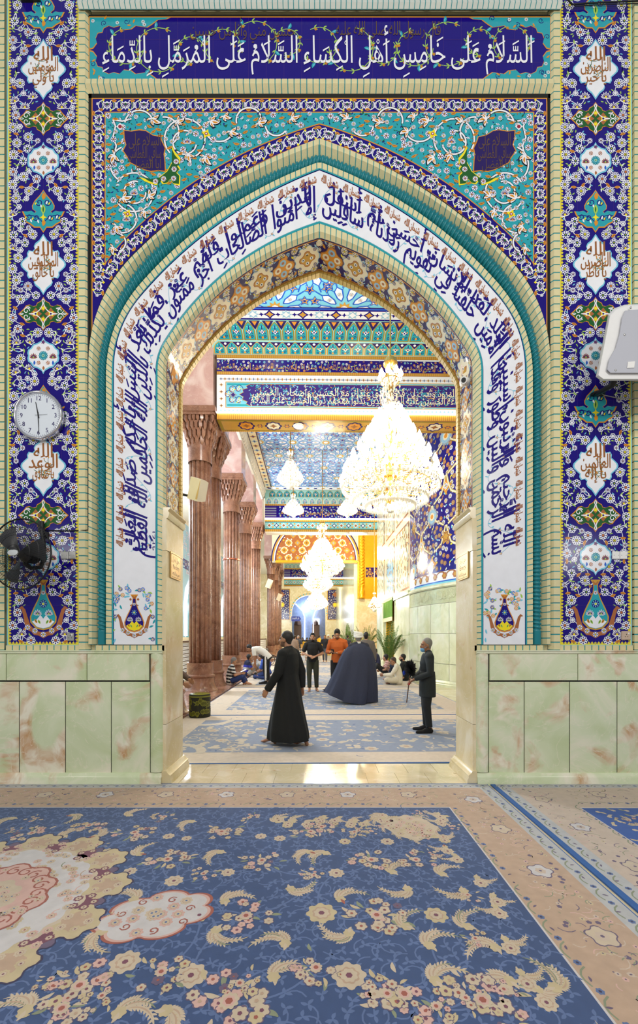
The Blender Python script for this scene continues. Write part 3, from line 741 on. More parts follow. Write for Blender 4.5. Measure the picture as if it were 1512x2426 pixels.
# panel above the banner, cut by the frame's top edge
o = Orn(23); o.poly([(216, TOP), (1300, TOP), (1300, 17), (216, 17)], 'navy', 0)
for a, b, c in ((216, 240, 'cream'), (240, 266, 'teal'), (266, 312, 'cream'), (312, 330, 'brown2')):
    for s in (0, 1):
        x0, x1 = (a, b) if not s else (1516 - b, 1516 - a); o.poly([(x0, TOP), (x1, TOP), (x1, 17), (x0, 17)], c, 1)
        for k in range(5): o.star((x0 + x1) / 2, 8 - 22 * k, min(9, (x1 - x0) * .4), 4, .5, 'navy' if c != 'brown2' else 'white', 2)
for k in range(16):
    x = 350 + k * 55; o.spiral(x, -30, 44, 40, 0, 1, 6, 'brown', 2, 30); o.spiral(x, -30, 44, 40, 0, 1, 10, 'white', 1, 30)
    for q in range(7): o.flower(x + o.r.uniform(-26, 26), o.r.uniform(-40, 12), 5, 6, o.r.choice(('white', 'orange', 'white')), 'navy', 'yellow', 'red', 4); o.leaf(x + o.r.uniform(-26, 26), o.r.uniform(-40, 12), 11, o.r.random() * 6, 'teal', 3)
wchild(o.build('tile_panel', Wv, lift=.0006), '')

# --- spandrel
def arabesque(o, p, a, k=1.0):
    for d, L in ((-.9, 20), (0, 26), (.9, 18), (2.4, 14)):
        o.leaf(p[0], p[1], (L + 3) * k, a + d, 'black', 6, .5, .22); o.leaf(p[0], p[1], L * k, a + d, 'white', 7, .4, .22); o.leaf(p[0] + 6 * k * math.cos(a + d), p[1] + 6 * k * math.sin(a + d), L * .55 * k, a + d + .25, 'orange', 8, .36, .22)
def vine2(o, P): o.stroke(P, 6.4, 'black', 4); o.stroke(P, 3.8, 'white', 5)
def circ(x, y, r, a0, a1, n=24, r1=None): r1 = r if r1 is None else r1; return [(x + (r + (r1 - r) * i / (n - 1)) * math.cos(a0 + (a1 - a0) * i / (n - 1)), y + (r + (r1 - r) * i / (n - 1)) * math.sin(a0 + (a1 - a0) * i / (n - 1))) for i in range(n)]
o = Orn(31)
ua = np.linspace(0, .5, 90); xa, ya = CVA['A'](ua); x2, y2 = CVA['A2'](ua); lowA = list(zip(xa.tolist(), ya.tolist())); lowA2 = [(p, q) for p, q in zip(x2.tolist(), y2.tolist()) if p >= 249.5]
for s in (1, -1):
    M_ = lambda P: [(x if s > 0 else 2 * CX - x, y) for x, y in P]
    o.poly(M_([(217, 232), (CX, 232), (CX, lowA[-1][1])] + lowA[::-1]), 'orange', 0)
    ins = [(p + 2.2, q - 2.6) for p, q in lowA]
    o.poly(M_([(219.5, 234.5), (CX, 234.5), (CX, ins[-1][1])] + ins[::-1][1:]), 'navy', 1)
    o.poly(M_([(248, 265), (CX, 265), (CX, lowA2[-1][1])] + lowA2[::-1] + [(248, 632)]), 'orange', 2)
    fld = [(250.5, 267.5), (CX, 267.5), (CX, lowA2[-1][1] - 2.6)] + [(p, q - 2.6) for p, q in lowA2[::-1]] + [(250.5, 622)]
    o.poly(M_(fld), 'teal', 3)
    mir = lambda x, y: (x if s > 0 else 2 * CX - x, y)
    A_ = lambda a: a if s > 0 else math.pi - a
    def V2(P): vine2(o, M_(P))
    V2(circ(438, 330, 48, 2.4, 7.6)); V2(circ(438, 338, 28, 5.0, 0.2)); V2(circ(390, 312, 34, -1.7, .9)); V2(circ(318, 456, 46, -2.6, 2.6)); V2(circ(320, 456, 26, 0, 5)); V2(circ(306, 390, 44, 2.2, 4.3))
    V2(circ(330, 296, 34, 3.3, 5.9)); V2(circ(520, 300, 36, .6, 3.0)); V2(circ(590, 286, 30, 2.9, 6.0)); V2(circ(655, 296, 26, .6, 3.0)); V2(circ(290, 518, 34, -1.2, 1.9)); V2(circ(276, 575, 22, -1.4, 1.3))
    V2([(268, 284), (274, 300), (268, 326), (276, 346), (270, 372)]); V2([(268, 284), (290, 288), (312, 282)])
    for (x, y, a, k) in ((360, 282, .4, 1), (498, 288, 0, 1), (272, 368, 1.8, 1), (446, 366, 1.2, .9), (486, 372, .9, 1), (290, 470, -.2, 1), (352, 466, -.6, .9), (276, 536, 1.2, .9), (546, 312, .3, .9), (612, 292, -.3, .9), (690, 282, -.4, .9), (268, 586, 1.5, .8), (530, 276, .2, .8), (342, 500, 1.3, .8), (420, 290, -.5, .8)):
        p = mir(x, y); arabesque(o, p, A_(a), k * .92)
    for (x, y) in ((444, 336), (318, 458), (484, 420), (300, 520)):
        p = mir(x, y); o.lotus(p[0], p[1], 9, -math.pi / 2, 'white', 'navy', 'orange', 8); 
    for (x, y) in ((489, 318), (303, 508)):
        p = mir(x, y); o.star(p[0], p[1], 12, 4, .5, 'yellow', 8, .4); o.disc(p[0], p[1], 4, 'red', 9); o.disc(p[0], p[1], 2, 'white', 10)
    p = mir(285, 301); o.star(p[0], p[1], 9, 4, .7, 'white', 8); o.disc(p[0], p[1], 4.5, 'red', 9)
    # dark lobed name plate
    q = [(295, 311), (312, 313), (330, 310), (346, 312), (362, 322), (380, 326), (384, 338), (391, 352), (388, 366), (390, 382), (391, 406), (376, 404), (358, 406), (342, 402), (326, 394), (310, 386), (304, 374), (293, 358), (300, 344), (296, 330)]
    o.poly(M_([(343 + (x - 343) * 1.05, 358 + (y - 358) * 1.05) for x, y in q]), 'orange', 7); o.poly(M_(q), 'indigo', 8)
    cxp = 343 if s > 0 else 2 * CX - 343
    put_script(o, 'السلام على', 'brown2', 9, cxp + 40, cxp - 38, 346, 36, 1.3); put_script(o, 'ساقي العطاشى', 'brown2', 10, cxp + 40, cxp - 40, 376, 36, 1.2); put_script(o, 'ابا الفضل', 'brown2', 9, cxp + 40, cxp - 30, 400, 30, 1.1)
    # yellow edged green crescent
    cres = [(408, 346), (416, 362), (428, 376), (427, 388), (422, 392), (428, 400), (420, 410), (428, 418), (427, 440), (412, 438), (404, 426), (396, 436), (386, 438), (380, 430), (372, 440), (356, 436), (342, 430), (330, 420), (352, 427), (376, 422), (396, 406), (408, 384)]
    o.poly(M_(cres), 'yellow', 8); cx_, cy2 = 405, 416
    o.poly(M_([(cx_ + (x - cx_) * .88, cy2 + (y - cy2) * .88) for x, y in cres]), 'green', 9)
    for (x, y) in ((413, 402), (412, 424), (388, 425), (418, 384), (369, 431)): p = mir(x, y); o.flower(p[0], p[1], 6.5, 6, 'white', 'purple', 'red', 'yellow', 10)
    # field filling
    fillp = o.scatter((252, 270, 752, 610), 13.5, lambda x, y: inpoly(fld, x, y + 6) and inpoly(fld, x + 5, y) and not inpoly(q, x, y) and not inpoly(cres, x, y), 9000)
    for i, (x, y) in enumerate(fillp):
        p = mir(x, y); k = i % 7
        if k in (0, 1, 2): o.flower(p[0], p[1], 5.4 + (k == 0) * 2, 6, 'white', 'navy2', 'yellow' if k else 'orange', 'green', 6)
        elif k in (3, 4): o.leaf(p[0] - 5, p[1], 14, o.r.uniform(-.6, .6), 'orange', 6, .45, .15, 'brown')
        elif k == 5: o.leaf(p[0], p[1], 9, o.r.random() * 6, 'green', 5, .4); o.leaf(p[0], p[1], 7, o.r.random() * 6, 'navy', 5, .4)
        else: o.leaf(p[0], p[1], 9, o.r.random() * 6, 'white', 5, .5, .1, 'navy')
    for x, y in o.scatter((252, 270, 752, 610), 7.5, lambda x, y: inpoly(fld, x, y + 4), 4500): p = mir(x, y); o.leaf(p[0], p[1], 5.5, o.r.random() * 6, o.r.choice(('green', 'green', 'brown', 'navy')), 4, .36)
    # flower chain in the navy border and along the arch
    def chain(path, w):
        path = np.array(path); d = np.r_[0, np.cumsum(np.hypot(*np.diff(path, axis=0).T))]; n = max(1, int(d[-1] / 43))
        at = lambda t: (float(np.interp(t, d, path[:, 0])), float(np.interp(t, d, path[:, 1])))
        for i in range(n):
            t = (i + .5) * d[-1] / n; st_ = d[-1] / n; p = at(t); t0 = at(t - 3); t1 = at(t + 3); a = math.atan2(t1[1] - t0[1], t1[0] - t0[0]); nx, ny = -math.sin(a), math.cos(a)
            for g in (-1, 1):
                for h in (-1, 1):
                    e = at(t + g * st_ * .28); o.arc(*M_([(p[0] + nx * h * w * .2 + g * 8 * math.cos(a), p[1] + ny * h * w * .2 + g * 8 * math.sin(a)), (e[0] + nx * h * w * .38, e[1] + ny * h * w * .38)]), .5 * g * h * s, 2.2, 'white', 3)
                    e2 = at(t + g * st_ * .46); o.arc(*M_([(e[0] + nx * h * w * .36, e[1] + ny * h * w * .36), (e2[0] - nx * h * w * .12, e2[1] - ny * h * w * .12)]), .45 * g * h * s, 2.0, 'white', 3)
                e3 = at(t + g * st_ * .5); q_ = mir(e3[0] + nx * w * .1 * g, e3[1] + ny * w * .1 * g); o.berry(q_[0], q_[1], 4, lay=4, n=5)
                e4 = at(t + g * st_ * .36); q_ = mir(e4[0] - nx * w * .36 * g, e4[1] - ny * w * .36 * g); o.leaf(q_[0] - 5 * math.cos(a), q_[1] - 5 * math.sin(a), 12, A_(a), 'orange', 4, .55, .1, 'brown')
                e5 = at(t + g * st_ * .2); q_ = mir(e5[0] + nx * w * .4 * g, e5[1] + ny * w * .4 * g); o.star(q_[0], q_[1], 3.6, 4, .6, 'yellow', 4)
                e6 = at(t + g * st_ * .3); o.arc(*M_([(e6[0] + nx * w * .3, e6[1] + ny * w * .3), (e6[0] - nx * w * .3, e6[1] - ny * w * .3)]), .3, 1.3, 'lime', 2)
            q_ = mir(*p); o.lotus(q_[0], q_[1], w * .36, A_(a + math.pi / 2), 'white', 'navy', 'green', 4, 'purple'); o.scal(q_[0], q_[1], w * .3, 8, .2, 'white', 3)
    chain([(232, 249.5), (CX, 249.5)], 30); chain([(233.5, 262), (233.5, 700)], 30)
    mid = [((p[0] + q_[0]) / 2, (p[1] + q_[1]) / 2) for p, q_ in zip(zip(xa.tolist(), ya.tolist()), zip(x2.tolist(), y2.tolist()))]
    chain([m for m in mid if m[0] > 248], 33)
wchild(o.build('spandrel_panel', Wv, lift=.0006, label='turquoise arabesque spandrel with navy flower border'), '')

# --- lining of the arch: tile above, marble below
def soffit_map(u, v, off):           # u along the arch, v 0 front .. 1 back
    x, y = CV['I'](u); e = 1e-4
    xa, ya = CV['I'](np.clip(u - e, 0, 1)); xb, yb = CV['I'](np.clip(u + e, 0, 1)); dx, dy = xb - xa, yb - ya; d = np.hypot(dx, dy) + 1e-12
    nx, ny = -dy / d, dx / d         # towards the opening
    return (x + nx * 0 - VX) / SW + nx * off, DW + .03 + v * (TH - .05), CZ + (VY - y) / SW - ny * off
LI = CV['I'].len; UL = (BOT - 1203) / LI
o = Orn(41); n = 200; uu = np.linspace(UL, 1 - UL, n + 1).tolist()
def rib(v0, v1, col, lay): o.mesh([(u, v0) for u in uu] + [(u, v1) for u in uu], [(i, i + 1, n + 2 + i, n + 1 + i) for i in range(n)], col, lay)
rib(0, 1, 'indigo', 0); rib(.03, .05, 'orange', 1); rib(.80, .82, 'orange', 1); rib(.83, 1., 'gold', 1)
ku = .5 * 210 / LI                    # u per v (v spans .5 m)
def sp(fn, u, v): # draw in local pixels then map
    k0 = len(o.v); fn(); 
    for i in range(k0, len(o.v)): x, y, l = o.v[i]; o.v[i] = (u + x / 105. * ku, v + y / 105., l)
nm = 26
for i in range(nm):
    u = UL + (1 - 2 * UL) * (i + .5) / nm
    if i % 2 == 0: sp(lambda: (o.scal(0, 0, 36, 9, .24, 'ltblue', 2), o.scal(0, 0, 34, 9, .24, 'cream', 3), o.scal(0, 0, 22, 4, .5, 'rust', 4), o.scal(0, 0, 19, 4, .5, 'gold', 5), [o.disc(11 * math.cos(a), 11 * math.sin(a), 4.5, 'white', 6) for a in (0, 1.57, 3.14, 4.71)], [o.disc(11 * math.cos(a), 11 * math.sin(a), 2, 'black', 7) for a in (0, 1.57, 3.14, 4.71)], [o.flower(29 * math.cos(a), 29 * math.sin(a), 5, 6, 'navy2', 'cream', 'olive', 'green', 6) for a in (.78, 2.36, 3.93, 5.5)]), u, .43)
    else: sp(lambda: (o.scal(0, 0, 32, 4, .5, 'brown', 2), o.scal(0, 0, 29, 4, .5, 'orange', 3), [o.disc(15 * math.cos(a), 15 * math.sin(a), 9, 'ltblue' if j % 2 else 'cream', 4, 8) for j, a in enumerate((0, 1.57, 3.14, 4.71))], [o.disc(15 * math.cos(a), 15 * math.sin(a), 4, 'rust', 5, 6) for a in (0, 1.57, 3.14, 4.71)]), u, .43)
    for j in (-1, 1):
        for g in (0, 1):
            uu_ = u + (.27 * j + .23 * g) * (1 - 2 * UL) / nm; vv = .12 if g else .74
            sp(lambda: (o.flower(0, 0, 9, 8, 'cream', 'indigo', 'yellow', 'brown', 2), o.leaf(10, 0, 12, o.r.random() * 6, 'orange', 2, .5), o.leaf(-12, 0, 10, o.r.random() * 6, 'ltblue', 2, .4), o.berry(0, 17 if g else -17, 5, 'cream', 'indigo', 2), o.leaf(-8, 10 if g else -10, 9, 1, 'yellow', 2, .5)), uu_, vv)
for i in range(420):
    u = UL + (1 - 2 * UL) * o.r.random(); v = o.r.uniform(.07, .78); a = o.r.random() * 6
    sp(lambda: o.leaf(0, 0, 8, a, o.r.choice(('ltblue', 'cream', 'orange', 'ltblue', 'yellow')), 1, .36), u, v)
wchild(o.build('arch_soffit', soffit_map, lift=.0007, label='indigo floral tile lining under the arch'), '')
mb = MB()                            # bricks along the inner arris
for i in range(150):
    a = UL + (1 - 2 * UL) * (i + .06) / 150; b = UL + (1 - 2 * UL) * (i + .94) / 150; q = [soffit_map(np.array(t), v, f) for t in (a, b) for v in (.86, 1.0) for f in (.0, .022)]
    mb.add([tuple(float(c) for c in p) for p in q], [(0, 1, 3, 2), (4, 6, 7, 5), (1, 5, 7, 3), (0, 4, 5, 1), (2, 3, 7, 6)], 0)
wchild(mb, 'brick_border', [M_TRIM])

# marble jambs
JL, JR = wx(392), wx(2 * CX - 392)
ZL = wz(1203)
def jamb(sx):
    x = JL if sx > 0 else JR; d = lambda a: x + sx * a
    for nm_, z0, z1, th in (('jamb_slab', .14, wz(1716), .015), ('jamb_slab', wz(1716) + .004, wz(1305), .015), ('jamb_slab', wz(1305) + .004, ZL - .12, .02)):
        mb = MB(); mb.boxb(min(d(-.03), d(th)), DW - .02, z0, max(d(-.03), d(th)), DW + TH, z1); wchild(mb, nm_, [M_WARM])
    mb = MB(); mb.rings([[(d(a), yy, z) for a, z in ((-.02, ZL - .12), (.03, ZL - .12), (.045, ZL - .09), (.05, ZL - .06), (.035, ZL - .04), (.06, ZL - .01), (.06, ZL), (-.02, ZL))] for yy in (DW - .02, DW + TH)]); wchild(mb, 'jamb_cornice', [M_WARM], True)
    mb = MB(); mb.rings([[(d(a), yy, z) for a, z in ((-.02, 0), (.09, 0), (.09, .05), (.075, .07), (.075, .1), (.05, .12), (.03, .15), (-.02, .15))] for yy in (DW - .06, DW + TH + .03)]); wchild(mb, 'jamb_plinth', [M_WARM], True)
jamb(1); jamb(-1)
# green onyx dado: capping, slabs, plinth
DD = .04
for side in (1, -1):
    X = lambda px: wx(px) if side > 0 else wx(2 * CX - px)
    tops = [-130, 20, 210, 357] if side > 0 else [-130, 149, 357]
    bots = [-130, -58, 49, 158, 266, 358] if side > 0 else [-130, -55, 55, 167, 274, 358]
    def slab(pa, pb, ya, yb, off, nm_='dado_slab'):
        x0, x1 = sorted((X(pa), X(pb))); z0, z1 = wz(yb), wz(ya); g = .0035; mb = MB()
        b_ = .006; ox = [(x0 + g, z0 + g), (x1 - g, z0 + g), (x1 - g, z1 - g), (x0 + g, z1 - g)]; ix = [(x0 + g + b_, z0 + g + b_), (x1 - g - b_, z0 + g + b_), (x1 - g - b_, z1 - g - b_), (x0 + g + b_, z1 - g - b_)]
        mb.rings([[(a, DW, b) for a, b in ox], [(a, DW - off + b_, b) for a, b in ox], [(a, DW - off, b) for a, b in ix]], 0); wchild(mb, nm_, [M_ONYX])
    for a, b in zip(tops, tops[1:]): slab(a, b, 1548, 1612, DD)
    for a, b in zip(bots, bots[1:]): slab(a, b, 1614, 1832, DD - .012)
    mb = MB(); mb.boxb(*(min(X(-130), X(360)), DW - .02, wz(1840), max(X(-130), X(360)), DW + .01, wz(1541))); wchild(mb, 'dado_backing', [M_GAP])
    for name, prof in (('dado_capping', [(0, 1550), (DD, 1549), (DD + .012, 1547), (DD + .012, 1544), (DD + .02, 1542.5), (DD + .02, 1540), (0, 1540)]), ('dado_plinth', [(0, 1860), (.085, 1860), (.085, 1846), (.075, 1842), (.075, 1838), (.062, 1834), (.045, 1829), (0, 1828)])):
        mb = MB(); mb.rings([[(xx, DW - a, max(0, wz(b))) for a, b in prof] for xx in (X(-130), X(388))]); wchild(mb, name, [M_ONYX], True)
    mb = MB(); xc, rr = X(373), .075        # rounded corner with a sunk flute
    for z0, z1, k in ((.13, 1.47, 1.0),):
        rg = []
        for z in (z0, .6, .66, z1 - .1, z1):
            fl = .5 if .62 < z < z1 - .05 else 0
            rg.append([(xc + rr * math.cos(t) * (1 - .22 * fl * max(0, math.cos((t - 1.57) * 3))), DW - .0 - rr * .7 * math.sin(t) * (1 - .3 * fl * max(0, math.cos((t - 1.57) * 3))), z) for t in [math.pi * i / 16 for i in range(17)]] + [(xc - rr, DW + .02, z), (xc + rr, DW + .02, z)])
        mb.rings(rg, 0)
    wchild(mb, 'corner_bead', [M_ONYX], True)
# ---------------------------------------------------------------- floor and carpets of the front hall
mb = MB(); mb.boxb(-14, -6, -.3, 14, 80, 0); mb.build('floor', [M_FLOOR], kind='structure')
mb = MB()                              # polished paving in the doorway
ys = [4.70, 5.08, 5.46]
for j in range(2):
    for i in range(10):
        x0 = -1.76 + i * .355 + (.0 if j else -.17); x1 = x0 + .35; x0, x1 = max(-1.72, x0), min(1.74, x1)
        if x1 - x0 > .03: mb.boxb(x0, ys[j] + .003, 0, x1, ys[j + 1], .006)
mb.build('trim_1', [M_FLOOR], kind='structure')

def Fl(x, y, off): return (x, y, off)
def rosaceous(o, x, y, r, cols=('ccream', 'cyel', 'ccream'), mid='cred', lay=3, n=8):
    o.scal(x, y, r, n, .3, o.r.choice(cols), lay, o.r.random() * 6); o.scal(x, y, r * .62, n, .25, 'ctan', lay + 1, o.r.random()); o.scal(x, y, r * .5, n, .25, 'ccream', lay + 2, o.r.random()); o.disc(x, y, r * .2, mid, lay + 3, 6)
def cluster(o, x, y, r, lay=3):
    k = max(10, int(r * 150))
    for i in range(k):
        a = o.r.random() * 6.3; q = r * math.sqrt(o.r.random()) * .9; X, Y = x + q * math.cos(a) * 1.15, y + q * math.sin(a)
        if i % 3 == 2: o.leaf(X, Y, r * .42, a + o.r.uniform(-.5, .5), o.r.choice(('ccream', 'cyel', 'cgreen')), lay, .36, .2)
        else:
            f = r * o.r.uniform(.13, .22); o.scal(X, Y, f * 1.16, 6, .3, 'cplum', lay + 1 + i % 3 - .4, a); o.scal(X, Y, f, o.r.choice((5, 6, 7)), .34, o.r.choice(('ccream', 'ccream', 'cyel', 'cpink')), lay + 1 + i % 3, a); o.disc(X, Y, f * .3, o.r.choice(('ctan', 'cwine', 'cred')), lay + 5, 5)
    o.scal(x, y, r * .26, 9, .3, 'ccream', lay + 6, .3); o.scal(x, y, r * .17, 7, .3, 'cpink', lay + 7, 0); o.disc(x, y, r * .1, 'cred', lay + 8, 6)
def spray(o, x, y, r, a, lay=3):
    cs = 1 if o.r.random() < .5 else -1
    for d, k in ((-.55 * cs, 1.15), (.0, .9), (.6 * cs, .6)):
        n = 12; P = []; 
        for i in range(n):
            t = i / (n - 1); aa = a + d - t * 1.25 * cs; P.append((x + r * k * t * math.cos(aa), y + r * k * t * math.sin(aa)))
        o.stroke(P, r * .12, o.r.choice(('ccream', 'cyel', 'cgreen')), lay, True)
        o.stroke(P[2:-2], r * .05, 'ctan', lay + 1, True)
        for i in range(2, n - 2):
            for s in (-1, 1): aa = math.atan2(P[i + 1][1] - P[i][1], P[i + 1][0] - P[i][0]) + s * .8; o.leaf(P[i][0], P[i][1], r * .17, aa, 'ccream', lay, .4)
    o.scal(x, y, r * .2, 6, .3, 'cyel', lay + 2, 0); o.leaf(x, y, r * .3, a + 3.14, 'cred' if o.r.random() < .12 else 'ccream', lay + 2, .4)
def border_band(o, x0, y0, x1, y1, main=True, hall=False):
    """woven figures along a straight border, long way first"""
    along = abs(x1 - x0) > abs(y1 - y0); L = abs(x1 - x0) if along else abs(y1 - y0); w = abs(y1 - y0) if along else abs(x1 - x0); sx, sy = min(x0, x1), min(y0, y1)
    P = lambda t, v: (sx + t, sy + v) if along else (sx + v, sy + t)
    if main:
        n = max(1, int(L / .62))
        for i in range(n):
            t = (i + .5) * L / n
            X, Y = P(t, w * .5); c = 'cwhite' if i % 2 else 'cyel'
            o.scal(X, Y, w * .24, 5, .4, 'cplum', 3, i); o.scal(X, Y, w * .215, 5, .4, 'cwhite' if i % 2 else 'ccream', 4, i); o.scal(X, Y, w * .1, 6, .3, 'cbeige', 5, 0); o.disc(X, Y, w * .03, 'cplum', 6, 6)
            for k in range(64):
                tt, v = t + o.r.uniform(-.3, .3), w * o.r.uniform(.1, .9); X, Y = P(tt, v)
                if k % 3 == 0: o.scal(X, Y, w * .042, 5, .3, o.r.choice(('cpink', 'cbeige', 'cplum', 'cyel')), 2, 0); o.disc(X, Y, w * .014, 'cplum', 3, 5)
                else: o.arc((X, Y), (X + o.r.uniform(-.09, .09), Y + o.r.uniform(-.06, .06)), .5, .006, o.r.choice(('cplum', 'cgreen', 'cpink', 'cbeige', 'cbeige')), 2, 5)
    else:
        n = int(L / .085)
        for i in range(n):
            X, Y = P((i + .5) * L / n, w * .5)
            if i % 2: o.scal(X, Y, w * .17, 6, .3, 'cmid', 2, 0); o.disc(X, Y, w * .07, 'cdark', 3, 5)
            else:
                a, b = P((i + .5) * L / n - .06, w * .35), P((i + .5) * L / n + .06, w * .65); o.arc(a, b, .5, .01, 'cgreen', 2, 5); o.leaf(X, Y, w * .28, o.r.random() * 6, 'cplum', 3, .4)
def frame_border(o, X0, Y0, X1, Y1, w, wg, cg='cgrey', cmn='ctan', sides='NSEW', hall=False):
    q = lambda a, b, c, d, col, lay: o.poly([(a, b), (c, b), (c, d), (a, d)], col, lay)
    q(X0, Y0, X1, Y1, cg, 1); q(X0 + wg, Y0 + wg, X1 - wg, Y1 - wg, cmn, 2)
    if hall: return
    q2 = wg
    if 'N' in sides: border_band(o, X0 + w, Y1 - w + q2, X1 - w, Y1 - q2); border_band(o, X0, Y1 - wg, X1, Y1, False); border_band(o, X0 + w, Y1 - w, X1 - w, Y1 - w + wg, False)
    if 'E' in sides: border_band(o, X1 - w + q2, Y0, X1 - q2, Y1 - q2); border_band(o, X1 - wg, Y0, X1, Y1, False); border_band(o, X1 - w, Y0, X1 - w + wg, Y1 - w, False)
    if 'W' in sides: border_band(o, X0 + q2, Y0, X0 + w - q2, Y1 - q2); border_band(o, X0, Y0, X0 + wg, Y1, False); border_band(o, X0 + w - wg, Y0, X0 + w, Y1 - w, False)
def fl(px, py):
    d = CZ * F / (py - VY); return ((px - VX) * d / F, d)
def carpet_slab(name, x0, y0, x1, y1, mat, label, group=None, top=.013):
    mb = MB(); mb.boxb(x0, y0, .001, x1, y1, top); return mb.build(name, [mat], label=label, cat='carpet', group=group)

# the large blue carpet under the camera
o = Orn(51)
X0, X1, Y0, Y1 = -6.3, 1.865, .2, 4.70
big = carpet_slab('carpet', X0, Y0, X1, Y1, cm('cstrip'), 'large blue carpet with cream flowers and medallion in front of the doorway')
o.poly([(X0, Y0), (X1, Y0), (X1, Y1), (X0, Y1)], 'cstrip', 0)
frame_border(o, X0 + .02, -.6, X1 - .008, Y1 - .02, .62, .12, sides='NE')
for q in (o.v,):
    pass
FX0, FX1, FY1 = -5.6, 1.245, 4.034
o.poly([(FX0, Y0), (FX1 + .012, Y0), (FX1 + .012, FY1 + .012), (FX0, FY1 + .012)], 'cwhite', 7); o.poly([(FX0, Y0), (FX1, Y0), (FX1, FY1), (FX0, FY1)], 'cblue', 8)
L5 = lambda x, y: fl(x * .5026, 1840 + y * .5026)
L6 = lambda x, y: fl(752 + x * .5026, 1840 + y * .5026)
CL = [(150, 275, .2), (420, 238, .2), (165, 205, .12), (635, 272, .22), (775, 197, .16), (1045, 268, .22), (1175, 202, .14), (1465, 268, .2), (790, 400, .22), (1235, 405, .2), (960, 468, .13), (1480, 475, .13), (1160, 668, .22), (760, 935, .18), (375, 1000, .22), (290, 1110, .2), (1080, 1075, .26), (1490, 915, .18), (240, 970, .1), (480, 1050, .12), (1130, 990, .14), (555, 665, .08), (460, 330, .1), (150, 330, .08), (60, 260, .1)]
RS = [(590, 888, .11), (900, 952, .11), (940, 665, .09), (820, 502, .09), (612, 457, .07), (1075, 462, .07), (1230, 290, .07), (795, 290, .07), (500, 366, .08), (45, 372, .08), (880, 300, .06), (1320, 300, .07)]
SP = [(300, 290, 2.6), (450, 290, .4), (660, 375, 3.0), (1040, 365, 2.8), (905, 220, 2.9), (1310, 220, 2.8), (610, 190, 2.6), (630, 590, 1.2), (1060, 600, 1.9), (480, 745, 3.6), (1020, 735, 4.2), (1370, 540, -1.2), (1345, 800, 1.5), (1460, 365, 2.6), (340, 190, .3), (60, 205, 3), (1290, 960, 1.8), (560, 1130, 1.4), (120, 1120, 1.5), (780, 1120, 0)]
C6 = [(175, 270, .16), (20, 245, .2), (255, 402, .22), (465, 402, .2), (280, 665, .24), (410, 1040, .22), (560, 1100, .14), (780, 1070, .24), (700, 1060, .12), (330, 1040, .16)]
R6 = [(130, 315, .07), (330, 315, .08), (90, 465, .08), (560, 665, .1), (150, 952, .12), (20, 655, .13)]
S6 = [(40, 370, 2.5), (425, 540, -1.5), (690, 550, -1.6), (110, 590, 2.0), (150, 750, 4.4), (530, 810, 2.1), (840, 820, 1.8), (560, 980, 2.0), (910, 980, 2.0), (590, 470, 2.2), (355, 460, 2.2), (420, 720, 2.6), (710, 720, 2.6), (1120, 1010, .1)]
for T_, c in ((L5, CL), (L6, C6)):
    for x, y, r in c: p = T_(x, y); cluster(o, p[0], p[1], r * .7, 12)
for T_, c in ((L5, RS), (L6, R6)):
    for x, y, r in c: p = T_(x, y); rosaceous(o, p[0], p[1], r * .72, lay=12, mid='cwine')
for T_, c in ((L5, SP), (L6, S6)):
    for x, y, a in c: p = T_(x, y); spray(o, p[0], p[1], .17, a, 12)
for T_, c in ((L5, CL + RS), (L6, C6 + R6)):         # stems
    pp = [T_(x, y) for x, y, r in c]
    for i, p in enumerate(pp):
        for d, q in sorted(((p[0] - q[0]) ** 2 + (p[1] - q[1]) ** 2, q) for q in pp if q != p)[:2]: o.arc(p, q, o.r.choice((-.3, .3)), .011, 'cmid', 10, 10)
okf = lambda x, y: True
for x, y in o.scatter((-4.2, .9, 1.2, 4.0), .062, okf, 14000):        # small faded vine figures over the ground
    a = o.r.random() * 6.3; o.arc((x, y), (x + .1 * math.cos(a), y + .1 * math.sin(a)), .5, .008, 'cmid', 9, 5)
    for k in (0, 1, 2): o.leaf(x, y, .035, a + 2 * k, 'cmid', 9, .5)
# pink outlined cartouche, medallion, corner piece
p = L5(735, 662)
for i, (k, c) in enumerate(((1.06, 'cred'), (1.0, 'cpink'), (.94, 'cwhite'))): o.poly([(p[0] + k * x, p[1] + k * y) for x, y in [(.31 * math.cos(a) * (.8 + .2 * abs(math.cos(3.5 * a)) ** .6) + .08 * math.sin(a), .23 * math.sin(a) * (.78 + .22 * abs(math.cos(3.5 * a)) ** .6)) for a in [t * .0654 for t in range(96)]]], c, 13 + i)
for k in range(14): a = k * .9; rosaceous(o, p[0] + .23 * math.cos(a) * (.3 + k % 3) / 2.3, p[1] + .16 * math.sin(a) * (.3 + k % 3) / 2.3, .04, ('cpink', 'ccream'), lay=17, mid='cmid'); o.spiral(p[0] + .2 * math.cos(a + .4), p[1] + .14 * math.sin(a + .4), .03, .01, a, 1.1, .007, 'cred', 17, 10)
MC = (-2.12, 2.60); MR = .80
for i in range(26):
    a = 2 * math.pi * i / 26; x, y = MC[0] + MR * .93 * math.cos(a), MC[1] + MR * .93 * math.sin(a)
    c = 'cyel' if i % 2 else 'cplum'; r = .15 if i % 2 else .12
    if not i % 2: x, y = MC[0] + MR * .84 * math.cos(a), MC[1] + MR * .84 * math.sin(a)
    o.scal(x, y, r * 1.12, 7, .34, 'cdark', 13 + i % 2, a); o.scal(x, y, r * 1.04, 7, .34, c, 15 + i % 2, a); o.scal(x, y, r * .6, 6, .3, 'ctan' if i % 2 else 'cwine', 16 + i % 2, a)
    for k in range(5): rosaceous(o, x + r * .5 * math.cos(k * 1.3), y + r * .5 * math.sin(k * 1.3), .03, ('ccream', 'cyel') if i % 2 else ('cpink', 'cwine'), lay=18, mid='cwine')
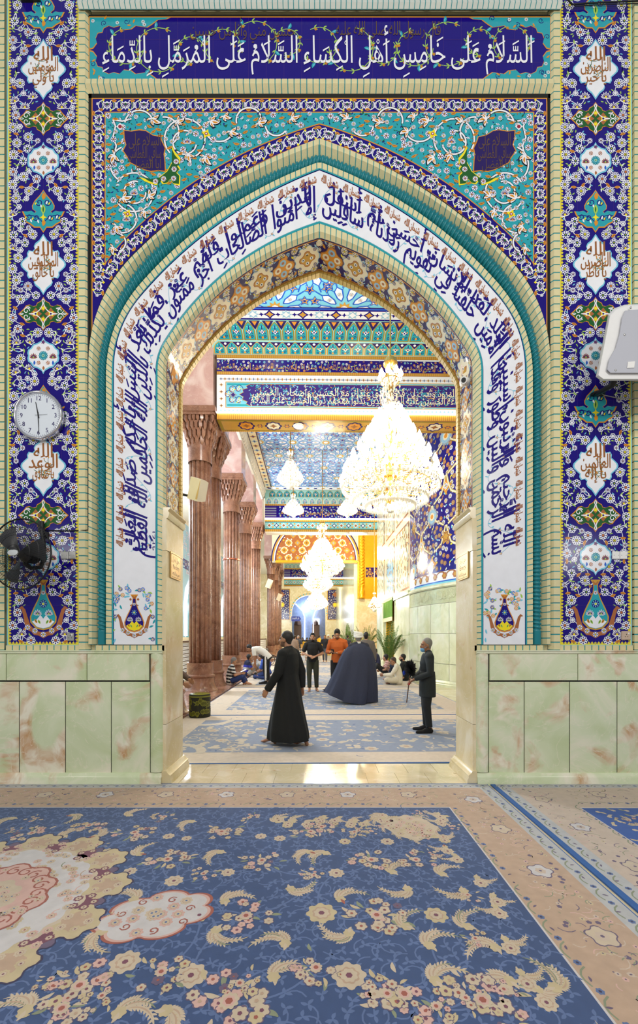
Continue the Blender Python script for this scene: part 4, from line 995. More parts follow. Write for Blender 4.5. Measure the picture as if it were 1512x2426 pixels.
o.scal(*MC, MR * .84, 26, .06, 'ccream', 16, 0); o.scal(*MC, MR * .8, 26, .06, 'cwhite', 17, 0)
for k in range(120):
    a = o.r.random() * 6.3; q = MR * o.r.uniform(.5, .76); rosaceous(o, MC[0] + q * math.cos(a), MC[1] + q * math.sin(a), .03, ('cpink', 'ccream', 'cyel'), lay=18, mid=o.r.choice(('cmid', 'cred', 'cwine'))); o.arc((MC[0] + q * math.cos(a), MC[1] + q * math.sin(a)), (MC[0] + q * math.cos(a + .12), MC[1] + (q + .04) * math.sin(a + .12)), .6, .008, o.r.choice(('ctan', 'cpink', 'cgreen')), 17, 6)
o.scal(*MC, MR * .55, 12, .16, 'cred', 22, 0); o.scal(*MC, MR * .53, 12, .16, 'cpink', 23, 0); o.scal(*MC, MR * .3, 10, .2, 'ccream', 24, 0)
for k in range(90):
    a = o.r.random() * 6.3; q = MR * o.r.uniform(0, .48); rosaceous(o, MC[0] + q * math.cos(a), MC[1] + q * math.sin(a), .03, ('cpink', 'ccream'), lay=25, mid=o.r.choice(('cmid', 'cred', 'cwine')))
for k in range(24): a = k * .262; o.spiral(MC[0] + MR * .42 * math.cos(a), MC[1] + MR * .42 * math.sin(a), .05, .015, a, 1.1, .012, 'cred', 25, 12)
cn = (.79, 3.62)
o.poly([(cn[0] + x, cn[1] + y) for x, y in [(.24 * math.cos(a) * (1 - .2 * abs(math.sin(3 * a))), .26 * math.sin(a) * (1 - .2 * abs(math.cos(3 * a)))) for a in [t * .15 for t in range(42)]]], 'ccream', 14)
for k in range(22): a = k * 1.1; rosaceous(o, cn[0] + .16 * math.cos(a) * (k % 4) / 3, cn[1] + .17 * math.sin(a) * (k % 4) / 3, .035, ('cyel', 'cpink'), lay=15, mid='cwine')
for sgn in (0, 1):
    for k in range(18):                               # leafy scrolls framing the corner
        t = k / 17.; P = (1.16 - t * 1.5 + .06 * math.sin(k * 2), 3.92 - .12 * math.sin(t * 9) ** 2 - .08) if sgn == 0 else (1.1 - .12 * math.sin(t * 9) ** 2, 3.9 - t * 3.4 + .06 * math.sin(k * 2))
        spray(o, P[0], P[1], .12, (3.1 if sgn == 0 else -1.6) + o.r.uniform(-.6, .6), 11)
        rosaceous(o, P[0] - .05 * (1 - sgn), P[1] - .07, .05, lay=12, mid='cwine')
        if k % 2 == 0 and k < 14: cluster(o, P[0] - (.16 if sgn else 0), P[1] - (.0 if sgn else .2), .08, 12)
k = 0
for (x, y) in [(1.0 - .42 * math.cos(a), 3.86 - .42 * math.sin(a)) for a in [t * .16 for t in range(11)]]:
    spray(o, x, y, .15, 2.2 + k * .1, 12); k += 1
    if k % 2: rosaceous(o, x, y, .05, lay=13)
# trim everything beyond the carpet's own edge
def clip_build(o, name, parent, x0, y0, x1, y1, z=.0135, lift=.00022):
    o.v = [(min(max(x, x0), x1), min(max(y, y0), y1), l) for x, y, l in o.v]
    ob = o.build(name, lambda x, y, q: (x, y, q + z), parent, lift=lift, mats=cm); return ob
clip_build(o, 'woven_pattern', big, X0, Y0, X1, Y1)
# neighbouring carpet at the right
o = Orn(52); X0, X1 = 1.90, 6.6
c2 = carpet_slab('carpet', X0, Y0, X1, Y1, cm('cstrip'), 'second blue carpet with beige border beside the large one, along the right wall')
o.poly([(X0, Y0), (X1, Y0), (X1, Y1), (X0, Y1)], 'cstrip', 0)
frame_border(o, X0 + .05, Y0, X1, Y1 - .02, .6, .12, sides='NW', cmn='cbeige')
o.poly([(2.49, Y0), (X1, Y0), (X1, 4.034), (2.49, 4.034)], 'cwhite', 7); o.poly([(2.5, Y0), (X1, Y0), (X1, 4.022), (2.5, 4.022)], 'cnavy', 8)
for x, y in o.scatter((2.55, 2.4, 4.4, 3.98), .1, okf, 3000): o.leaf(x, y, .07, o.r.random() * 6, o.r.choice(('cyel', 'cgreen', 'ccream')), 10, .4, .3); o.scal(x, y, .022, 6, .3, 'ccream', 11)
cluster(o, 3.05, 3.55, .2, 12); cluster(o, 2.75, 3.75, .1, 12); cluster(o, 3.5, 3.7, .14, 12); cluster(o, 3.0, 3.05, .14, 12)
clip_build(o, 'woven_pattern', c2, X0, Y0, X1, Y1)

# ---------------------------------------------------------------- fittings on the front wall
def px3(px, py, d): return Vector(((px - VX) * d / F, d, CZ + (VY - py) * d / F))
def latin(o, txt, cx, cy_, h, col, lay, w=None):
    V, Fc, wd = script(txt, 1.0, ltr=True); k = h; wx_ = wd * k * .96 if w is None else w
    o.mesh([(cx - wx_ / 2 + p[0] * wx_ / wd, cy_ + h * .35 - p[1] * k, p[2]) for p in V], Fc, col, lay)
# clock
ck = thing('clock', 'round white wall clock with silver rim on the navy tile strip', 'clock', W(99, 990, .0))
o_ = Vector(W(99, 990, 0)); rr = 57 / SW
mb = MB(); mb.lathe([(rr * .9, 0), (rr, .01), (rr, .055), (rr * .985, .075), (rr * .94, .082), (rr * .9, .07), (rr * .9, .05)], 64, caps=False)
Mx = Matrix.Rotation(R(90), 4, 'X')
mb.v = [tuple(Mx @ Vector(p)) for p in mb.v]; mb.build('rim', [plain('chrome', (214, 214, 222), .16, .9)], ck, 'all', label='polished silver rim')
mb = MB(); mb.lathe([(rr * .905, .03), (rr * .905, .056), (.001, .056)], 48); mb.v = [tuple(Mx @ Vector(p)) for p in mb.v]; mb.build('dial', [plain('clock_dial', (214, 222, 232), .35, 0, .01)], ck)
o = Orn(3)
for i in range(12):
    a = math.pi / 2 - (i + 1) * math.pi / 6; latin(o, str(i + 1), 40 * math.cos(a), -40 * math.sin(a), 14.5, 'indigo', 0)
for i in range(60): a = i * math.pi / 30; o.stroke([(49 * math.cos(a), 49 * math.sin(a)), ((46.5 if i % 5 else 45.5) * math.cos(a), (46.5 if i % 5 else 45.5) * math.sin(a))], .6, 'indigo', 0)
ob = o.build('numerals', lambda x, y, q: (x / SW, -.058 - q, -y / SW), ck)
for nm_, a, L, w in (('hour_hand', 101, 31, 3), ('minute_hand', 272, 44, 2.2), ('second_hand', 4, 22, .8)):
    mb = MB(); c, s = math.cos(R(a)), math.sin(R(a)); z = -.06 - {'hour_hand': .001, 'minute_hand': .003, 'second_hand': .005}[nm_]
    mb.prism([(-c * 7 + s * w / 2, -s * 7 - c * w / 2), (c * L + s * w * .2, s * L - c * w * .2), (c * L - s * w * .2, s * L + c * w * .2), (-c * 7 - s * w / 2, -s * 7 + c * w / 2)], lambda x, y, off: (x / SW, z - off, y / SW), 0, .0012); mb.build(nm_, [M_BLACKP], ck)
# fan
fc = px3(48, 1313, 4.42); fr = .37
fan = thing('electric_fan', 'black caged fan on a wall bracket at the left edge', 'fan', (wx(100), DW, wz(1300)))
fl_ = Matrix.Translation(Vector(fc) - Vector((wx(100), DW, wz(1300)))) @ Matrix.Rotation(R(-10), 4, 'Z') @ Matrix.Rotation(R(90), 4, 'X')   # local z points to the viewer
def fbuild(mb, name, mats, sm=True, **k): mb.v = [tuple(fl_ @ Vector(p)) for p in mb.v]; return mb.build(name, mats, fan, sm, **k)
mb = MB()
for zz in (0,): mb.tube([(fr * math.cos(t), fr * math.sin(t), zz) for t in [i * 2 * math.pi / 64 for i in range(65)]], .008, 6)
fbuild(mb, 'cage_rim', [M_BLACKM])
for sgn, nm_ in ((1, 'front_guard'), (-1, 'rear_guard')):
    mb = MB()
    for i in range(84):
        a = i * 2 * math.pi / 84; mb.tube([(q * math.cos(a + .5 * (q / fr) ** 1.0), q * math.sin(a + .5 * (q / fr)), sgn * .085 * (1 - (q / fr) ** 3.0)) for q in [fr * t for t in (.16, .35, .55, .75, .9, 1.0)]], .0019, 3, caps=False)
    for q in (.22, .5, .74): mb.tube([(fr * q * math.cos(t), fr * q * math.sin(t), sgn * .085 * (1 - q ** 3)) for t in [i * 2 * math.pi / 40 for i in range(41)]], .0026, 4, caps=False)
    fbuild(mb, nm_, [M_BLACKM])
for i in range(3):
    mb = MB(); a0 = i * 2 * math.pi / 3 + .4; rg = []
    for q in (.05, .12, .2, .27, .31): rg.append([(q * math.cos(a0 + s * w - q), q * math.sin(a0 + s * w - q), .02 * s + h) for s, w, h in ((-1, .4, 0), (0, .4, .008), (1, .4, 0), (0, .4, -.004))])
    mb.rings(rg); fbuild(mb, 'blade', [plain('fan_blade', (40, 42, 46), .4)])
mb = MB(); mb.lathe([(.001, -.2), (.06, -.2), (.075, -.17), (.075, -.06), (.05, -.03), (.04, .0), (.001, .0)], 24); fbuild(mb, 'motor_housing', [M_BLACKP])
mb = MB(); mb.lathe([(.001, .075), (.066, .078), (.062, .092), (.001, .097)], 24, rf=lambda a, z: 1 - .55 * abs(math.sin(a)) ** 1.2); fbuild(mb, 'hub_badge', [plain('badge_silver', (206, 210, 214), .3, .3)])
mb = MB(); q0 = Vector((wx(100), DW, wz(1300))); L_ = lambda p: Vector(p) - q0
mb.boxb(-.03, -.03, (wz(1262) - q0.z), .03, 0, (wz(1236) - q0.z)); mb.tube([L_(px3(100, 1237, 4.74)), L_(px3(100, 1262, 4.70)), L_(px3(104, 1290, 4.66)), L_(px3(104, 1325, 4.62)), L_(px3(97, 1344, 4.58)), L_(px3(74, 1346, 4.56)), L_(px3(58, 1335, 4.56))], .022, 8); mb.box((.055, -.03, wz(1268) - q0.z), (.06, .05, .06))
mb.build('bracket', [M_BLACKP], fan, True)
# cables
mb = MB(); mb.tube([W(210.5, y, .012) for y in (560, 800, 1000, 1200, 1255)] + [W(206, 1258, .03), W(150, 1258, .006), W(106, 1257, .02)], .006, 6); mb.build('power_cable', [M_BLACKP], label='black cable running down the brick edge to the fan', cat='cable')
mb = MB(); mb.tube([W(1404, 938, .1), W(1428, 940, .03), W(1470, 946, .01), W(1506, 948, .04), W(1560, 952, .04)], .005, 6); mb.build('speaker_cable', [plain('grey_cable', (150, 150, 140), .6)], label='thin grey cable leading from the loudspeaker bracket to the right', cat='cable')
mb = MB(); mb.tube([W(1330, 14, .07), W(1352, 20, .03), W(1390, 17, .03), W(1430, 15, .03), W(1500, 18, .05), W(1560, 14, .05)], .008, 6); mb.tube([W(1330, 17, .07), W(1360, 24, .03), W(1420, 20, .03), W(1560, 22, .05)], .005, 6); mb.build('cable_bundle', [M_BLACKP], True and None, label='dark cable bundle crossing the right strip at the top edge', cat='cable')
mb = MB(); mb.boxb(*(lambda a, b: (a[0], DW - .07, b[2], b[0], DW, a[2]))(W(52, -8), W(97, 7))); mb.build('junction_box', [M_BLACKP], label='black box at the top of the left tile strip', cat='box')
# loudspeaker
sp_ = thing('loudspeaker', 'large white wall loudspeaker with grey grille at the right edge', 'speaker', tuple(px3(1500, 810, 4.3)))
so = px3(1500, 810, 4.3)
def spv(L): return [px3(x, y, d) - so for x, y, d in L]
outer = [(1441, 745), (1456, 730), (1480, 722), (1616, 716), (1640, 732), (1668, 890), (1655, 902), (1424, 902), (1412, 893)]
def ringp(k, d, dy=0): cxm, cym = 1540, 812; return spv([(cxm + (x - cxm) * k, cym + (y - cym) * k + dy, d) for x, y in outer])
mb = MB(); mb.rings([ringp(.72, 4.66), ringp(.94, 4.42), ringp(1.0, 4.3), ringp(.985, 4.25), ringp(.95, 4.225)]); mb.build('cabinet', [M_GREYP], sp_, True)
gq = [(1481, 736), (1600, 726), (1620, 740), (1642, 872), (1625, 884), (1446, 884), (1438, 876), (1443, 852), (1458, 826), (1468, 790), (1474, 752)]
mb = MB(); mb.rings([spv([(x, y, 4.24) for x, y in gq]), spv([(x, y, 4.205) for x, y in gq]), spv([(1540 + (x - 1540) * .985, 810 + (y - 810) * .985, 4.2) for x, y in gq])])
def grille_mat():
    m, nt, b, N, L = nmat('perforated_grille'); tc = N('ShaderNodeTexCoord'); v = N('ShaderNodeTexVoronoi'); v.inputs['Scale'].default_value = 95; v.inputs['Randomness'].default_value = 0; L(tc.outputs['Object'], v.inputs['Vector'])
    r = N('ShaderNodeValToRGB'); r.color_ramp.elements[0].position = .22; r.color_ramp.elements[0].color = lin((96, 98, 106)) + (1,); r.color_ramp.elements[1].position = .34; r.color_ramp.elements[1].color = lin((178, 180, 190)) + (1,)
    L(v.outputs['Distance'], r.inputs[0]); L(r.outputs[0], b.inputs['Base Color']); b.inputs['Roughness'].default_value = .5; return m
mb.build('grille', [grille_mat()], sp_)
mb = MB(); mb.rings([spv([(1488, 857, 4.2), (1505, 856, 4.2), (1503, 871, 4.2), (1486, 872, 4.2)]), spv([(1488, 857, 4.194), (1505, 856, 4.194), (1503, 871, 4.194), (1486, 872, 4.194)])]); mb.build('badge', [M_WHITEP], sp_)
for x, y in ((1495, 729), (1480, 793), (1459, 877), (1560, 729)): mb = MB(); mb.ell(px3(x, y, 4.2) - so, (.011, .008, .011), 8, 6); mb.build('screw', [M_STEEL], sp_)
for x in (1436, 1505): mb = MB(); mb.ell(px3(x, 897, 4.27) - so, (.022, .012, .008), 8, 6); mb.build('foot', [M_BLACKP], sp_)
mb = MB(); mb.tube([px3(1455, 900, 4.42) - so, px3(1452, 912, 4.45) - so, px3(1424, 928, 4.6) - so, px3(1410, 934, 4.75) - so], [.035, .03, .026, .026], 8); mb.lathe([(.075, 0), (.075, .02), (.03, .03)], 16, tuple(Vector(W(1412, 940)) - so - Vector((0, .03, 0)))); mb.build('bracket', [M_BLACKM], sp_, True)
# sockets and switches
def socket(px0, py0, px1, py1, mat, label, gangs, pins, cat='socket'):
    q = thing('power_socket' if cat == 'socket' else 'blanking_plate', label, cat, W((px0 + px1) / 2, (py0 + py1) / 2)); w, h = (px1 - px0) / SW, (py1 - py0) / SW
    for g in range(gangs):
        x0 = -w / 2 + w * g / gangs; mb = MB(); mb.rings([[(x0 + .002, 0, -h / 2), (x0 + w / gangs - .002, 0, -h / 2), (x0 + w / gangs - .002, 0, h / 2), (x0 + .002, 0, h / 2)], [(x0 + .002, -.014, -h / 2), (x0 + w / gangs - .002, -.014, -h / 2), (x0 + w / gangs - .002, -.014, h / 2), (x0 + .002, -.014, h / 2)], [(x0 + .006, -.018, -h / 2 + .004), (x0 + w / gangs - .006, -.018, -h / 2 + .004), (x0 + w / gangs - .006, -.018, h / 2 - .004), (x0 + .006, -.018, h / 2 - .004)]]); pl = mb.build('plate', [mat], q)
        mb = MB()
        xc = x0 + w / gangs / 2
        if pins:
            for a, b in ((0, .012), (-.014, -.012), (.014, -.012)): mb.box((xc + a, -.0185, b), (.006, .002, .012 if a == 0 else .008))
            mb.build('pin_hole', [M_BLACKP], pl); mb = MB(); mb.box((xc + .022, -.02, .022), (.014, .006, .02)); mb.build('rocker', [M_WHITEP], pl)
        else: [MB().ell((xc + sg * w / gangs * .3, -.019, 0), (.003, .002, .003), 6, 4).build('screw', [M_BLACKP], pl) for sg in (-1, 1)]
    return q
socket(146, 1307, 181, 1325, M_STEEL, 'steel double blanking plate beside the fan', 2, False, 'switch')
socket(160, 1499, 177, 1518, M_STEEL, 'grey power socket at the foot of the left tile strip', 1, True)
socket(1449, 1307, 1485, 1325, M_WHITEP, 'white double blanking plate on the right tile strip', 2, False, 'switch')
socket(1471, 1495, 1493, 1516, plain('beige_plastic', (196, 172, 150), .4), 'beige power socket at the foot of the right tile strip', 1, True)
# cctv camera on the arch lining
q = Vector((wx(2 * CX - 392) - .0, DW + .16, CZ + (VY - 905) * (DW + .16) / F))
cc = thing('security_camera', 'small white security camera on the right side of the arch lining', 'camera', tuple(q))
mb = MB(); mb.tube([(0, 0, 0), (-.04, -.01, 0)], .045, 14); mb.build('mount', [M_WHITEP], cc, True)
mb = MB(); mb.tube([(-.05, .04, .01), (-.075, -.05, -.015), (-.08, -.07, -.02)], [.04, .043, .04], 16); mb.build('housing', [M_WHITEP], cc, True)
mb = MB(); mb.tube([(-.0795, -.068, -.02), (-.082, -.076, -.022)], [.026, .026], 14); mb.build('lens', [M_BLACKP], cc, True)
# engraved plaques on the jambs
for sx, lines, lab in ((1, ('دخول الرجال', 'Men Entry', 'مردانه'), 'brass plaque with lettering on the left jamb'), (-1, ('دخول الرجال', 'Entry', 'مردانه'), 'brass plaque with lettering on the right jamb')):
    x = (JL + .024) if sx > 0 else (JR - .024); y0, y1, z0, z1 = DW + .09, DW + .43, 2.33, 2.63
    q = thing('plaque', lab, 'plaque', (x, (y0 + y1) / 2, (z0 + z1) / 2))
    mb = MB(); mb.box((0, 0, 0), (.016, y1 - y0, z1 - z0)); mb.build('plate', [plain('brass_plate_%d' % sx, (206, 168, 98), .3, .55)], q)
    o = Orn(1)
    put = lambda t, y, h, ltr: put_script(o, t, 'brown2', 1, 12 if not ltr else 11, -12 if not ltr else -11, y, h, 1.1, ltr)
    put(lines[0], -5, 8, False); put(lines[1], 3.5, 7, True); put(lines[2], 11, 6.5, False)
    o.stroke([(-15.5, -13.5), (15.5, -13.5), (15.5, 13.5), (-15.5, 13.5), (-15.5, -13.5)], .6, 'brown2', 1)
    o.build('lettering', lambda a, b, off: (sx * (.009 + off), a / 100. * sx, -b / 100.), q)
# ---------------------------------------------------------------- the hall beyond the doorway (its own axis)
FRAME = HROT
def hp(px, py, d): return Vector(((px - 740) * d / F, d, CZ + (VY - py) * d / F))
ZC = 10.2                                   # hall ceiling
M_PLASTER = plain('pale_plaster', (222, 214, 200), .5)
M_WOOD = plain('dark_wood', (84, 56, 40), .45)
M_LED = plain('led_strip', (255, 250, 240), .5, emit=7)
M_LEDB = plain('led_arch', (236, 244, 255), .5, emit=6)
ST = dict(kind='structure')
def face_y(y):      # vertical face at depth y looking to the viewer
    return lambda x, z, off: (x, y - off, z)
def face_x(x, sgn=-1):
    return lambda y, z, off: (x + sgn * off, y, z)
def rect(o, x0, z0, x1, z1, col, lay): o.poly([(x0, z0), (x1, z0), (x1, z1), (x0, z1)], col, lay)
def hscript(o, txt, xr, xl, zb, size, col, lay, tall=1.4):
    V, Fc, wd = script(txt, tall); k = (xr - xl) / wd
    o.mesh([(xr + p[0] * k, zb + p[1] * size, p[2]) for p in V], Fc, col, lay)
def teeth(o, x0, z0, x1, z1, n, col='gold', bed='brown', lay=1):
    rect(o, x0, z0, x1, z1, bed, lay)
    for i in range(n):
        a = x0 + (x1 - x0) * i / n; w = (x1 - x0) / n; rect(o, a + w * .1, z0 + .01, a + w * .9, z1 - .01, col, lay + 1)
def floral(o, x0, z0, x1, z1, d, cols=('white', 'orange'), lay=2, gap='navy', leaf=('lime', 'sky'), r=.4):
    P = o.scatter((x0, z0, x1, z1), d, lambda x, y: True, int(9 * (x1 - x0) * (z1 - z0) / d / d) + 50)
    for i, (x, y) in enumerate(P):
        if i % 3: o.flower(x, y, d * r, 6, o.r.choice(cols), gap, 'yellow', 'red', lay)
        else: o.leaf(x, y, d * .7, o.r.random() * 6, o.r.choice(leaf), lay, .45, .2); o.leaf(x, y, d * .6, o.r.random() * 6, o.r.choice(cols), lay, .4, .2)
    return P
def niche(o, x, z, w, h, lay, frame='gold', fill='teal', motif=1):
    out = [(x - w / 2, z), (x + w / 2, z), (x + w / 2, z + h * .5), (x + w * .34, z + h * .78), (x, z + h), (x - w * .34, z + h * .78), (x - w / 2, z + h * .5)]
    o.poly(out, frame, lay); o.poly([(x + (a - x) * .82, z + h * .05 + (b - z) * .88) for a, b in out], fill, lay + 1)
    o.star(x, z + h * .45, w * .26, 4, .5, 'navy' if motif == 2 else 'white', lay + 2, math.pi / 2); o.star(x, z + h * .45, w * .2, 4, .5, 'white' if motif == 2 else 'cream', lay + 3, math.pi / 2); o.disc(x, z + h * .45, w * .07, 'navy', lay + 4, 6)
    for s in (-1, 1):
        o.spiral(x + s * w * .2, z + h * .2, w * .12, w * .03, 0, 1.1 * s, w * .045, 'navy', lay + 2, 10); o.arc((x, z + h * .8), (x + s * w * .28, z + h * .35), -.3 * s, w * .05, 'navy', lay + 2, 6); o.disc(x + s * w * .22, z + h * .5, w * .06, 'orange', lay + 3, 5); o.disc(x + s * w * .12, z + h * .72, w * .05, 'sky', lay + 3, 5)
    o.disc(x, z + h * .16, w * .1, 'orange', lay + 3, 6)

# --- first cross beam
BX0, BX1, BY, BT, BZ = -2.75, 6.2, 12.2, .72, 7.9
tb = thing('trim_2', None, None, (0, 0, 0), **ST)
mb = MB(); mb.boxb(BX0, BY, BZ, BX1, BY + BT, 9.8); mb.build('beam_core', [M_PLASTER], tb)
o = Orn(61)
teeth(o, BX0, 7.9, BX1, 8.09, 150)
rect(o, BX0, 8.09, BX1, 8.99 + .14, 'white', 1)
for i in range(150):
    x = BX0 + .12 + i * .12 * .5 * 2 * .98
    if x > BX1 - .1: break
    o.star(x, 9.07, .05, 4, .5, 'gold' if i % 2 else 'grey', 2, 0); o.star(x, 9.07, .02, 4, .5, 'navy', 3, 0); o.star(x + .06, 9.07, .02, 4, .4, 'navy', 2, .78); o.star(x, 8.16, .04, 4, .5, 'ltblue', 2)
for z in (8.3, 8.5, 8.7, 8.9): o.star(BX0 + .13, z, .055, 4, .5, 'gold', 2); o.star(BX0 + .13, z, .022, 4, .5, 'navy', 3)
rect(o, BX0 + .25, 8.24, BX1, 8.99, 'gold', 2); rect(o, BX0 + .27, 8.26, BX1, 8.97, 'sky', 3); rect(o, BX0 + .3, 8.29, BX1, 8.34, 'teal', 4); rect(o, BX0 + .3, 8.89, BX1, 8.94, 'teal', 4)
q = [(-1.78, 8.3), (-1.9, 8.36), (-1.86, 8.42), (-2.0, 8.48), (-1.98, 8.56), (-2.1, 8.62), (-1.98, 8.68), (-2.0, 8.76), (-1.86, 8.8), (-1.9, 8.86), (-1.78, 8.92), (BX1, 8.92), (BX1, 8.3)]
o.poly([(x - .015 if x < 0 else x, z + (.012 if z > 8.6 else -.012)) for x, z in q], 'gold', 5); o.poly(q, 'violet', 6)
for x, z in ((-2.3, 8.46), (-2.3, 8.76), (-2.42, 8.62), (-2.12, 8.45), (-2.12, 8.78)):
    o.spiral(x, z, .13, .03, 0, 1.2, .016, 'navy', 5, 16); o.flower(x, z, .05, 6, 'white', 'teal', 'yellow', 'red', 6)
    for k in range(5): o.leaf(x, z, .1, k * 1.3, o.r.choice(('yellow', 'orange', 'white')), 5, .3)
o.star(-2.28, 8.61, .12, 4, .6, 'grey', 7); o.star(-2.28, 8.61, .07, 4, .6, 'violet', 8)
for i in range(900):
    x, z = o.r.uniform(-1.8, 4.6), o.r.uniform(8.31, 8.9); o.leaf(x, z, .07, o.r.random() * 6, o.r.choice(('teal', 'sky', 'teal', 'ltblue', 'gold')), 7, .3, .3)
hscript(o, 'يَوْمَ الْوُرُودِ وَثَبِّتْ لِي قَدَمَ صِدْقٍ عِنْدَكَ مَعَ الْحُسَيْنِ وَأَصْحَابِ الْحُسَيْنِ', 4.55, -1.72, 8.6, .26, 'cream', 8, 1.5)
hscript(o, 'شَفَاعَةَ الْحُسَيْنِ عَلَيْهِ السَّلَامُ الَّذِينَ بَذَلُوا مُهَجَهُمْ دُونَ الْحُسَيْنِ عَلَيْهِ السَّلَامُ', 4.5, -1.78, 8.38, .27, 'cream', 9, 1.8)
teeth(o, BX0, 9.19, BX1, 9.29, 160); rect(o, BX0, 9.13, BX1, 9.19, 'white', 1)
rect(o, BX0, 9.29, BX1, 9.63, 'navy', 1); rect(o, BX0, 9.63, BX1, 9.67, 'white', 1); teeth(o, BX0, 9.67, BX1, 9.77, 160)
floral(o, BX0, 9.31, 4.8, 9.61, .09, ('white', 'sky', 'orange', 'purple'), 2)
hscript(o, 'بسم الله الرحمن الرحيم والشمس وضحيها والقمر اذا تليها والنهار اذا جليها', 4.6, .25, 9.37, .17, 'gold', 6, 1.5); hscript(o, 'صدق الله الكريم بسم الله الرحمن الرحيم والشمس', .15, BX0 + .05, 9.37, .17, 'gold', 6, 1.5)
o.build('tile_facing', face_y(BY), tb, lift=.0012)
o = Orn(62); rect(o, BX0, BY, BX1, BY + BT, 'brown', 0); rect(o, BX0, BY + .02, BX1, BY + BT - .02, 'olive', 1); rect(o, BX0 + .1, BY + .1, BX1, BY + BT - .12, 'gold', 2)
for i in range(11):
    x = BX0 + .8 + i * .8; o.scal(x, BY + .35, .26, 8, .25, 'indigo', 3); o.scal(x, BY + .35, .2, 8, .25, 'cream' if i % 2 else 'orange', 4); o.star(x, BY + .35, .12, 4, .5, 'brown', 5); o.star(x + .4, BY + .35, .12, 6, .5, 'indigo', 3); o.star(x + .4, BY + .35, .08, 6, .5, 'orange', 4)
teeth(o, BX0, BY + BT - .08, BX1, BY + BT - .01, 150, lay=3)
o.build('soffit_tile', lambda x, y, off: (x, y, BZ - off), tb, lift=.0012)
mb = MB(); mb.boxb(BX0, BY - .06, 8.075, BX1, BY - .005, 8.10); mb.build('led_strip', [M_LED], tb)

# --- cove with two tiers of pointed niches, and the strapwork ceiling of the first bay
tcv = thing('trim_3', None, None, (0, 0, 0), **ST)
o = Orn(63); wN = .36
rect(o, BX0 - .1, 0, BX1, .5, 'paleteal', 0); rect(o, BX0 - .1, .5, BX1, 1.02, 'paleteal', 0)
for i in range(25):
    x = BX0 + .1 + i * wN; niche(o, x, .02, wN * .94, .44, 1, 'gold', 'teal', 1)
    o.poly([(x + wN * .06, .44), (x + wN * .5, .26), (x + wN * .94, .44)], 'indigo', 3); o.disc(x + wN * .5, .38, .04, 'white', 4)
    niche(o, x + wN / 2, .5, wN * .94, .46, 1, 'olive', 'teal', 2); o.poly([(x + wN * .56, .98), (x + wN, .76), (x + wN * 1.44, .98)], 'indigo', 3); o.poly([(x + wN * .8, .96), (x + wN, .86), (x + wN * 1.2, .96)], 'orange', 4)
def cove(x, t, off):                       # t 0..1 climbs and leans towards the viewer
    b = np.where(t < .5, t / .5 * .22, .22 + (t - .5) / .52 * .6); z = 9.77 + np.where(t < .5, t / .5 * .27, .27 + (t - .5) / .52 * .16)
    return x, BY - b - off * .6, z - off * .6
o.build('niche_cove', cove, tcv, lift=.003)
def strap(o, cx, cy_, r, lay=3, sy=1.0, gold='gold', line='blue', fl='white'):
    A = [(cx + r * math.cos(2 * math.pi * k / 10), cy_ + sy * r * math.sin(2 * math.pi * k / 10)) for k in range(10)]
    o.poly([(cx + r * .3 * (1 if k % 2 else .6) * math.cos(math.pi * k / 10), cy_ + sy * r * .3 * (1 if k % 2 else .6) * math.sin(math.pi * k / 10)) for k in range(20)], gold, lay)
    o.disc(cx, cy_, r * .13, 'white', lay + 1, 8, r * .13 * sy)
    for k in range(10):
        a = 2 * math.pi * k / 10; a2 = a + math.pi / 10; pt = lambda q, t: (cx + q * r * math.cos(t), cy_ + sy * q * r * math.sin(t))
        o.poly([pt(.34, a), pt(.5, a - .2), pt(.78, a - .17), pt(.92, a), pt(.78, a + .17), pt(.5, a + .2)], fl, lay)
        p_ = pt(.62, a); o.flower(p_[0], p_[1], r * .075, 6, 'grey', 'white', 'orange', 'navy', lay + 1)
        for q in range(4): t_ = pt(.9 + .2 * o.r.random(), a2 + o.r.uniform(-.12, .12)); o.disc(t_[0], t_[1], r * .03, o.r.choice(('white', 'orange', 'navy', 'white')), lay + 1, 6)
        p_ = pt(1.03, a2); o.star(p_[0], p_[1], r * .17, 5, .42, gold, lay, a2); o.disc(p_[0], p_[1], r * .05, 'navy', lay + 1, 6)
        hexa = [pt(.34, a), pt(.5, a - .2), pt(.78, a - .17), pt(.92, a), pt(.78, a + .17), pt(.5, a + .2)]; o.stroke(hexa + hexa[:1], r * .045, line, lay + 2)
        st5 = [pt(1.03, a2)] and [(p_[0] + r * .2 * (1 if i % 2 == 0 else .45) * math.cos(a2 + math.pi * i / 5), p_[1] + sy * r * .2 * (1 if i % 2 == 0 else .45) * math.sin(a2 + math.pi * i / 5)) for i in range(10)]; o.stroke(st5 + st5[:1], r * .04, line, lay + 2)
        o.stroke([pt(.92, a), pt(1.18, a)], r * .045, line, lay + 2); o.stroke([pt(.78, a + .17), p_, pt(.78, a + 2 * math.pi / 10 - .17)], r * .03, line, lay + 1)
def strap_field(o, x0, y0, x1, y1, r, bg_='sky', **k):
    rect(o, x0, y0, x1, y1, bg_, 1); nx = max(1, round((x1 - x0) / (r * 2.2))); ny = max(1, round((y1 - y0) / (r * 1.9))); dx, dy = (x1 - x0) / nx, (y1 - y0) / ny
    for j in range(ny + 1):
        for i in range(nx + 1):
            X = x0 + (i + (.5 if j % 2 else 0)) * dx
            if X <= x1 + .01: strap(o, X, y0 + j * dy, r, 3, **k)
    o.v = [(min(max(x, x0), x1), min(max(y, y0), y1), l) for x, y, l in o.v]
o = Orn(64); strap_field(o, BX0, 5.4, 6.2, 11.0, .78)
rect(o, BX0, 10.95, 6.2, 11.4, 'navy', 9); rect(o, BX0, 10.98, 6.2, 11.02, 'blue', 10); rect(o, BX0, 11.07, 6.2, 11.34, 'white', 10)
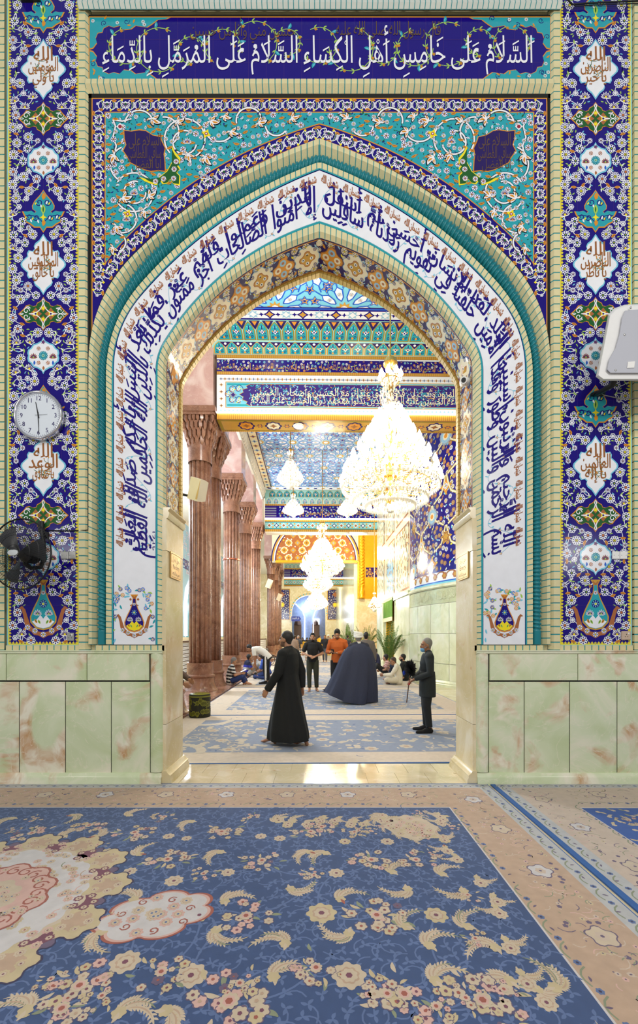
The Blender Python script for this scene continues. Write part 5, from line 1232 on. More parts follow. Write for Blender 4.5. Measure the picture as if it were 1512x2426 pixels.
for i in range(20): x = BX0 + .3 + i * .44; o.star(x, 11.2, .16, 4 if i % 2 else 8, .6, 'navy' if i % 2 else 'ltblue', 11); o.star(x, 11.2, .1, 4, .6, 'gold' if i % 2 else 'white', 12); o.star(x + .22, 11.2, .08, 4, .4, 'navy', 11)
o.build('ceiling', lambda x, y, off: (x, y, ZC - off), None, lift=.0015, **ST)
mb = MB(); mb.boxb(-9.5, 5.3, ZC + .01, 8, 66, ZC + .3); mb.build('ceiling', [M_PLASTER], **ST)
# second bay
o = Orn(65); strap_field(o, BX0 + .45, 13.0, 3.5, 24.1, .74, 'ltblue')
for x0, x1 in ((BX0 + .02, BX0 + .42), (3.52, 3.9)):
    rect(o, x0, 13, x1, 24.5, 'indigo', 2); rect(o, x0 + .04, 13, x1 - .04, 24.4, 'cream', 3)
    for i in range(26): y = 13.2 + i * .44; o.star((x0 + x1) / 2, y, .16, 4, .5, 'gold' if i % 2 else 'ltblue', 4); o.star((x0 + x1) / 2, y, .08, 4, .5, 'navy', 5)
rect(o, BX0, 24.1, 3.9, 24.5, 'white', 4)
for i in range(15): o.star(BX0 + .3 + i * .44, 24.3, .15, 6, .5, 'gold' if i % 2 else 'navy', 6)
o.build('ceiling', lambda x, y, off: (x, y, ZC - .02 - off), None, lift=.0015, **ST)
mb = MB()                                   # carved cornice down the column side
for i in range(44): y = 13.1 + i * .27; mb.ell((BX0 - .1, y, ZC - .28), (.13, .14, .22), 8, 6, 0); mb.ell((BX0 - .04, y + .13, ZC - .12), (.1, .1, .12), 8, 6, 0)
mb.boxb(BX0 - .2, 13, ZC - .1, BX0 + .02, 24.6, ZC - .01); mb.boxb(BX0 - .2, 13, ZC - .62, BX0 - .1, 24.6, ZC - .5); mb.build('trim_4', [M_PLASTER], None, True, **ST)
# --- second beam with frieze and niches
def far_beam(name, y, x0, x1, zb, zt, sc, seed):
    t = thing(name, None, None, (0, 0, 0), **ST); h = zt - zb
    mb = MB(); mb.boxb(x0, y, zb, x1, y + .8, ZC); mb.build('beam_core', [M_PLASTER], t)
    o = Orn(seed); n = int((x1 - x0) / .11); Z = lambda f: zb + h * f
    teeth(o, x0, Z(0), x1, Z(.06), n); rect(o, x0, Z(.06), x1, Z(.24), 'teal2', 1); rect(o, x0, Z(.08), x1, Z(.22), 'paleteal', 2)
    for i in range(int((x1 - x0) / .42)): x = x0 + .25 + i * .42; o.star(x, Z(.15), .16, 4, .5, 'indigo' if i % 2 else 'white', 3); o.star(x, Z(.15), .09, 4, .6, 'white' if i % 2 else 'rust', 4); o.disc(x + .21, Z(.19), .05, 'orange', 3, 6); o.disc(x + .21, Z(.11), .05, 'orange', 3, 6)
    teeth(o, x0, Z(.24), x1, Z(.29), n); rect(o, x0, Z(.29), x1, Z(.335), 'white', 1)
    rect(o, x0, Z(.335), x1, Z(.62), 'navy', 1); floral(o, x0 + .8, Z(.35), x1, Z(.6), .13, ('white', 'gold', 'sky', 'white'), 2); rect(o, x0, Z(.34), x0 + .66, Z(.61), 'violet', 3); [rect(o, x0, Z(.37 + .06 * k), x0 + .66, Z(.39 + .06 * k), 'grey', 4) for k in range(4)]
    hscript(o, 'الذين بذلوا مهجهم دون الحسين عليه السلام', x1 - .3, x0 + .9, Z(.42), .36, 'gold', 6, 1.5)
    teeth(o, x0, Z(.62), x1, Z(.66), n); wn = .42
    for i in range(int((x1 - x0) / wn)): x = x0 + .22 + i * wn; niche(o, x, Z(.66), wn * .9, h * .16, 2, 'cream', 'paleteal', 2); niche(o, x + wn * .5, Z(.83), wn * .9, h * .16, 2, 'olive', 'teal', 1)
    rect(o, x0, Z(.66), x1, Z(1.), 'paleteal', 1)
    o.build('tile_facing', face_y(y), t, lift=.002)
    mb = MB(); mb.boxb(x0, y - .08, Z(.29), x1, y - .01, Z(.31)); mb.build('led_strip', [M_LED], t)
far_beam('trim_5', 24.6, BX0, 3.85, 7.75, 10.18, 1, 66)

# --- marble columns
def make_column(lab):
    t = thing('fluted_column', lab, 'column', (0, 0, 0), 0, 'red-brown fluted columns', kind='thing')
    mb = MB(); reed = lambda a, z: 1 + (.025 * abs(math.cos(24 * a)) if z < .45 else 0)
    mb.lathe([(.001, 0), (.52, 0), (.52, .06), (.50, .09), (.47, .12), (.43, .2), (.405, .32), (.395, .44), (.43, .46), (.44, .49), (.43, .52), (.385, .54), (.385, .88), (.001, .88)], 72, rf=reed); mb.build('base', [M_COL], t, True)
    mb = MB(); rg = []; n = 112
    fr_ = lambda a: .325 * (1 - .24 * (1 - abs(math.sin(a * 7)) ** .4))
    for z in (.86, 2.4, 3.9, 5.4, 6.8): rg.append([(fr_(2 * math.pi * j / n) * math.cos(2 * math.pi * j / n), fr_(2 * math.pi * j / n) * math.sin(2 * math.pi * j / n), z) for j in range(n)])
    mb.rings(rg); mb.build('shaft', [M_COL], t, 'all')
    mb = MB(); mb.lathe([(.345, 6.76), (.345, 7.3), (.3, 7.3), (.3, 6.76)], 48, caps=False)
    sq = lambda a, k: 1 / max(abs(math.cos(a)), abs(math.sin(a))) * k + (1 - k)
    mb.lathe([(.3, 7.25), (.33, 7.5), (.38, 7.8), (.44, 8.06)], 48, rf=lambda a, z: sq(a, (z - 7.25) / .9))
    for k, (z0, z1, r, n, kk) in enumerate(((7.18, 7.46, .36, 16, .1), (7.36, 7.66, .41, 20, .35), (7.58, 7.84, .46, 24, .6), (7.78, 8.0, .5, 28, .85))):
        for i in range(n):
            a = 2 * math.pi * (i + .5 * (k % 2)) / n; q = r * sq(a, kk); w = 2 * math.pi * r / n * .36
            M_ = Matrix.Translation((q * math.cos(a), q * math.sin(a), 0)) @ Matrix.Rotation(a, 4, 'Z')
            v = [M_ @ Vector(p) for p in ((.02, -w, z1), (.02, w, z1), (-.14, w, z1), (-.14, -w, z1), (.02, -w, z0 + .1), (.02, w, z0 + .1), (-.14, w, z0 + .06), (-.14, -w, z0 + .06), (-.03, 0, z0))]
            mb.add(v, [(0, 1, 2, 3), (0, 4, 5, 1), (1, 5, 6, 2), (2, 6, 7, 3), (3, 7, 4, 0), (4, 8, 5), (5, 8, 6), (6, 8, 7), (7, 8, 4)])
    mb.build('capital', [M_COL], t, True)
    mb = MB(); mb.boxb(-.54, -.54, 7.98, .54, .54, 8.06); mb.boxb(-.57, -.57, 8.06, .57, .57, 8.22); mb.build('abacus', [M_COL], t)
    mb = MB(); mb.boxb(-.5, -.5, 8.22, .5, .5, ZC); mb.build('pier', [M_COLP], t)
    return t
COLS = [(-3.1, 8.85, 'red-brown fluted column half hidden by the left jamb, beside the green stool'), (-3.33, 12.6, 'nearest fully seen red-brown fluted column, behind the green stool'), (-3.33, 13.9, 'red-brown fluted column paired close behind the nearest one, beside the reader in stripes'), (-3.36, 17.6, 'red-brown fluted column with a copper ring, behind the bent man in white'),
        (-3.38, 21.2, 'fourth red-brown fluted column in the row from the doorway'), (-3.38, 24.9, 'fifth red-brown fluted column in the row, under the second beam'), (-3.4, 34.9, 'sunlit golden brown fluted column beyond the second beam carrying a small speaker'), (-3.4, 38.6, 'golden brown fluted column second beyond the beam'), (-3.4, 42.3, 'farthest golden brown fluted column before the end wall')]
c0 = make_column(COLS[0][2])
for i, (x, y, lab) in enumerate(COLS):
    c = c0 if i == 0 else copy_tree(c0)
    place(c, (x, y, 0)); c['label'] = lab
mb = MB(); mb.lathe([(.345, 0), (.355, .01), (.355, .05), (.345, .06), (.32, .06), (.32, 0)], 40, (-3.36, 17.6, hp(549, 1329, 17.6).z), caps=False); mb.build('copper_ring', [plain('copper', (190, 110, 84), .3, .7)], None, True, label='copper ring clamped round the third full column', cat='ring')
mb = MB(); mb.boxb(-4.1, 7.9, .001, -2.57, 30, .06); mb.build('trim_6', [M_COL], **ST)

# --- carved wooden screen between the columns
def turned(mb, x, y, z, h): mb.lathe([(.008, 0), (.026, h * .12), (.01, h * .28), (.03, h * .5), (.01, h * .72), (.026, h * .88), (.008, h)], 8, (x, y, z))
def screen(y0, y1, lab, x=-3.75):
    t = thing('turned_screen', lab, 'screen', (x, y0, 0), 0, 'screens of turned white spindles between the columns')
    L = y1 - y0; mb = MB()
    for z in (.06, .2, 1.42): mb.boxb(-.05, 0, z, .05, L, z + .07)
    for yy in (0, L - .08): mb.boxb(-.06, yy, .001, .06, yy + .08, 1.5)
    mb.build('frame', [M_WOOD], t)
    mb = MB(); ny = int(L / .085)
    for r_ in range(8):
        for i in range(ny): turned(mb, 0, .1 + i * (L - .2) / ny, .28 + r_ * .142, .135)
    q = mb.build('spindles', [plain('white_spindle', (216, 214, 212), .4)], t, True); q['kind'] = 'stuff'
    mb = MB(); 
    for r_ in range(1, 8): mb.boxb(-.012, .05, .27 + r_ * .142, .012, L - .05, .283 + r_ * .142)
    mb.build('rail', [M_WOOD], t)
    return t
screen(14.2, 18.6, 'white spindle screen seen between the left jamb and the nearest column', -4.9); screen(20.6, 26.5, 'white spindle screen in the gap right of the paired columns', -4.9); screen(25.6, 34.2, 'bright white spindle screen beyond the second beam, left of the golden columns')

# --- left aisle: far wall with lit arches
WL = thing('wall_left', None, None, (0, 0, 0), **ST)
mb = MB(); mb.boxb(-9.6, 5.4, 0, -9.3, 60, ZC); mb.build('wall_body', [M_PLASTER], WL)
o = Orn(71)
rect(o, 5.4, 0, 60, 1.6, 'cream', 0); rect(o, 5.4, 1.6, 60, 9.9, 'ltblue', 0)
for i in range(13):
    y = 8 + i * 4.1
    ar = lambda k: [(y - 1.5 * k, 1.6), (y + 1.5 * k, 1.6), (y + 1.5 * k, 4.2), (y + 1.2 * k, 5.2), (y, 6.1 * (.9 + .1 * k)), (y - 1.2 * k, 5.2), (y - 1.5 * k, 4.2)]
    o.poly(ar(1.0), 'white', 1); o.poly(ar(.88), 'sky', 2); o.poly([(y + (a - y) * .5, 1.6 + (b - 1.6) * .55) for a, b in ar(.88)], 'paleteal', 3)
    o.poly([(y - .35, 1.6), (y + .35, 1.6), (y + .35, 3.0), (y, 3.5), (y - .35, 3.0)], 'brown', 4)
    for k in range(90): yy, z = y + o.r.uniform(-2, 2), o.r.uniform(6.2, 9.6); o.flower(yy, z, .12, 6, 'white', 'blue', 'yellow', 'red', 2)
rect(o, 5.4, 6.6, 60, 7.3, 'navy', 3); floral(o, 5.4, 6.7, 60, 7.2, .3, ('white', 'sky'), 4)
o.build('tile_facing', face_x(-9.3, 1), WL, lift=.002)
for i in range(13):
    y = 8 + i * 4.1; mb = MB(); mb.tube([(-9.22, y - 1.45, 1.7), (-9.22, y - 1.45, 4.2), (-9.22, y - 1.15, 5.2), (-9.22, y, 6.1), (-9.22, y + 1.15, 5.2), (-9.22, y + 1.45, 4.2), (-9.22, y + 1.45, 1.7)], .05, 6); mb.build('light_tube', [M_LEDB], WL)

# --- right wall: bastion, door bay, gilded portal
RX = 3.8
WR = thing('wall_right', None, None, (0, 0, 0), **ST)
RB, BC = 6.2, (RX + 6.2, 16.3)
TA = np.linspace(math.pi, math.pi * 1.34, 40)
def bast(s, z, off):                       # s metres along the curve from the far side
    a = math.pi + s / RB; return BC[0] + (RB + off) * np.cos(a), BC[1] + (RB + off) * np.sin(a), z
SB = RB * math.pi * .34
mb = MB(); mb.rings([[tuple(float(c) for c in bast(s, z, -.02)) for s in np.linspace(0, SB, 40)] for z in (0, ZC)], 0, False, False); mb.build('wall_body', [M_PLASTER], WR)
def bslab(s0, s1, z0, z1, off, mat=M_HALL, nm_='marble_slab'):
    mb = MB(); g = .006; ss = np.linspace(s0 + g, s1 - g, 6)
    mb.rings([[tuple(float(c) for c in bast(s, z, f)) for s in ss] for z, f in ((z0 + g, 0), (z0 + g, off), (z1 - g, off), (z1 - g, 0))], 0, False, False); mb.build(nm_, [mat], WR, True)
for k in range(7):
    for z0, z1 in ((.2, .75), (.75, 1.75), (1.75, 2.75)): bslab(SB * k / 7, SB * (k + 1) / 7, z0, z1, .02)
def bmould(z0, prof, nm_, mat=M_HALL):
    mb = MB(); mb.rings([[tuple(float(c) for c in bast(s, z0 + z, f)) for s in np.linspace(0, SB, 40)] for f, z in prof], 0, False, False); mb.build(nm_, [mat], WR, True)
bmould(0, [(0, 0), (.1, 0), (.1, .08), (.08, .1), (.08, .14), (.04, .18), (.02, .2), (0, .2)], 'plinth'); bmould(3.26, [(0, 0), (.04, 0), (.08, .04), (.08, .09), (.05, .12), (.03, .14), (0, .14)], 'cornice')
o = Orn(72)
rect(o, 0, 2.75, SB, 3.26, 'cream', 0)
sub = 24
def brect(z0, z1, col, lay): o.mesh([(SB * i / sub, z0) for i in range(sub + 1)] + [(SB * i / sub, z1) for i in range(sub + 1)], [(i, i + 1, sub + 2 + i, sub + 1 + i) for i in range(sub)], col, lay)
o.v, o.f, o.c = [], [], []
brect(3.40, 3.48, 'sky', 0); brect(3.46, 3.5, 'blue', 1); brect(3.5, 3.8, 'white', 0); brect(3.8, ZC, 'navy', 0)
for i in range(14): x = .2 + i * .48; o.scal(x, 3.65, .12, 6, .3, 'rust', 2); o.scal(x, 3.65, .07, 6, .3, 'gold', 3); o.arc((x, 3.55), (x + .48, 3.75), .5, .04, 'brown', 2)
for j in range(8):
    for i in range(5):
        x, z = .5 + i * 1.45 + (.72 if j % 2 else 0), 4.1 + j * .82
        if x > SB: continue
        k = (i + j) % 3
        if k == 0: o.scal(x, z, .3, 16, .12, 'grey', 2); o.scal(x, z, .24, 14, .15, 'ltblue', 3); o.scal(x, z, .14, 10, .2, 'cream', 4); o.disc(x, z, .08, 'orange', 5)
        elif k == 1: o.star(x, z, .3, 4, .5, 'gold', 2, math.pi / 2); o.star(x, z, .24, 4, .5, 'orange', 3, math.pi / 2); o.star(x, z, .14, 4, .5, 'cream', 4, math.pi / 2); o.flower(x, z, .1, 8, 'white', 'navy', 'yellow', 'red', 5)
        else: o.star(x, z, .28, 6, .6, 'gold', 2); o.star(x, z, .2, 6, .6, 'brown', 3); o.star(x, z, .14, 6, .6, 'gold', 4)
        for s in (-1, 1): o.stroke([(x + s * .1, z + .4), (x + s * .5, z + .62), (x + s * .62, z + .9), (x + s * .7, z + 1.2)], .09, 'olive', 2); o.stroke([(x + s * .1, z + .4), (x + s * .5, z + .62), (x + s * .62, z + .9), (x + s * .7, z + 1.2)], .05, 'cream', 3)
floral(o, .1, 3.9, SB, ZC - .1, .155, ('white', 'gold', 'cream', 'white', 'orange'), 1, leaf=('gold', 'yellow', 'sky'), r=.52)
o.v = [(min(max(x, 0), SB), y, l) for x, y, l in o.v]
o.build('bastion_tile', bast, WR, lift=.002, label='rounded corner clad in navy and gold floral tile')
o = Orn(73); nn = 24
o.mesh([(SB * i / nn, 2.76) for i in range(nn + 1)] + [(SB * i / nn, 3.25) for i in range(nn + 1)], [(i, i + 1, nn + 2 + i, nn + 1 + i) for i in range(nn)], 'hgreen', 0)
V, Fc, wd = script('السلام عليك يا ابا عبد الله السلام عليك يا ابن رسول الله', 1.5); o.mesh([(SB * .99 + p[0] * (SB * .97 / wd), 2.9 + p[1] * .2, p[2]) for p in V], Fc, 'hgreen2', 4)
for i in range(150): o.spiral(o.r.uniform(.1, SB - .1), o.r.uniform(2.82, 3.2), .06, .02, o.r.random() * 6, 1, .012, 'hgreen2', 2, 8)
PAL['hgreen'] = (196, 200, 160); PAL['hgreen2'] = (214, 216, 182)
o.build('carved_inscription', bast, WR, lift=.006, label='band of carved pale green marble script')
# straight stretch with the curtained door
y0, y1 = 16.3, 24.6
mb = MB(); mb.boxb(RX, y0, 3.4, RX + .4, y1, ZC); mb.boxb(RX, y0, 0, RX + .4, 19.35, 3.4); mb.boxb(RX, 21.65, 0, RX + .4, y1, 3.4); mb.build('wall_body', [M_PLASTER], WR)
for a, b in ((16.3, 17.8), (17.8, 19.35), (21.65, 23.1), (23.1, 24.6)):
    for z0, z1 in ((.2, 1.7), (1.7, 3.3)): mb = MB(); mb.boxb(RX - .03, a + .006, z0 + .005, RX + .01, b - .006, z1 - .005); mb.build('marble_slab', [M_HALL], WR)
mb = MB(); mb.boxb(RX - .09, y0, 3.3, RX, y1, 3.45); mb.build('cornice', [M_HALL], WR)
mb = MB(); mb.boxb(RX - .1, y0, 0, RX, 19.35, .2); mb.boxb(RX - .1, 21.65, 0, RX, y1, .2); mb.build('plinth', [M_HALL], WR)
o = Orn(74); rect(o, y0, 3.45, y1, ZC, 'cream', 0)
PW = ((16.45, 19.0), (19.4, 21.6), (22.0, 24.4))
def parch(a, b, z0, z1, k=1.0): m_ = (a + b) / 2; w = (b - a) / 2 * k; return [(m_ - w, z0), (m_ + w, z0), (m_ + w, z0 + (z1 - z0) * .6), (m_ + w * .6, z0 + (z1 - z0) * .84), (m_, z1 - (1 - k) * .4), (m_ - w * .6, z0 + (z1 - z0) * .84), (m_ - w, z0 + (z1 - z0) * .6)]
for i, (a, b) in enumerate(PW):
    for z0, z1 in ((3.55, 6.2), (6.5, 9.9)):
        rect(o, a, z0, b, z1, 'rust', 2); rect(o, a + .07, z0 + .07, b - .07, z1 - .07, 'cream', 3); o.poly(parch(a + .25, b - .25, z0 + .07, z1 - .3), 'teal2', 4); o.poly(parch(a + .25, b - .25, z0 + .07, z1 - .3, .92), 'ltblue' if i == 1 and z0 < 4 else 'cream', 5)
        floral(o, a + .1, z0 + .1, b - .1, z1 - .1, .24, ('rust', 'gold', 'grey', 'brown'), 6, 'cream', ('gold', 'grey', 'brown'))
o.build('tile_facing', face_x(RX - .005, -1), WR, lift=.003)
# door recess, gilded door, curtain
dw = thing('door_1', None, None, (0, 0, 0), **ST)
mb = MB(); mb.boxb(RX + .3, 19.35, 0, RX + .36, 21.65, 3.4); dl = mb.build('door_leaf', [M_GOLD], dw)
for yy in (19.42, 21.4): mb = MB(); mb.boxb(RX - .02, yy, 0, RX + .3, yy + .18, 3.4); mb.build('door_frame', [M_GOLD], dw)
for a in (19.8, 20.6): mb = MB(); mb.boxb(RX + .27, a, .3, RX + .31, a + .6, 2.9); mb.build('door_panel', [plain('dark_gilt', (120, 92, 60), .4, .4)], dl)
mb = MB(); mb.lathe([(.12, 0), (.12, .4), (.07, .45), (.07, 1.0), (.12, 1.1), (.13, 1.25), (.07, 1.4), (.07, 3.3), (.12, 3.4)], 18, (RX - .12, 21.8, 0)); mb.build('door_column', [M_HALL], dw, True)
cur = thing('door_curtain', 'green and gold pelmet curtain with fringe over the side door', 'curtain', (RX - .1, 20.5, 0))
mb = MB(); rg = []
for z in (3.5, 3.2, 2.9, 2.55): rg.append([(.03 * math.sin(i * 1.3) - .02, -1.15 + 2.3 * i / 48, z) for i in range(49)])
mb.rings(rg, 0, False, False); mb.build('cloth', [plain('green_cloth', (92, 132, 40), .8, 0, .35, 16)], cur, 'all')
mb = MB(); mb.rings([[(.03 * math.sin(i * 1.3) - .03, -1.15 + 2.3 * i / 48, z) for i in range(49)] for z in (3.5, 3.36)], 0, False, False); mb.rings([[(.03 * math.sin(i * 1.3) - .03, -1.15 + 2.3 * i / 48, z) for i in range(49)] for z in (2.57, 2.38)], 0, False, False); mb.build('fringe', [plain('cream_fringe', (220, 210, 170), .9)], cur)
# gilded portal: recess behind the second beam, its far side faces the doorway
gp = thing('trim_7', None, None, (0, 0, 0), **ST)
mb = MB(); mb.boxb(3.55, 33.0, 4.6, 6.4, 33.4, ZC); mb.build('gilded_panel', [M_GOLD], gp)
mb = MB(); mb.boxb(3.5, 32.96, 0, 6.4, 33.4, 4.6); mb.build('marble_slab', [M_WARM], gp)
mb = MB(); mb.boxb(6.4, 24.6, 0, 6.7, 33.4, ZC); mb.boxb(4.2, 24.6, 0, 6.6, 24.8, ZC); mb.build('gilded_panel', [M_GOLD], gp)
mb = MB(); rg = []
for i in range(300):
    z = 5.6 + i * 4.6 / 299; rg.append([(3.85 + .19 * (1 + .2 * math.sin(3 * a - z * 26)) * math.cos(a), 32.85 + .19 * (1 + .2 * math.sin(3 * a - z * 26)) * math.sin(a), z) for a in [2 * math.pi * j / 18 for j in range(18)]])
mb.rings(rg); mb.lathe([(.24, 4.6), (.24, 4.75), (.16, 4.85), (.22, 5.1), (.2, 5.3), (.14, 5.4), (.2, 5.6)], 18, (3.85, 32.85, 0)); mb.build('twisted_column', [M_GOLD], gp, 'all')
o = Orn(75); rect(o, 4.15, 6.25, 6.3, 7.1, 'gold', 0); rect(o, 4.2, 6.3, 6.3, 7.05, 'indigo', 1); hscript(o, 'السلام عليك يا ابا', 6.2, 4.25, 6.5, .5, 'gold', 3, 1.3); floral(o, 4.2, 6.32, 6.2, 7.0, .2, ('gold',), 2, 'indigo', ('gold',)); o.build('script_panel', face_y(32.98), gp, lift=.004)
# --- vault end: half-round gilded tympanum over the third opening
ty = thing('trim_8', None, None, (0, 0, 0), **ST)
o = Orn(76); tc_ = (.26, 7.55); tr = 3.12
rect(o, BX0 - .4, 7.5, 3.6, 11.2, 'cream', 0)
for k, c in ((1.12, 'indigo'), (1.09, 'gold'), (1.05, 'white'), (1.02, 'indigo'), (1.0, 'rust')): o.poly([(tc_[0] + tr * k * math.cos(a), tc_[1] + tr * k * math.sin(a) * .98) for a in [math.pi * i / 30 for i in range(31)]], c, 1 + [1.12, 1.09, 1.05, 1.02, 1.0].index(k))
for j in range(5):
    for i in range(9):
        x, z = tc_[0] - 2.8 + i * .7 + (.35 if j % 2 else 0), tc_[1] + .25 + j * .58
        if math.hypot(x - tc_[0], z - tc_[1]) > tr - .25: continue
        o.scal(x, z, .3, 8, .2, 'cream' if (i + j) % 2 else 'rust', 7); o.scal(x, z, .22, 4, .4, 'gold', 8); o.star(x, z, .12, 4, .5, 'brown' if (i + j) % 2 else 'grey', 9)
for x, z in o.scatter((-2.8, 7.6, 3.3, 10.6), .17, lambda x, z: math.hypot(x - tc_[0], z - tc_[1]) < tr - .08, 4000): o.star(x, z, .07, 5, .5, o.r.choice(('brown', 'rust', 'white', 'yellow')), 6)
o.build('tympanum_tile', face_y(33.0), ty, lift=.003)
mb = MB(); mb.boxb(BX0 - .4, 33.01, 7.5, 3.6, 33.6, ZC); mb.build('tympanum_wall', [M_PLASTER], ty); mb = MB(); mb.boxb(BX0 - .1, 32.7, 7.38, 3.5, 33.2, 7.56); mb.build('gold_cornice', [M_GOLD], ty)
mb = MB(); mb.boxb(3.3, 33.4, 0, 3.7, 58, ZC); mb.build('wall_right', [M_HALL], **ST)
far_beam('trim_9', 45.0, -3.0, 3.4, 7.0, 9.9, 1, 77)
# --- end wall with an open arch to the blue court
EW = thing('wall_back', None, None, (0, 0, 0), **ST)
ya = 58.0; ec = -.5; ew = 2.3
arc_ = [(ec - ew, 0), (ec - ew, 4.6)] + [(ec - ew * math.cos(t), 4.6 + 2.7 * math.sin(t) ** .8) for t in [math.pi / 2 * i / 10 for i in range(1, 11)]]
arcR = [(2 * ec - x, z) for x, z in arc_[::-1]][1:]
prof = arc_ + arcR
mb = MB(); h_ = len(prof) // 2
mb.add([(x, ya, z) for x, z in [(-9.5, 0)] + prof[:h_ + 1] + [(ec, ZC), (-9.5, ZC)]], [list(range(h_ + 4))]); mb.add([(x, ya, z) for x, z in [(8, 0), (8, ZC), (ec, ZC)] + prof[h_:]], [list(range(3 + len(prof) - h_))])
mb.rings([[(x, ya, z) for x, z in prof], [(x, ya + .8, z) for x, z in prof]], 0, False, False); mb.build('wall_body', [M_WARM], EW)
o = Orn(78)
for s in (-1, 1):
    for x0, x1 in (((ec + 2.55), 4.2), ):
        a, b = (x0, x1) if s > 0 else (2 * ec - x1, 2 * ec - x0); rect(o, a, 3.9, b, 8.2, 'gold', 0); rect(o, a + .1, 4.0, b - .1, 8.1, 'indigo', 1); P_ = floral(o, a + .15, 4.05, b - .15, 8.05, .22, ('white', 'grey', 'cream'), 2, 'indigo', ('grey', 'white'))
        m_ = (a + b) / 2; o.star(m_, 6.0, .42, 8, .7, 'gold', 6); o.star(m_, 6.0, .3, 8, .7, 'yellow', 7); o.star(m_, 7.4, .4, 4, .6, 'rust', 6)
for t in range(40):
    a = math.pi * t / 39; o.star(ec - (ew + .22) * math.cos(a), 4.6 + 2.9 * math.sin(a), .12, 4, .5, 'gold' if t % 2 else 'teal', 3)
o.build('tile_facing', face_y(ya - .01), EW, lift=.004)
mb = MB(); mb.boxb(-7, 64, 0, 7, 64.3, ZC); mb.build('court_wall', [plain('blue_tile', (120, 142, 190), .3, 0, .3, 3)], EW)
for x in (-2.2, .55): 
    mb = MB(); mb.boxb(x - .55, 63.9, 0, x + .55, 64.0, 3.4); mb.lathe([(.55, 0), (.45, .5), (.02, .9)], 4, (x, 63.95, 3.4)); mb.build('court_door', [M_WOOD], EW)
for x0, x1 in ((-2.4, -.9), (-.1, 1.4)):
    m_ = (x0 + x1) / 2 ; sg = 1 if x0 > -1 else -1; mb = MB(); mb.tube([(m_ - sg * .5, 63.7, 1.2), (m_ - sg * .5, 63.7, 4.6), (m_ - sg * .2, 63.7, 5.5), (m_ + sg * .9, 63.7, 6.6)], .07, 6); mb.build('light_tube', [M_LEDB], EW)
mb = MB(); mb.box((.62, 63.85, 3.9), (.9, .05, .9)); mb.build('lit_window', [M_LEDB], EW)
sg_ = thing('hanging_sign', 'blue pointed sign with white script hanging at the far arch', 'sign', tuple(hp(702, 1466, 57.4)))
mb = MB(); mb.rings([[(-.65, yy, -.33), (.42, yy, -.33), (.68, yy, 0), (.42, yy, .33), (-.65, yy, .33)] for yy in (0, .06)]); mb.boxb(-.65, .06, -.05, -.55, .62, .05); mb.build('board', [plain('sign_blue', (30, 50, 150), .4)], sg_)
o = Orn(2); hscript(o, 'باب الشهداء', .4, -.55, -.05, .4, 'white', 0, 1.2); o.build('lettering', lambda x, z, off: (x, -.01 - off, z), sg_)

# --- carpets of the hall
def hall_carpet(seed, x0, y0, x1, y1, w, lab, medal=True):
    mb = MB(); mb.boxb(x0, y0, .001, x1, y1, .012); ob = mb.build('carpet', [cm('cstrip')], label=lab, cat='carpet', group='pale blue hall carpets')
    o = Orn(seed); rect(o, x0 + .02, y0 + .025, x1 - .02, y1 - .025, 'hbeige', 1); rect(o, x0 + .1, y0 + .1, x1 - .1, y1 - .1, 'htan', 2)
    for i in range(int((x1 - x0) * (y1 - y0) * 5)):
        x, y = o.r.uniform(x0 + .08, x1 - .08), o.r.uniform(y0 + .08, y1 - .08)
        if x0 + w < x < x1 - w and y0 + w < y < y1 - w: continue
        o.arc((x, y), (x + o.r.uniform(-.12, .12), y + o.r.uniform(-.08, .08)), .5, .014, o.r.choice(('hbeige', 'cmid', 'hcream')), 3, 5)
    rect(o, x0 + w, y0 + w, x1 - w, y1 - w, 'hblue', 4)
    P = o.scatter((x0 + w + .12, y0 + w + .12, x1 - w - .12, y1 - w - .12), .25, lambda x, y: True, int((x1 - x0) * (y1 - y0) * 60))
    for i, (x, y) in enumerate(P):
        k = i % 3
        if k == 0: o.scal(x, y, .11, 7, .35, 'hcream', 6); o.scal(x, y, .05, 6, .3, 'ctan', 7)
        elif k == 1:
            for q in range(5): o.scal(x + o.r.uniform(-.12, .12), y + o.r.uniform(-.1, .1), .055, 5, .3, 'hcream', 6)
        else:
            for q in range(3): o.leaf(x, y, .15, q * .9 + i, 'hcream', 6, .26, .35)
    for i in range(int((x1 - x0) * (y1 - y0) * 8)): x, y = o.r.uniform(x0 + w + .05, x1 - w - .05), o.r.uniform(y0 + w + .05, y1 - w - .05); o.leaf(x, y, .08, o.r.random() * 6, o.r.choice(('cmid', 'hcream', 'hbeige')), 5, .4)
    if medal:
        for X, sg in ((x0 + w, 1), (x1 - w, -1)):
            for Y, sy in ((y0 + w, 1), (y1 - w, -1)):
                for k in range(10): a = k * math.pi / 18; o.spiral(X + sg * 1.0 * math.cos(a), Y + sy * .9 * math.sin(a), .1, .03, a, 1.1, .025, 'hcream', 7, 10); o.scal(X + sg * .5 * math.cos(a), Y + sy * .45 * math.sin(a), .08, 6, .3, 'hcream', 7)
    o.v = [(min(max(x, x0 + .01), x1 - .01), min(max(y, y0 + .01), y1 - .01), l) for x, y, l in o.v]
    o.build('woven_pattern', lambda x, y, q: (x, y, q + .0125), ob, lift=.0004, mats=cm, flip=False)
hall_carpet(81, -2.6, 5.46, 5.0, 8.80, .52, 'pale blue carpet just inside the doorway under the man in black')
hall_carpet(82, -2.55, 8.83, 3.6, 13.6, .62, 'pale blue carpet with corner ornaments under the cloaked cleric')
hall_carpet(83, -2.55, 13.63, 3.6, 18.4, .62, 'pale carpet in front of the seated men, third from the doorway')
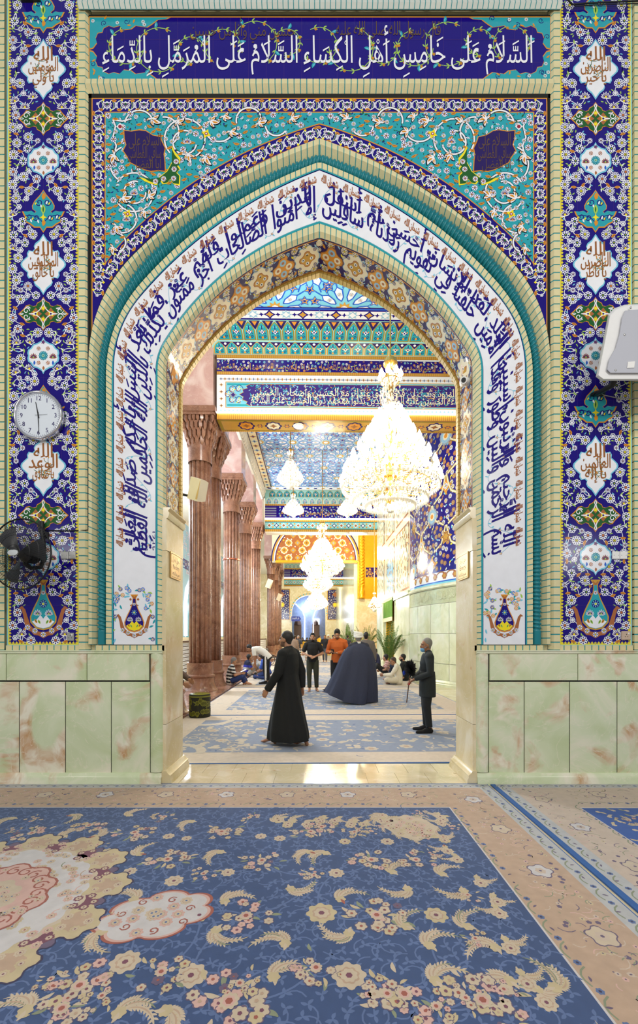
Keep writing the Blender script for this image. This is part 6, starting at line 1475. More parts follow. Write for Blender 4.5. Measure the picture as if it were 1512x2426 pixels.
hall_carpet(84, -2.55, 18.43, 3.6, 23.2, .62, 'pale carpet fourth from the doorway'); hall_carpet(85, -2.55, 23.23, 3.3, 28.0, .62, 'pale carpet fifth from the doorway, beneath the second beam')
mb = MB(); mb.boxb(-4, 28.2, .001, 6.3, 36, .01); mb.build('trim_10', [plain('white_marble', (226, 226, 222), .12)], **ST)

# --- crystal chandeliers
M_CRY = plain('crystal', (250, 246, 236), .08, 0, .02)
M_CRY.node_tree.nodes['Principled BSDF'].inputs['Transmission Weight'].default_value = .12
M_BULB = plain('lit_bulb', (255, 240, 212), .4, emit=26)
M_GLOW = plain('crystal_added_glow', (255, 244, 224), .2, emit=5.5)  # drops are no lamps; the lamplight caught in them is put in as emission
M_DIM = plain('crystal_faint_added_glow', (255, 248, 236), .2, emit=1.0)  # faint emission added to whiten the pale chandeliers' drops, arms and bulbs
def crystal(mb, x, y, z, s): mb.add([(x, y, z), (x + s * .4, y, z - s * .6), (x, y + s * .4, z - s * .6), (x - s * .4, y, z - s * .6), (x, y - s * .4, z - s * .6), (x, y, z - s * 1.7)], [(0, 1, 2), (0, 2, 3), (0, 3, 4), (0, 4, 1), (5, 2, 1), (5, 3, 2), (5, 4, 3), (5, 1, 4)])
def chandelier(lab, x, y, zb, dia, h, seed, lit=True, dense=1.0, group='lit crystal chandeliers along the hall'):
    r = dia / 2; rnd = random.Random(seed); t = thing('chandelier', lab, 'chandelier', (x, y, zb), 0, group)
    mb = MB(); mb.tube([(0, 0, h * .97), (0, 0, ZC - zb - .02)], .018, 6); mb.build('chain', [M_BRASS], t)
    mb = MB(); mb.lathe([(.001, h), (.03, h * .995), (.12 * r, h * .985), (.15 * r, h * .955), (.1 * r, h * .93), (.05 * r, h * .92), (.05 * r, h * .1), (.12 * r, h * .08), (.03, h * .04), (.001, h * .03)], 20); mb.build('stem', [M_BRASS], t, True)
    mb = MB(); mb.ell((0, 0, .02 * h), (.1, .1, .1), 12, 8); mb.build('drop_ball', [M_CRY], t, True)
    tiers = ((.18, 1.0, 24), (.26, .92, 22), (.34, .78, 18), (.42, .62, 15), (.5, .46, 11), (.58, .32, 8), (.86, .21, 8))
    for zt, rt, n in tiers:
        n = max(5, int(n * dense)); mb = MB(); mb.tube([(rt * r * .8 * math.cos(a), rt * r * .8 * math.sin(a), zt * h - .03) for a in [2 * math.pi * i / 24 for i in range(25)]], .012, 5, caps=False)
        for i in range(n):
            a = 2 * math.pi * (i + .5 * (rt < .9)) / n; c, s = math.cos(a), math.sin(a)
            mb.tube([(.06 * c, .06 * s, zt * h - .1 * r), (rt * r * .55 * c, rt * r * .55 * s, zt * h - .14 * r), (rt * r * .9 * c, rt * r * .9 * s, zt * h - .08 * r), (rt * r * c, rt * r * s, zt * h)], .011, 4, caps=False)
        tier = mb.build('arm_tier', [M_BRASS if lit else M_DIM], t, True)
        for i in range(n):
            a = 2 * math.pi * (i + .5 * (rt < .9)) / n; bx, by = rt * r * math.cos(a), rt * r * math.sin(a); sz = .055 * r / 1.0
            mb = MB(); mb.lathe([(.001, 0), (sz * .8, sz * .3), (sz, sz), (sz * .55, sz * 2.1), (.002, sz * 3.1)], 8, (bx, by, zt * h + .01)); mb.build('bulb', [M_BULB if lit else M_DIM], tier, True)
    mb = MB(); m2 = MB()
    for i in range(int(2400 * dense)):                       # strings of drops over the pear-shaped body
        f = rnd.random(); z = f * .66 * h
        env = r * (math.sin(min(1, (f + .02) / .26) * math.pi / 2) if f < .26 else max(.2, 1.0 - (f - .26) / .74 * .8) ** .85)
        a = rnd.random() * 6.283; q = env * math.sqrt(rnd.uniform(.55, 1.0)) * .97; crystal(mb if i % 5 < 3 else m2, q * math.cos(a), q * math.sin(a), z + .06, rnd.uniform(.03, .065) * (r / 1.0) * (1.0 if dense >= 1 else 1.3 if lit else 1.6))
    for i in range(int(260 * dense)): a = rnd.random() * 6.283; z = rnd.uniform(.64, .9) * h; q = r * rnd.uniform(.06, .2); crystal(mb, q * math.cos(a), q * math.sin(a), z, .05 * r)
    for k in range(3):
        n = int(70 * dense)
        for i in range(n): a = 2 * math.pi * i / n; q = r * (.98, .75, .5)[k]; crystal(mb, q * math.cos(a), q * math.sin(a), (.15, .07, .03)[k] * h + .08, .075 * r)
    q = mb.build('crystal_drops', [M_CRY], t); q['kind'] = 'stuff'
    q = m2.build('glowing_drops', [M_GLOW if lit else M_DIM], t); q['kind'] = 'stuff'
    return t
CL_ = ['largest crystal chandelier ablaze in the doorway, hanging from the first bay', 'second lit chandelier, hanging in front of the gilded tympanum', 'third lit chandelier, just below and behind the second', 'lowest and farthest lit chandelier, hanging before the end wall']
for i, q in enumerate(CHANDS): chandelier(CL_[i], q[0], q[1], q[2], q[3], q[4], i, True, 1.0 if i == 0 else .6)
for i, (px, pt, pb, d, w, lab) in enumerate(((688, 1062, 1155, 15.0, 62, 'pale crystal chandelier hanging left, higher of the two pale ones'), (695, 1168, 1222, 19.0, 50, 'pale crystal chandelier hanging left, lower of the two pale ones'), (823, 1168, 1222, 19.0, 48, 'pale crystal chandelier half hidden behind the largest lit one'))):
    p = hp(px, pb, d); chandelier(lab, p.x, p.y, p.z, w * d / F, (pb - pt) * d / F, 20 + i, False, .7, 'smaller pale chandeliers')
p = hp(886, 1434, 19.6); w_ = chandelier('small lit chandelier glowing beside the right wall', 3.1, 21.0, 2.95, .6, .95, 31, True, .35)
# round ceiling spots
for px, py, d, lab in ((708, 1024, 12.5, 'round white downlight on the underside of the first beam'), (700, 1266, 24.9, 'left round downlight under the second beam'), (822, 1266, 24.9, 'middle round downlight under the second beam'), (866, 1264, 24.9, 'right downlight under the second beam, before the gilded wall')):
    p = hp(px, py, d); zz = BZ if d < 20 else 7.75; t = thing('downlight', lab, 'lamp', (p.x, d, zz), 0, 'round downlights under the beams'); mb = MB(); mb.lathe([(.15, 0), (.17, -.02), (.15, -.05), (.12, -.05)], 24, caps=False); mb.build('rim', [M_WHITEP], t, True); mb = MB(); mb.lathe([(.001, -.06), (.08, -.055), (.12, -.04), (.12, -.02)], 24); mb.build('lens', [M_LED], t, True)
# wall speakers on the columns and behind the jamb
def small_speaker(lab, p, rz, k, arm):
    t = thing('column_speaker', lab, 'speaker', tuple(p), rz, 'small cream speakers')
    Mt = Matrix.Rotation(R(20), 4, 'Y') @ Matrix.Rotation(R(8), 4, 'X')
    mb = MB(); mb.rings([[Mt @ Vector(v) * k for v in ((-.15, yy, -.24 * q), (.15, yy, -.24 * q), (.15, yy, .24 * q), (-.15, yy, .24 * q))] for yy, q in ((.13, .86), (.02, .97), (-.1, 1), (-.12, .97))]); mb.build('cabinet', [plain('cream_case', (232, 222, 200), .4)], t, True)
    mb = MB(); mb.rings([[Mt @ Vector(v) * k for v in ((.11 + .02 * math.sin(zz * 9), yy, zz), (.14, yy, zz))] for zz in [-.2 + .04 * i for i in range(11)] for yy in (-.125,)], 0, False, False); mb.build('grille', [plain('tan_grille', (214, 180, 120), .5)], t)
    mb = MB(); mb.tube([Vector((-.05, .1, -.15)) * k, Vector(arm) * .6, Vector(arm)], .02, 6); mb.build('arm', [M_BLACKM], t, True)
small_speaker('cream speaker tilted on an arm at the left edge of the doorway', hp(470, 1162, 6.4), R(-25), .68, (-.36, -.2, -.12))
small_speaker('white speaker on the sunlit column beyond the beam', hp(638, 1383, 33.6), R(10), 1.5, (-.3, .9, -.1))
small_speaker('small white speaker on the second column beyond the beam', hp(662, 1415, 37.4), R(10), 1.3, (-.4, .9, -.1))
# ---------------------------------------------------------------- people
SKIN = plain('skin', (176, 128, 98), .5, 0, .05, 20); SKIN2 = plain('skin_tan', (158, 112, 84), .5, 0, .05, 20)
EYE = plain('eye_dark', (36, 26, 24), .3); LIP = plain('lips', (150, 92, 80), .5)
HAIR = plain('hair_black', (24, 20, 20), .55, 0, .2, 60); HAIRG = plain('hair_grey', (128, 128, 128), .7, 0, .2, 90); BEARD = plain('stubble', (104, 76, 62), .8, 0, .1, 60)
_cl = {}
def cloth(rgb, bump=.25):
    if rgb not in _cl: _cl[rgb] = plain('cloth_%d_%d_%d' % rgb, rgb, .85, 0, .12, 30, bump=bump, bscale=24)
    return _cl[rgb]
def remesh(mb, vox, name, mats, parent=None, mf=None, smooth=3, **k):
    me = mb.mesh(name + '_src', []); o = bpy.data.objects.new('src', me); C.objects.link(o)
    m = o.modifiers.new('r', 'REMESH'); m.mode = 'VOXEL'; m.voxel_size = vox; m.use_smooth_shade = True
    if smooth: q = o.modifiers.new('s', 'SMOOTH'); q.factor = .5; q.iterations = smooth
    me2 = bpy.data.meshes.new_from_object(o.evaluated_get(bpy.context.evaluated_depsgraph_get())); me2.name = name
    bpy.data.objects.remove(o); bpy.data.meshes.remove(me)
    me2.materials.clear()
    for a in mats: me2.materials.append(a)
    n = len(me2.polygons)
    me2.polygons.foreach_set('use_smooth', [True] * n)
    if mf:
        c = np.zeros(n * 3); me2.polygons.foreach_get('center', c); c = c.reshape(-1, 3); me2.polygons.foreach_set('material_index', mf(c).astype(int))
    else: me2.polygons.foreach_set('material_index', [0] * n)
    me2.update(); return mk_obj(name, me2, parent, **k) if parent is not None else me2
V3 = Vector
def std(**ov):
    J = dict(pel=(0, 0, .95), wai=(0, .0, 1.1), che=(0, .01, 1.27), nk=(0, -.02, 1.46), hd=(0, .02, 1.61), sl=(-.19, -.01, 1.4), sr=(.19, -.01, 1.4), el=(-.25, -.04, 1.12), er=(.25, -.04, 1.12), wl=(-.26, .06, .87), wr=(.26, .06, .87),
             hl=(-.09, 0, .9), hr=(.09, 0, .9), kl=(-.1, .02, .5), kr=(.1, .02, .5), al=(-.1, -.03, .08), ar=(.1, -.03, .08), tl=(-.11, .15, .025), tr=(.11, .15, .025))
    J.update(ov); return {k: V3(v) for k, v in J.items()}
def sit(kn='cross', **ov):
    J = dict(pel=(0, 0, .12), wai=(0, -.01, .28), che=(0, .03, .43), nk=(0, .07, .6), hd=(0, .13, .73), sl=(-.18, .05, .54), sr=(.18, .05, .54), el=(-.23, .14, .32), er=(.23, .14, .32), wl=(-.08, .33, .27), wr=(.08, .33, .27),
             hl=(-.1, .03, .12), hr=(.1, .03, .12), kl=(-.3, .34, .16), kr=(.3, .34, .16), al=(.06, .36, .07), ar=(-.06, .3, .07), tl=(.17, .4, .04), tr=(-.17, .34, .04))
    if kn == 'up': J.update(kl=(-.12, .42, .48), kr=(.12, .4, .46), al=(-.11, .52, .08), ar=(.11, .56, .08), tl=(-.12, .68, .03), tr=(.12, .72, .03))
    if kn == 'out': J.update(kl=(-.1, .42, .3), kr=(.1, .44, .34), al=(-.1, .84, .08), ar=(.1, .72, .08), tl=(-.13, .92, .2), tr=(.12, .88, .06))
    if kn == 'kneel': J.update(pel=(0, 0, .24), kl=(-.16, .4, .08), kr=(.16, .4, .08), al=(-.12, -.04, .07), ar=(.12, -.04, .07), tl=(-.1, -.18, .04), tr=(.1, -.18, .04), hl=(-.1, .02, .2), hr=(.1, .02, .2))
    J.update(ov); return {k: V3(v) for k, v in J.items()}
def loft(mb, st, xd=(1, 0, 0), n=20, fold=0.0, nf=9, ph=0.0):
    xd = V3(xd); rg = []
    for i, (p, rx, ry) in enumerate(st):
        p = V3(p); t = V3(st[min(i + 1, len(st) - 1)][0]) - V3(st[max(i - 1, 0)][0]); t.normalize(); x = (xd - t * xd.dot(t)).normalized(); y = t.cross(x)
        f = fold * i / max(1, len(st) - 1)
        rg.append([p + x * (rx * (1 + f * math.sin(nf * a + ph + i * .25)) * math.cos(a)) + y * (ry * (1 + f * math.sin(nf * a + ph + i * .25)) * math.sin(a)) for a in [2 * math.pi * j / n for j in range(n)]])
    mb.rings(rg)
def hand(mb, w, d, n, thumb, curl=.5, s=1.0):
    """five separate fingers: d along the hand, n out of the palm side, thumb = sideways direction of the thumb"""
    d = V3(d).normalized(); n = V3(n); n = (n - d * n.dot(d)).normalized(); l = d.cross(n).normalized()
    if l.dot(V3(thumb)) < 0: l = -l
    w = V3(w)
    for k in range(4):
        o_ = (1.5 - k) * .0225 * s; b = w + d * (.085 - .004 * abs(k - 1)) * s + l * o_; mb.caps(w + l * o_ * .55, b, .0145 * s, .0115 * s, 8)
        L = (.07, .08, .074, .058)[k] * s; a = curl * .55; p = b
        for q in range(3):
            u = (d * math.cos(a) + n * math.sin(a)); e = p + u * L * (.44, .32, .26)[q]; mb.caps(p, e, (.0095, .0088, .008)[q] * s, (.0088, .008, .007)[q] * s, 8); p = e; a += curl * .75
    p = w + d * .025 * s + l * .026 * s; u = (d * .62 + l * .7 + n * .35).normalized(); e = p + u * .045 * s; mb.caps(p, e, .0135 * s, .011 * s, 8); u = (d * .85 + l * .2 + n * .4).normalized(); mb.caps(e, e + u * .038 * s, .0105 * s, .008 * s, 8)
def person(label, loc, heading, J, skin=SKIN, yaw=0, pitch=0, hair=HAIR, hair_k=1.0, beard=False, vox=.011, top=None, sleeve='short', pants=None, robe=None, H=1.0, hands=None, feet='bare', wear=(), group=None, collar=None, stripe=None, extra=None):
    sc = H; Hm = Matrix.Translation(J['hd']) @ Matrix.Rotation(R(yaw), 4, 'Z') @ Matrix.Rotation(R(pitch), 4, 'X') @ Matrix.Scale(.94, 4); Hi = Hm.inverted()
    xs = (J['sr'] - J['sl']).normalized(); xh = (J['hr'] - J['hl']).normalized()
    mb = MB(); hp_ = lambda p: Hm @ V3(p); rot = Hm.to_3x3()
    mb.ell(hp_((0, -.012, .03)), (.076, .096, .098), 16, 10, 0, rot); mb.ell(hp_((0, .026, -.035)), (.064, .072, .09), 14, 10, 0, rot); mb.ell(hp_((0, .042, -.088)), (.044, .044, .036), 10, 8, 0, rot)
    mb.caps(hp_((0, .09, .012)), hp_((0, .113, -.03)), .008, .0145, 8); mb.ell(hp_((0, .088, .03)), (.045, .016, .012), 8, 6, 0, rot); mb.ell(hp_((0, .094, -.06)), (.024, .012, .012), 8, 6, 0, rot)
    for s in (-1, 1): mb.ell(hp_((s * .076, -.004, -.012)), (.012, .026, .034), 8, 6, 0, rot); mb.ell(hp_((s * .034, .072, -.02)), (.022, .024, .02), 8, 6, 0, rot)
    mb.caps(J['nk'] - V3((0, 0, .03)), hp_((0, -.02, -.05)), .062, .054, 12)
    loft(mb, [(J['pel'] - (J['wai'] - J['pel']) * .5, .13, .09), (J['pel'], .15, .1), (J['wai'], .13, .09), (J['che'], .155, .105), (J['nk'] * .35 + (J['sl'] + J['sr']) * .325, .17, .085), (J['nk'], .07, .06)], xs)
    for s in 'lr':
        S_, E_, W_ = J['s' + s], J['e' + s], J['w' + s]; mb.caps(S_, E_, .054, .041, 10); mb.caps(E_, W_, .041, .028, 10)
        hd = (hands or {}).get(s); d = (W_ - E_).normalized()
        dd, nn, tt, cc = hd if hd else (d, (1 if s == 'l' else -1, 0, 0), (0, 1, .2), .45)
        hand(mb, W_, dd, nn, tt, cc)
        mb.caps(J['h' + s], J['k' + s], .082, .056, 10); mb.caps(J['k' + s], J['a' + s], .056, .036, 10)
        A_, T_ = J['a' + s], J['t' + s]; f = (T_ - A_); mb.caps(A_, A_ - V3((f.x, f.y, 0)).normalized() * .035 + V3((0, 0, min(0, .03 - A_.z))), .036, .03, 8); mb.caps(A_ * .6 + T_ * .4, T_, .034, .024, 8); fx = V3((f.y, -f.x, 0)).normalized()
        if feet == 'bare':
            for k in range(5): b_ = T_ + fx * (k - 2) * .017; mb.caps(b_, b_ + V3((f.x, f.y, 0)).normalized() * (.045 - .005 * abs(k - (1 if s == 'r' else 3))), .012, .01, 6)
        mb.caps(A_ - V3((f.x, f.y, 0)).normalized() * .03, T_, .03, .026, 8)
    mats = [skin, EYE, LIP, hair, BEARD]
    mi = np.array(Hi)
    def mf(c):
        q = c @ mi[:3, :3].T + mi[:3, 3]; x, y, z = np.abs(q[:, 0]), q[:, 1], q[:, 2]; m = np.zeros(len(c))
        if beard: m[(y > -.01) & (z > -.14) & (x < .08) & ((z < -.078) | ((x > .046) & (z < -.03) & (y < .06)) | ((z < -.042) & (z > -.052) & (x < .03) & (y > .07)))] = 4 if beard == 'stubble' else 3
        m[(x > .018) & (x < .046) & (z > -.004) & (z < .011) & (y > .06)] = 1; m[(x > .014) & (x < .05) & (z > .022) & (z < .032) & (y > .06)] = 3
        m[(x < .024) & (z > -.068) & (z < -.053) & (y > .08)] = 2; return m
    me = remesh(mb, vox, 'person', mats, None, mf, 2)
    o = mk_obj('person', me, None, label, 'person', group, None, Matrix.Translation(loc) @ Matrix.Rotation(R(heading), 4, 'Z') @ Matrix.Scale(H, 4))
    if hair is not None and hair_k:
        mb = MB(); mb.ell(hp_((0, -.033, .047)), (.085 * hair_k, .105 * hair_k, .105 * hair_k), 18, 12, 0, rot)
        if hair_k > 1.0: mb.ell(hp_((0, .012, .12)), (.066, .062, .04), 12, 8, 0, rot)
        mb.ell(hp_((0, -.06, -.03)), (.066, .045, .07), 12, 8, 0, rot); remesh(mb, .012, 'hair', [hair], o, None, 2)
    cv = max(.011, vox)
    if top:
        mb = MB(); k = .022
        hem = J['pel'] - (J['wai'] - J['pel']) * .55
        loft(mb, [(hem, .165, .125), (J['pel'], .172, .125), (J['wai'], .158, .118), (J['che'], .176, .128), ((J['sl'] + J['sr']) * .46 + J['nk'] * .08, .2, .11), (J['nk'] * .8 + (J['sl'] + J['sr']) * .1, .09, .08), (J['nk'] + (J['hd'] - J['nk']) * .1, .066, .064)], xs)
        mb.caps(J['sl'], J['sr'], .074, .074, 14)
        for s in 'lr':
            mb.caps(J['s' + s], J['nk'] * .85 + J['s' + s] * .15, .074, .07, 12)
            S_, E_, W_ = J['s' + s], J['e' + s], J['w' + s]; ins = S_ * .8 + J['che'] * .2 + V3((0, 0, .03))
            if sleeve == 'short': mb.tube([ins, S_ * .75 + E_ * .25, S_ * .2 + E_ * .8], [.085, .078, .068], 12)
            else: mb.tube([ins, S_ * .6 + E_ * .4, E_, E_ * .5 + W_ * .5, E_ * .06 + W_ * .94], [.085, .07, .062, .054, .046], 12)
        ms = [cloth(c) for c in (top if isinstance(top, list) else [top])]
        ax = (J['nk'] - J['pel']).normalized(); ax_, p0 = np.array(ax), np.array(J['pel'])
        fn = (lambda c: (np.floor(((c - p0) @ ax_) / stripe) % len(ms))) if stripe else None
        if callable(stripe): fn = stripe
        remesh(mb, cv, 'shirt' if sleeve == 'short' else 'jacket' if collar == 'suit' else 'long_shirt', ms, o, fn)
    if pants:
        mb = MB(); loft(mb, [(J['pel'] - (J['wai'] - J['pel']) * .75, .14, .1), (J['pel'], .165, .118), (J['wai'] * .6 + J['pel'] * .4, .155, .112)], xh)
        for s in 'lr':
            Hh, K, A_ = J['h' + s], J['k' + s], J['a' + s]; mb.tube([Hh + V3((0, 0, .02)), Hh * .5 + K * .5, K, K * .5 + A_ * .5, K * .08 + A_ * .92], [.1, .092, .078, .066, .062], 14); mb.ell(K, (.08, .08, .08), 10, 8)
        ms = [cloth(pants)]; fn = None
        if extra == 'side_stripe': ms.append(cloth((226, 226, 222))); fn = lambda c: ((c[:, 0] < -.135) & (np.abs(c[:, 1] - .0) < .03)).astype(float)
        remesh(mb, cv, 'trousers', ms, o, fn)
    if robe:
        mb = MB(); loft(mb, robe['st'], xs, 48, robe.get('fold', .05), robe.get('nf', 9)); 
        mb.caps(J['sl'], J['sr'], .076, .076, 14)
        for s in 'lr':
            mb.caps(J['s' + s], J['nk'] * .85 + J['s' + s] * .15, .076, .07, 12)
            S_, E_, W_ = J['s' + s], J['e' + s], J['w' + s]; ins = S_ * .85 + J['che'] * .15 + V3((0, 0, .02))
            if robe.get('sleeves', True): mb.tube([ins, S_ * .6 + E_ * .4, E_, E_ * .4 + W_ * .6, W_], [.088, .078, .07, .064, .058], 12)
        remesh(mb, cv, 'robe', [cloth(robe['col'])], o)
    if collar in ('band', 'white'):
        mb = MB(); mb.tube([J['nk'] - V3((0, 0, .02)), J['nk'] * .7 + J['hd'] * .3], [.08, .069], 16); remesh(mb, .012, 'collar', [cloth((20, 22, 24) if collar == 'band' else (220, 220, 214))], o)
    if feet in ('shoe', 'sock'):
        mb = MB()
        for s in 'lr':
            A_, T_ = J['a' + s], J['t' + s]; f = V3((T_.x - A_.x, T_.y - A_.y, 0)).normalized(); mb.caps(A_ - f * .03 - V3((0, 0, max(0, A_.z - .045))), T_ + f * .05, .043, .034, 10); mb.caps(A_, A_ * .5 + T_ * .5, .046, .04, 10)
        remesh(mb, .012, 'shoes' if feet == 'shoe' else 'socks', [cloth((18, 18, 22))], o)
    o['kind'] = 'thing'
    return o, Hm
def child(o, mb, name, mats, sm=True, **k): return mb.build(name, mats if isinstance(mats, list) else [mats], o, sm, **k)
def turban(o, Hm, col=(226, 226, 222), k=1.0):
    mb = MB(); rr = Hm.to_3x3()
    mb.ell(Hm @ V3((0, -.012, .075)), (.1 * k, .116 * k, .085 * k), 20, 12, 0, rr)
    for i in range(4):
        z = .035 + .03 * i; q = 1.06 - .05 * i; mb.tube([Hm @ V3((.1 * k * q * math.cos(a), -.012 + .116 * k * q * math.sin(a), z + .022 * math.sin(a + i * 1.4))) for a in [2 * math.pi * j / 24 for j in range(25)]], .026, 8)
    remesh(mb, .012, 'turban', [cloth(col)], o, None, 2)
def at(px, py): d = CZ * F / (py - VY); return hp(px, py, d).x, d
def pos(px, d): return ((px - 740) * d / F, d, .0125)

# man in the long black robe, walking left across the doorway
Jp = std(kl=(-.07, .12, .5), al=(-.06, .24, .09), tl=(-.07, .4, .03), kr=(.07, -.04, .48), ar=(.06, -.26, .12), tr=(.06, -.12, .03), wl=(-.27, .2, .86), el=(-.26, .02, 1.12), er=(.24, -.1, 1.12), wr=(.25, -.1, .86), hd=(0, .05, 1.615))
st_ = [((0, 0, 1.5), .06, .06), ((0, -.01, 1.46), .1, .085), ((0, -.01, 1.4), .21, .115), ((0, 0, 1.25), .205, .145), ((0, 0, 1.08), .19, .14), ((0, .0, .9), .2, .175), ((0, .005, .65), .22, .225), ((0, .005, .4), .235, .285), ((0, .0, .2), .25, .33), ((0, -.005, .08), .25, .345)]
person('man in a long black robe, barefoot, striding left across the doorway', pos(683, 6.4), 62, Jp, SKIN2, yaw=12, vox=.007, robe=dict(st=st_, col=(6, 9, 10), fold=.07, nf=7), collar='band', H=.985, hair_k=1.0, beard='stubble')
# cloaked cleric seen from behind
Jc = std()
o, Hm = person('cleric in a flowing navy cloak and white turban, walking away', pos(850, 10.45), 4, Jc, SKIN, yaw=-14, vox=.009, hair=HAIRG, robe=dict(st=[((0, 0, 1.45), .1, .1), ((0, 0, 1.3), .17, .13), ((0, 0, .9), .18, .16), ((0, 0, .15), .2, .2)], col=(40, 44, 60), fold=.03), feet='sock', collar='white', H=1.0)
turban(o, Hm)
mb = MB(); n = 72; prof = [(1.47, .09, .085, 0), (1.44, .2, .12, 0), (1.38, .27, .16, 0), (1.25, .36, .2, -.02), (1.05, .43, .23, -.04), (.8, .48, .27, -.07), (.55, .53, .31, -.11), (.3, .57, .35, -.15), (.1, .6, .38, -.19), (.02, .61, .39, -.2)]
for inner in (1, 0):
    rg = []
    for i, (z, rx, ry, cx) in enumerate(prof):
        ring = []
        for j in range(n):
            a = 2 * math.pi * j / n; f = i / 9.; fo = 1 + f * (.1 * math.sin(5 * a + 1 + f) + .055 * math.sin(11 * a + 2 * f) + .02 * math.sin(23 * a)); k = (1 - .016 / rx) if inner else 1
            x, y = cx + rx * fo * math.cos(a) * k, ry * fo * math.sin(a) * k; lft = max(0, -math.cos(a))
            x += .05 * f * f * (-1 if math.cos(a) < 0 else -.9) if False else 0
            zz = z + f ** 3 * (.30 * lft ** 1.3 + .02 * math.sin(7 * a)); zz = max(zz, .02); x -= .1 * lft * f ** 2
            ring.append((x, y, zz))
        rg.append(ring)
    mb.rings(rg, 0, True, False)
child(o, mb, 'cloak', cloth((44, 50, 74)))
# old man in a dark suit holding a feather duster
Js = std(el=(-.27, .0, 1.1), wl=(-.1, .25, .98), er=(.26, .06, 1.1), wr=(.1, .27, .94), kl=(-.1, .03, .5), al=(-.1, -.02, .08), tl=(-.13, .15, .025), ar=(.12, .0, .08), tr=(.15, .17, .025), hd=(0, .03, 1.6))
o, Hm = person('grey-haired man in dark suit and blue face mask, standing at the doorway', pos(1014, 7.2), 84, Js, SKIN2, yaw=18, vox=.007, hair=HAIRG, top=(34, 40, 44), sleeve='long', collar='suit', pants=(28, 32, 36), feet='sock', H=.93,
               hands=dict(l=((.75, .6, -.25), (0, -.3, -1), (0, 1, .2), .7), r=((-.75, .55, -.2), (0, -.3, -1), (0, 1, .2), .7)))
mb = MB(); loft(mb, [((0, -.0, .66), .205, .15), ((0, 0, .8), .205, .15), ((0, 0, .98), .2, .145), ((0, 0, 1.12), .185, .135)], (1, 0, 0)); remesh(mb, .012, 'jacket_skirt', [cloth((34, 40, 44))], o)
mb = MB(); mb.tube([(0, -.02, 1.42), (0, .0, 1.49)], [.086, .073], 16); remesh(mb, .012, 'collar', [cloth((206, 208, 196))], o)
mb = MB(); mb.ell(Hm @ V3((0, .062, -.085)), (.05, .052, .048), 14, 10, 0, Hm.to_3x3()); mb.tube([Hm @ V3((.045, .07, -.06)), Hm @ V3((.08, .02, -.03)), Hm @ V3((.08, -.0, .0))], .003, 4); mb.tube([Hm @ V3((-.045, .07, -.06)), Hm @ V3((-.08, .02, -.03)), Hm @ V3((-.08, -.0, .0))], .003, 4); child(o, mb, 'face_mask', cloth((110, 170, 220)))
b = o.matrix_world; dpos = HROT.inverted() @ (b @ V3((-.02, .33, .93)))
fd = thing('feather_duster', 'black feather duster on a thin stick held by the man in the suit', 'duster', tuple(dpos), R(84))
mb = MB(); mb.tube([(0, .0, .05), (.0, .045, -.36)], .009, 8); mb.build('stick', [M_WOOD], fd, True); mb = MB(); mb.tube([(0, -.004, .02), (0, .006, -.06)], .014, 8); mb.build('red_grip', [plain('red_grip', (190, 20, 30), .4)], fd, True, label='red grip')
mb = MB(); rnd = random.Random(4)
for i in range(420):
    u = V3((rnd.gauss(0, 1), rnd.gauss(0, 1), rnd.gauss(0, 1))).normalized(); c_ = V3((0, -.02, .22)); L = rnd.uniform(.08, .15); p = c_ + V3((u.x * L * .8, u.y * L * .8, u.z * L * 1.25)); t_ = u.orthogonal().normalized() * .022; mb.add([c_, (c_ + p) / 2 + t_, p, (c_ + p) / 2 - t_], [(0, 1, 2, 3)])
q = mb.build('feathers', [cloth((10, 11, 16))], fd); q['kind'] = 'stuff'
mb = MB(); 
for i in range(40): u = V3((rnd.gauss(0, 1), .6 + rnd.random(), rnd.gauss(0, .6))).normalized(); c_ = V3((0, .06, .15)); p = c_ + u * .06; t_ = u.orthogonal().normalized() * .01; mb.add([c_, (c_ + p) / 2 + t_, p, (c_ + p) / 2 - t_], [(0, 1, 2, 3)])
q = mb.build('blue_feathers', [cloth((24, 60, 170))], fd, label='blue feather tips'); q['kind'] = 'stuff'
# young man in black T-shirt facing the camera
Jt = std(el=(-.3, .0, 1.13), er=(.3, .0, 1.13), wl=(-.1, .22, 1.05), wr=(.1, .22, 1.07), kl=(-.11, .04, .5), al=(-.12, .02, .08), tl=(-.17, .17, .025), kr=(.1, .06, .5), ar=(.09, .1, .08), tr=(.1, .26, .025))
person('bearded young man in black T-shirt and olive trousers walking forward with clasped hands', pos(741, 12.7), 176, Jt, SKIN, hair_k=1.04, beard='full', vox=.008, top=(20, 21, 25), pants=(50, 52, 40), H=1.0, hands=dict(l=((.85, .3, -.3), (0, -.6, -.6), (0, .2, 1), .4), r=((-.85, .3, -.25), (0, -.6, -.6), (0, .2, 1), .4)))
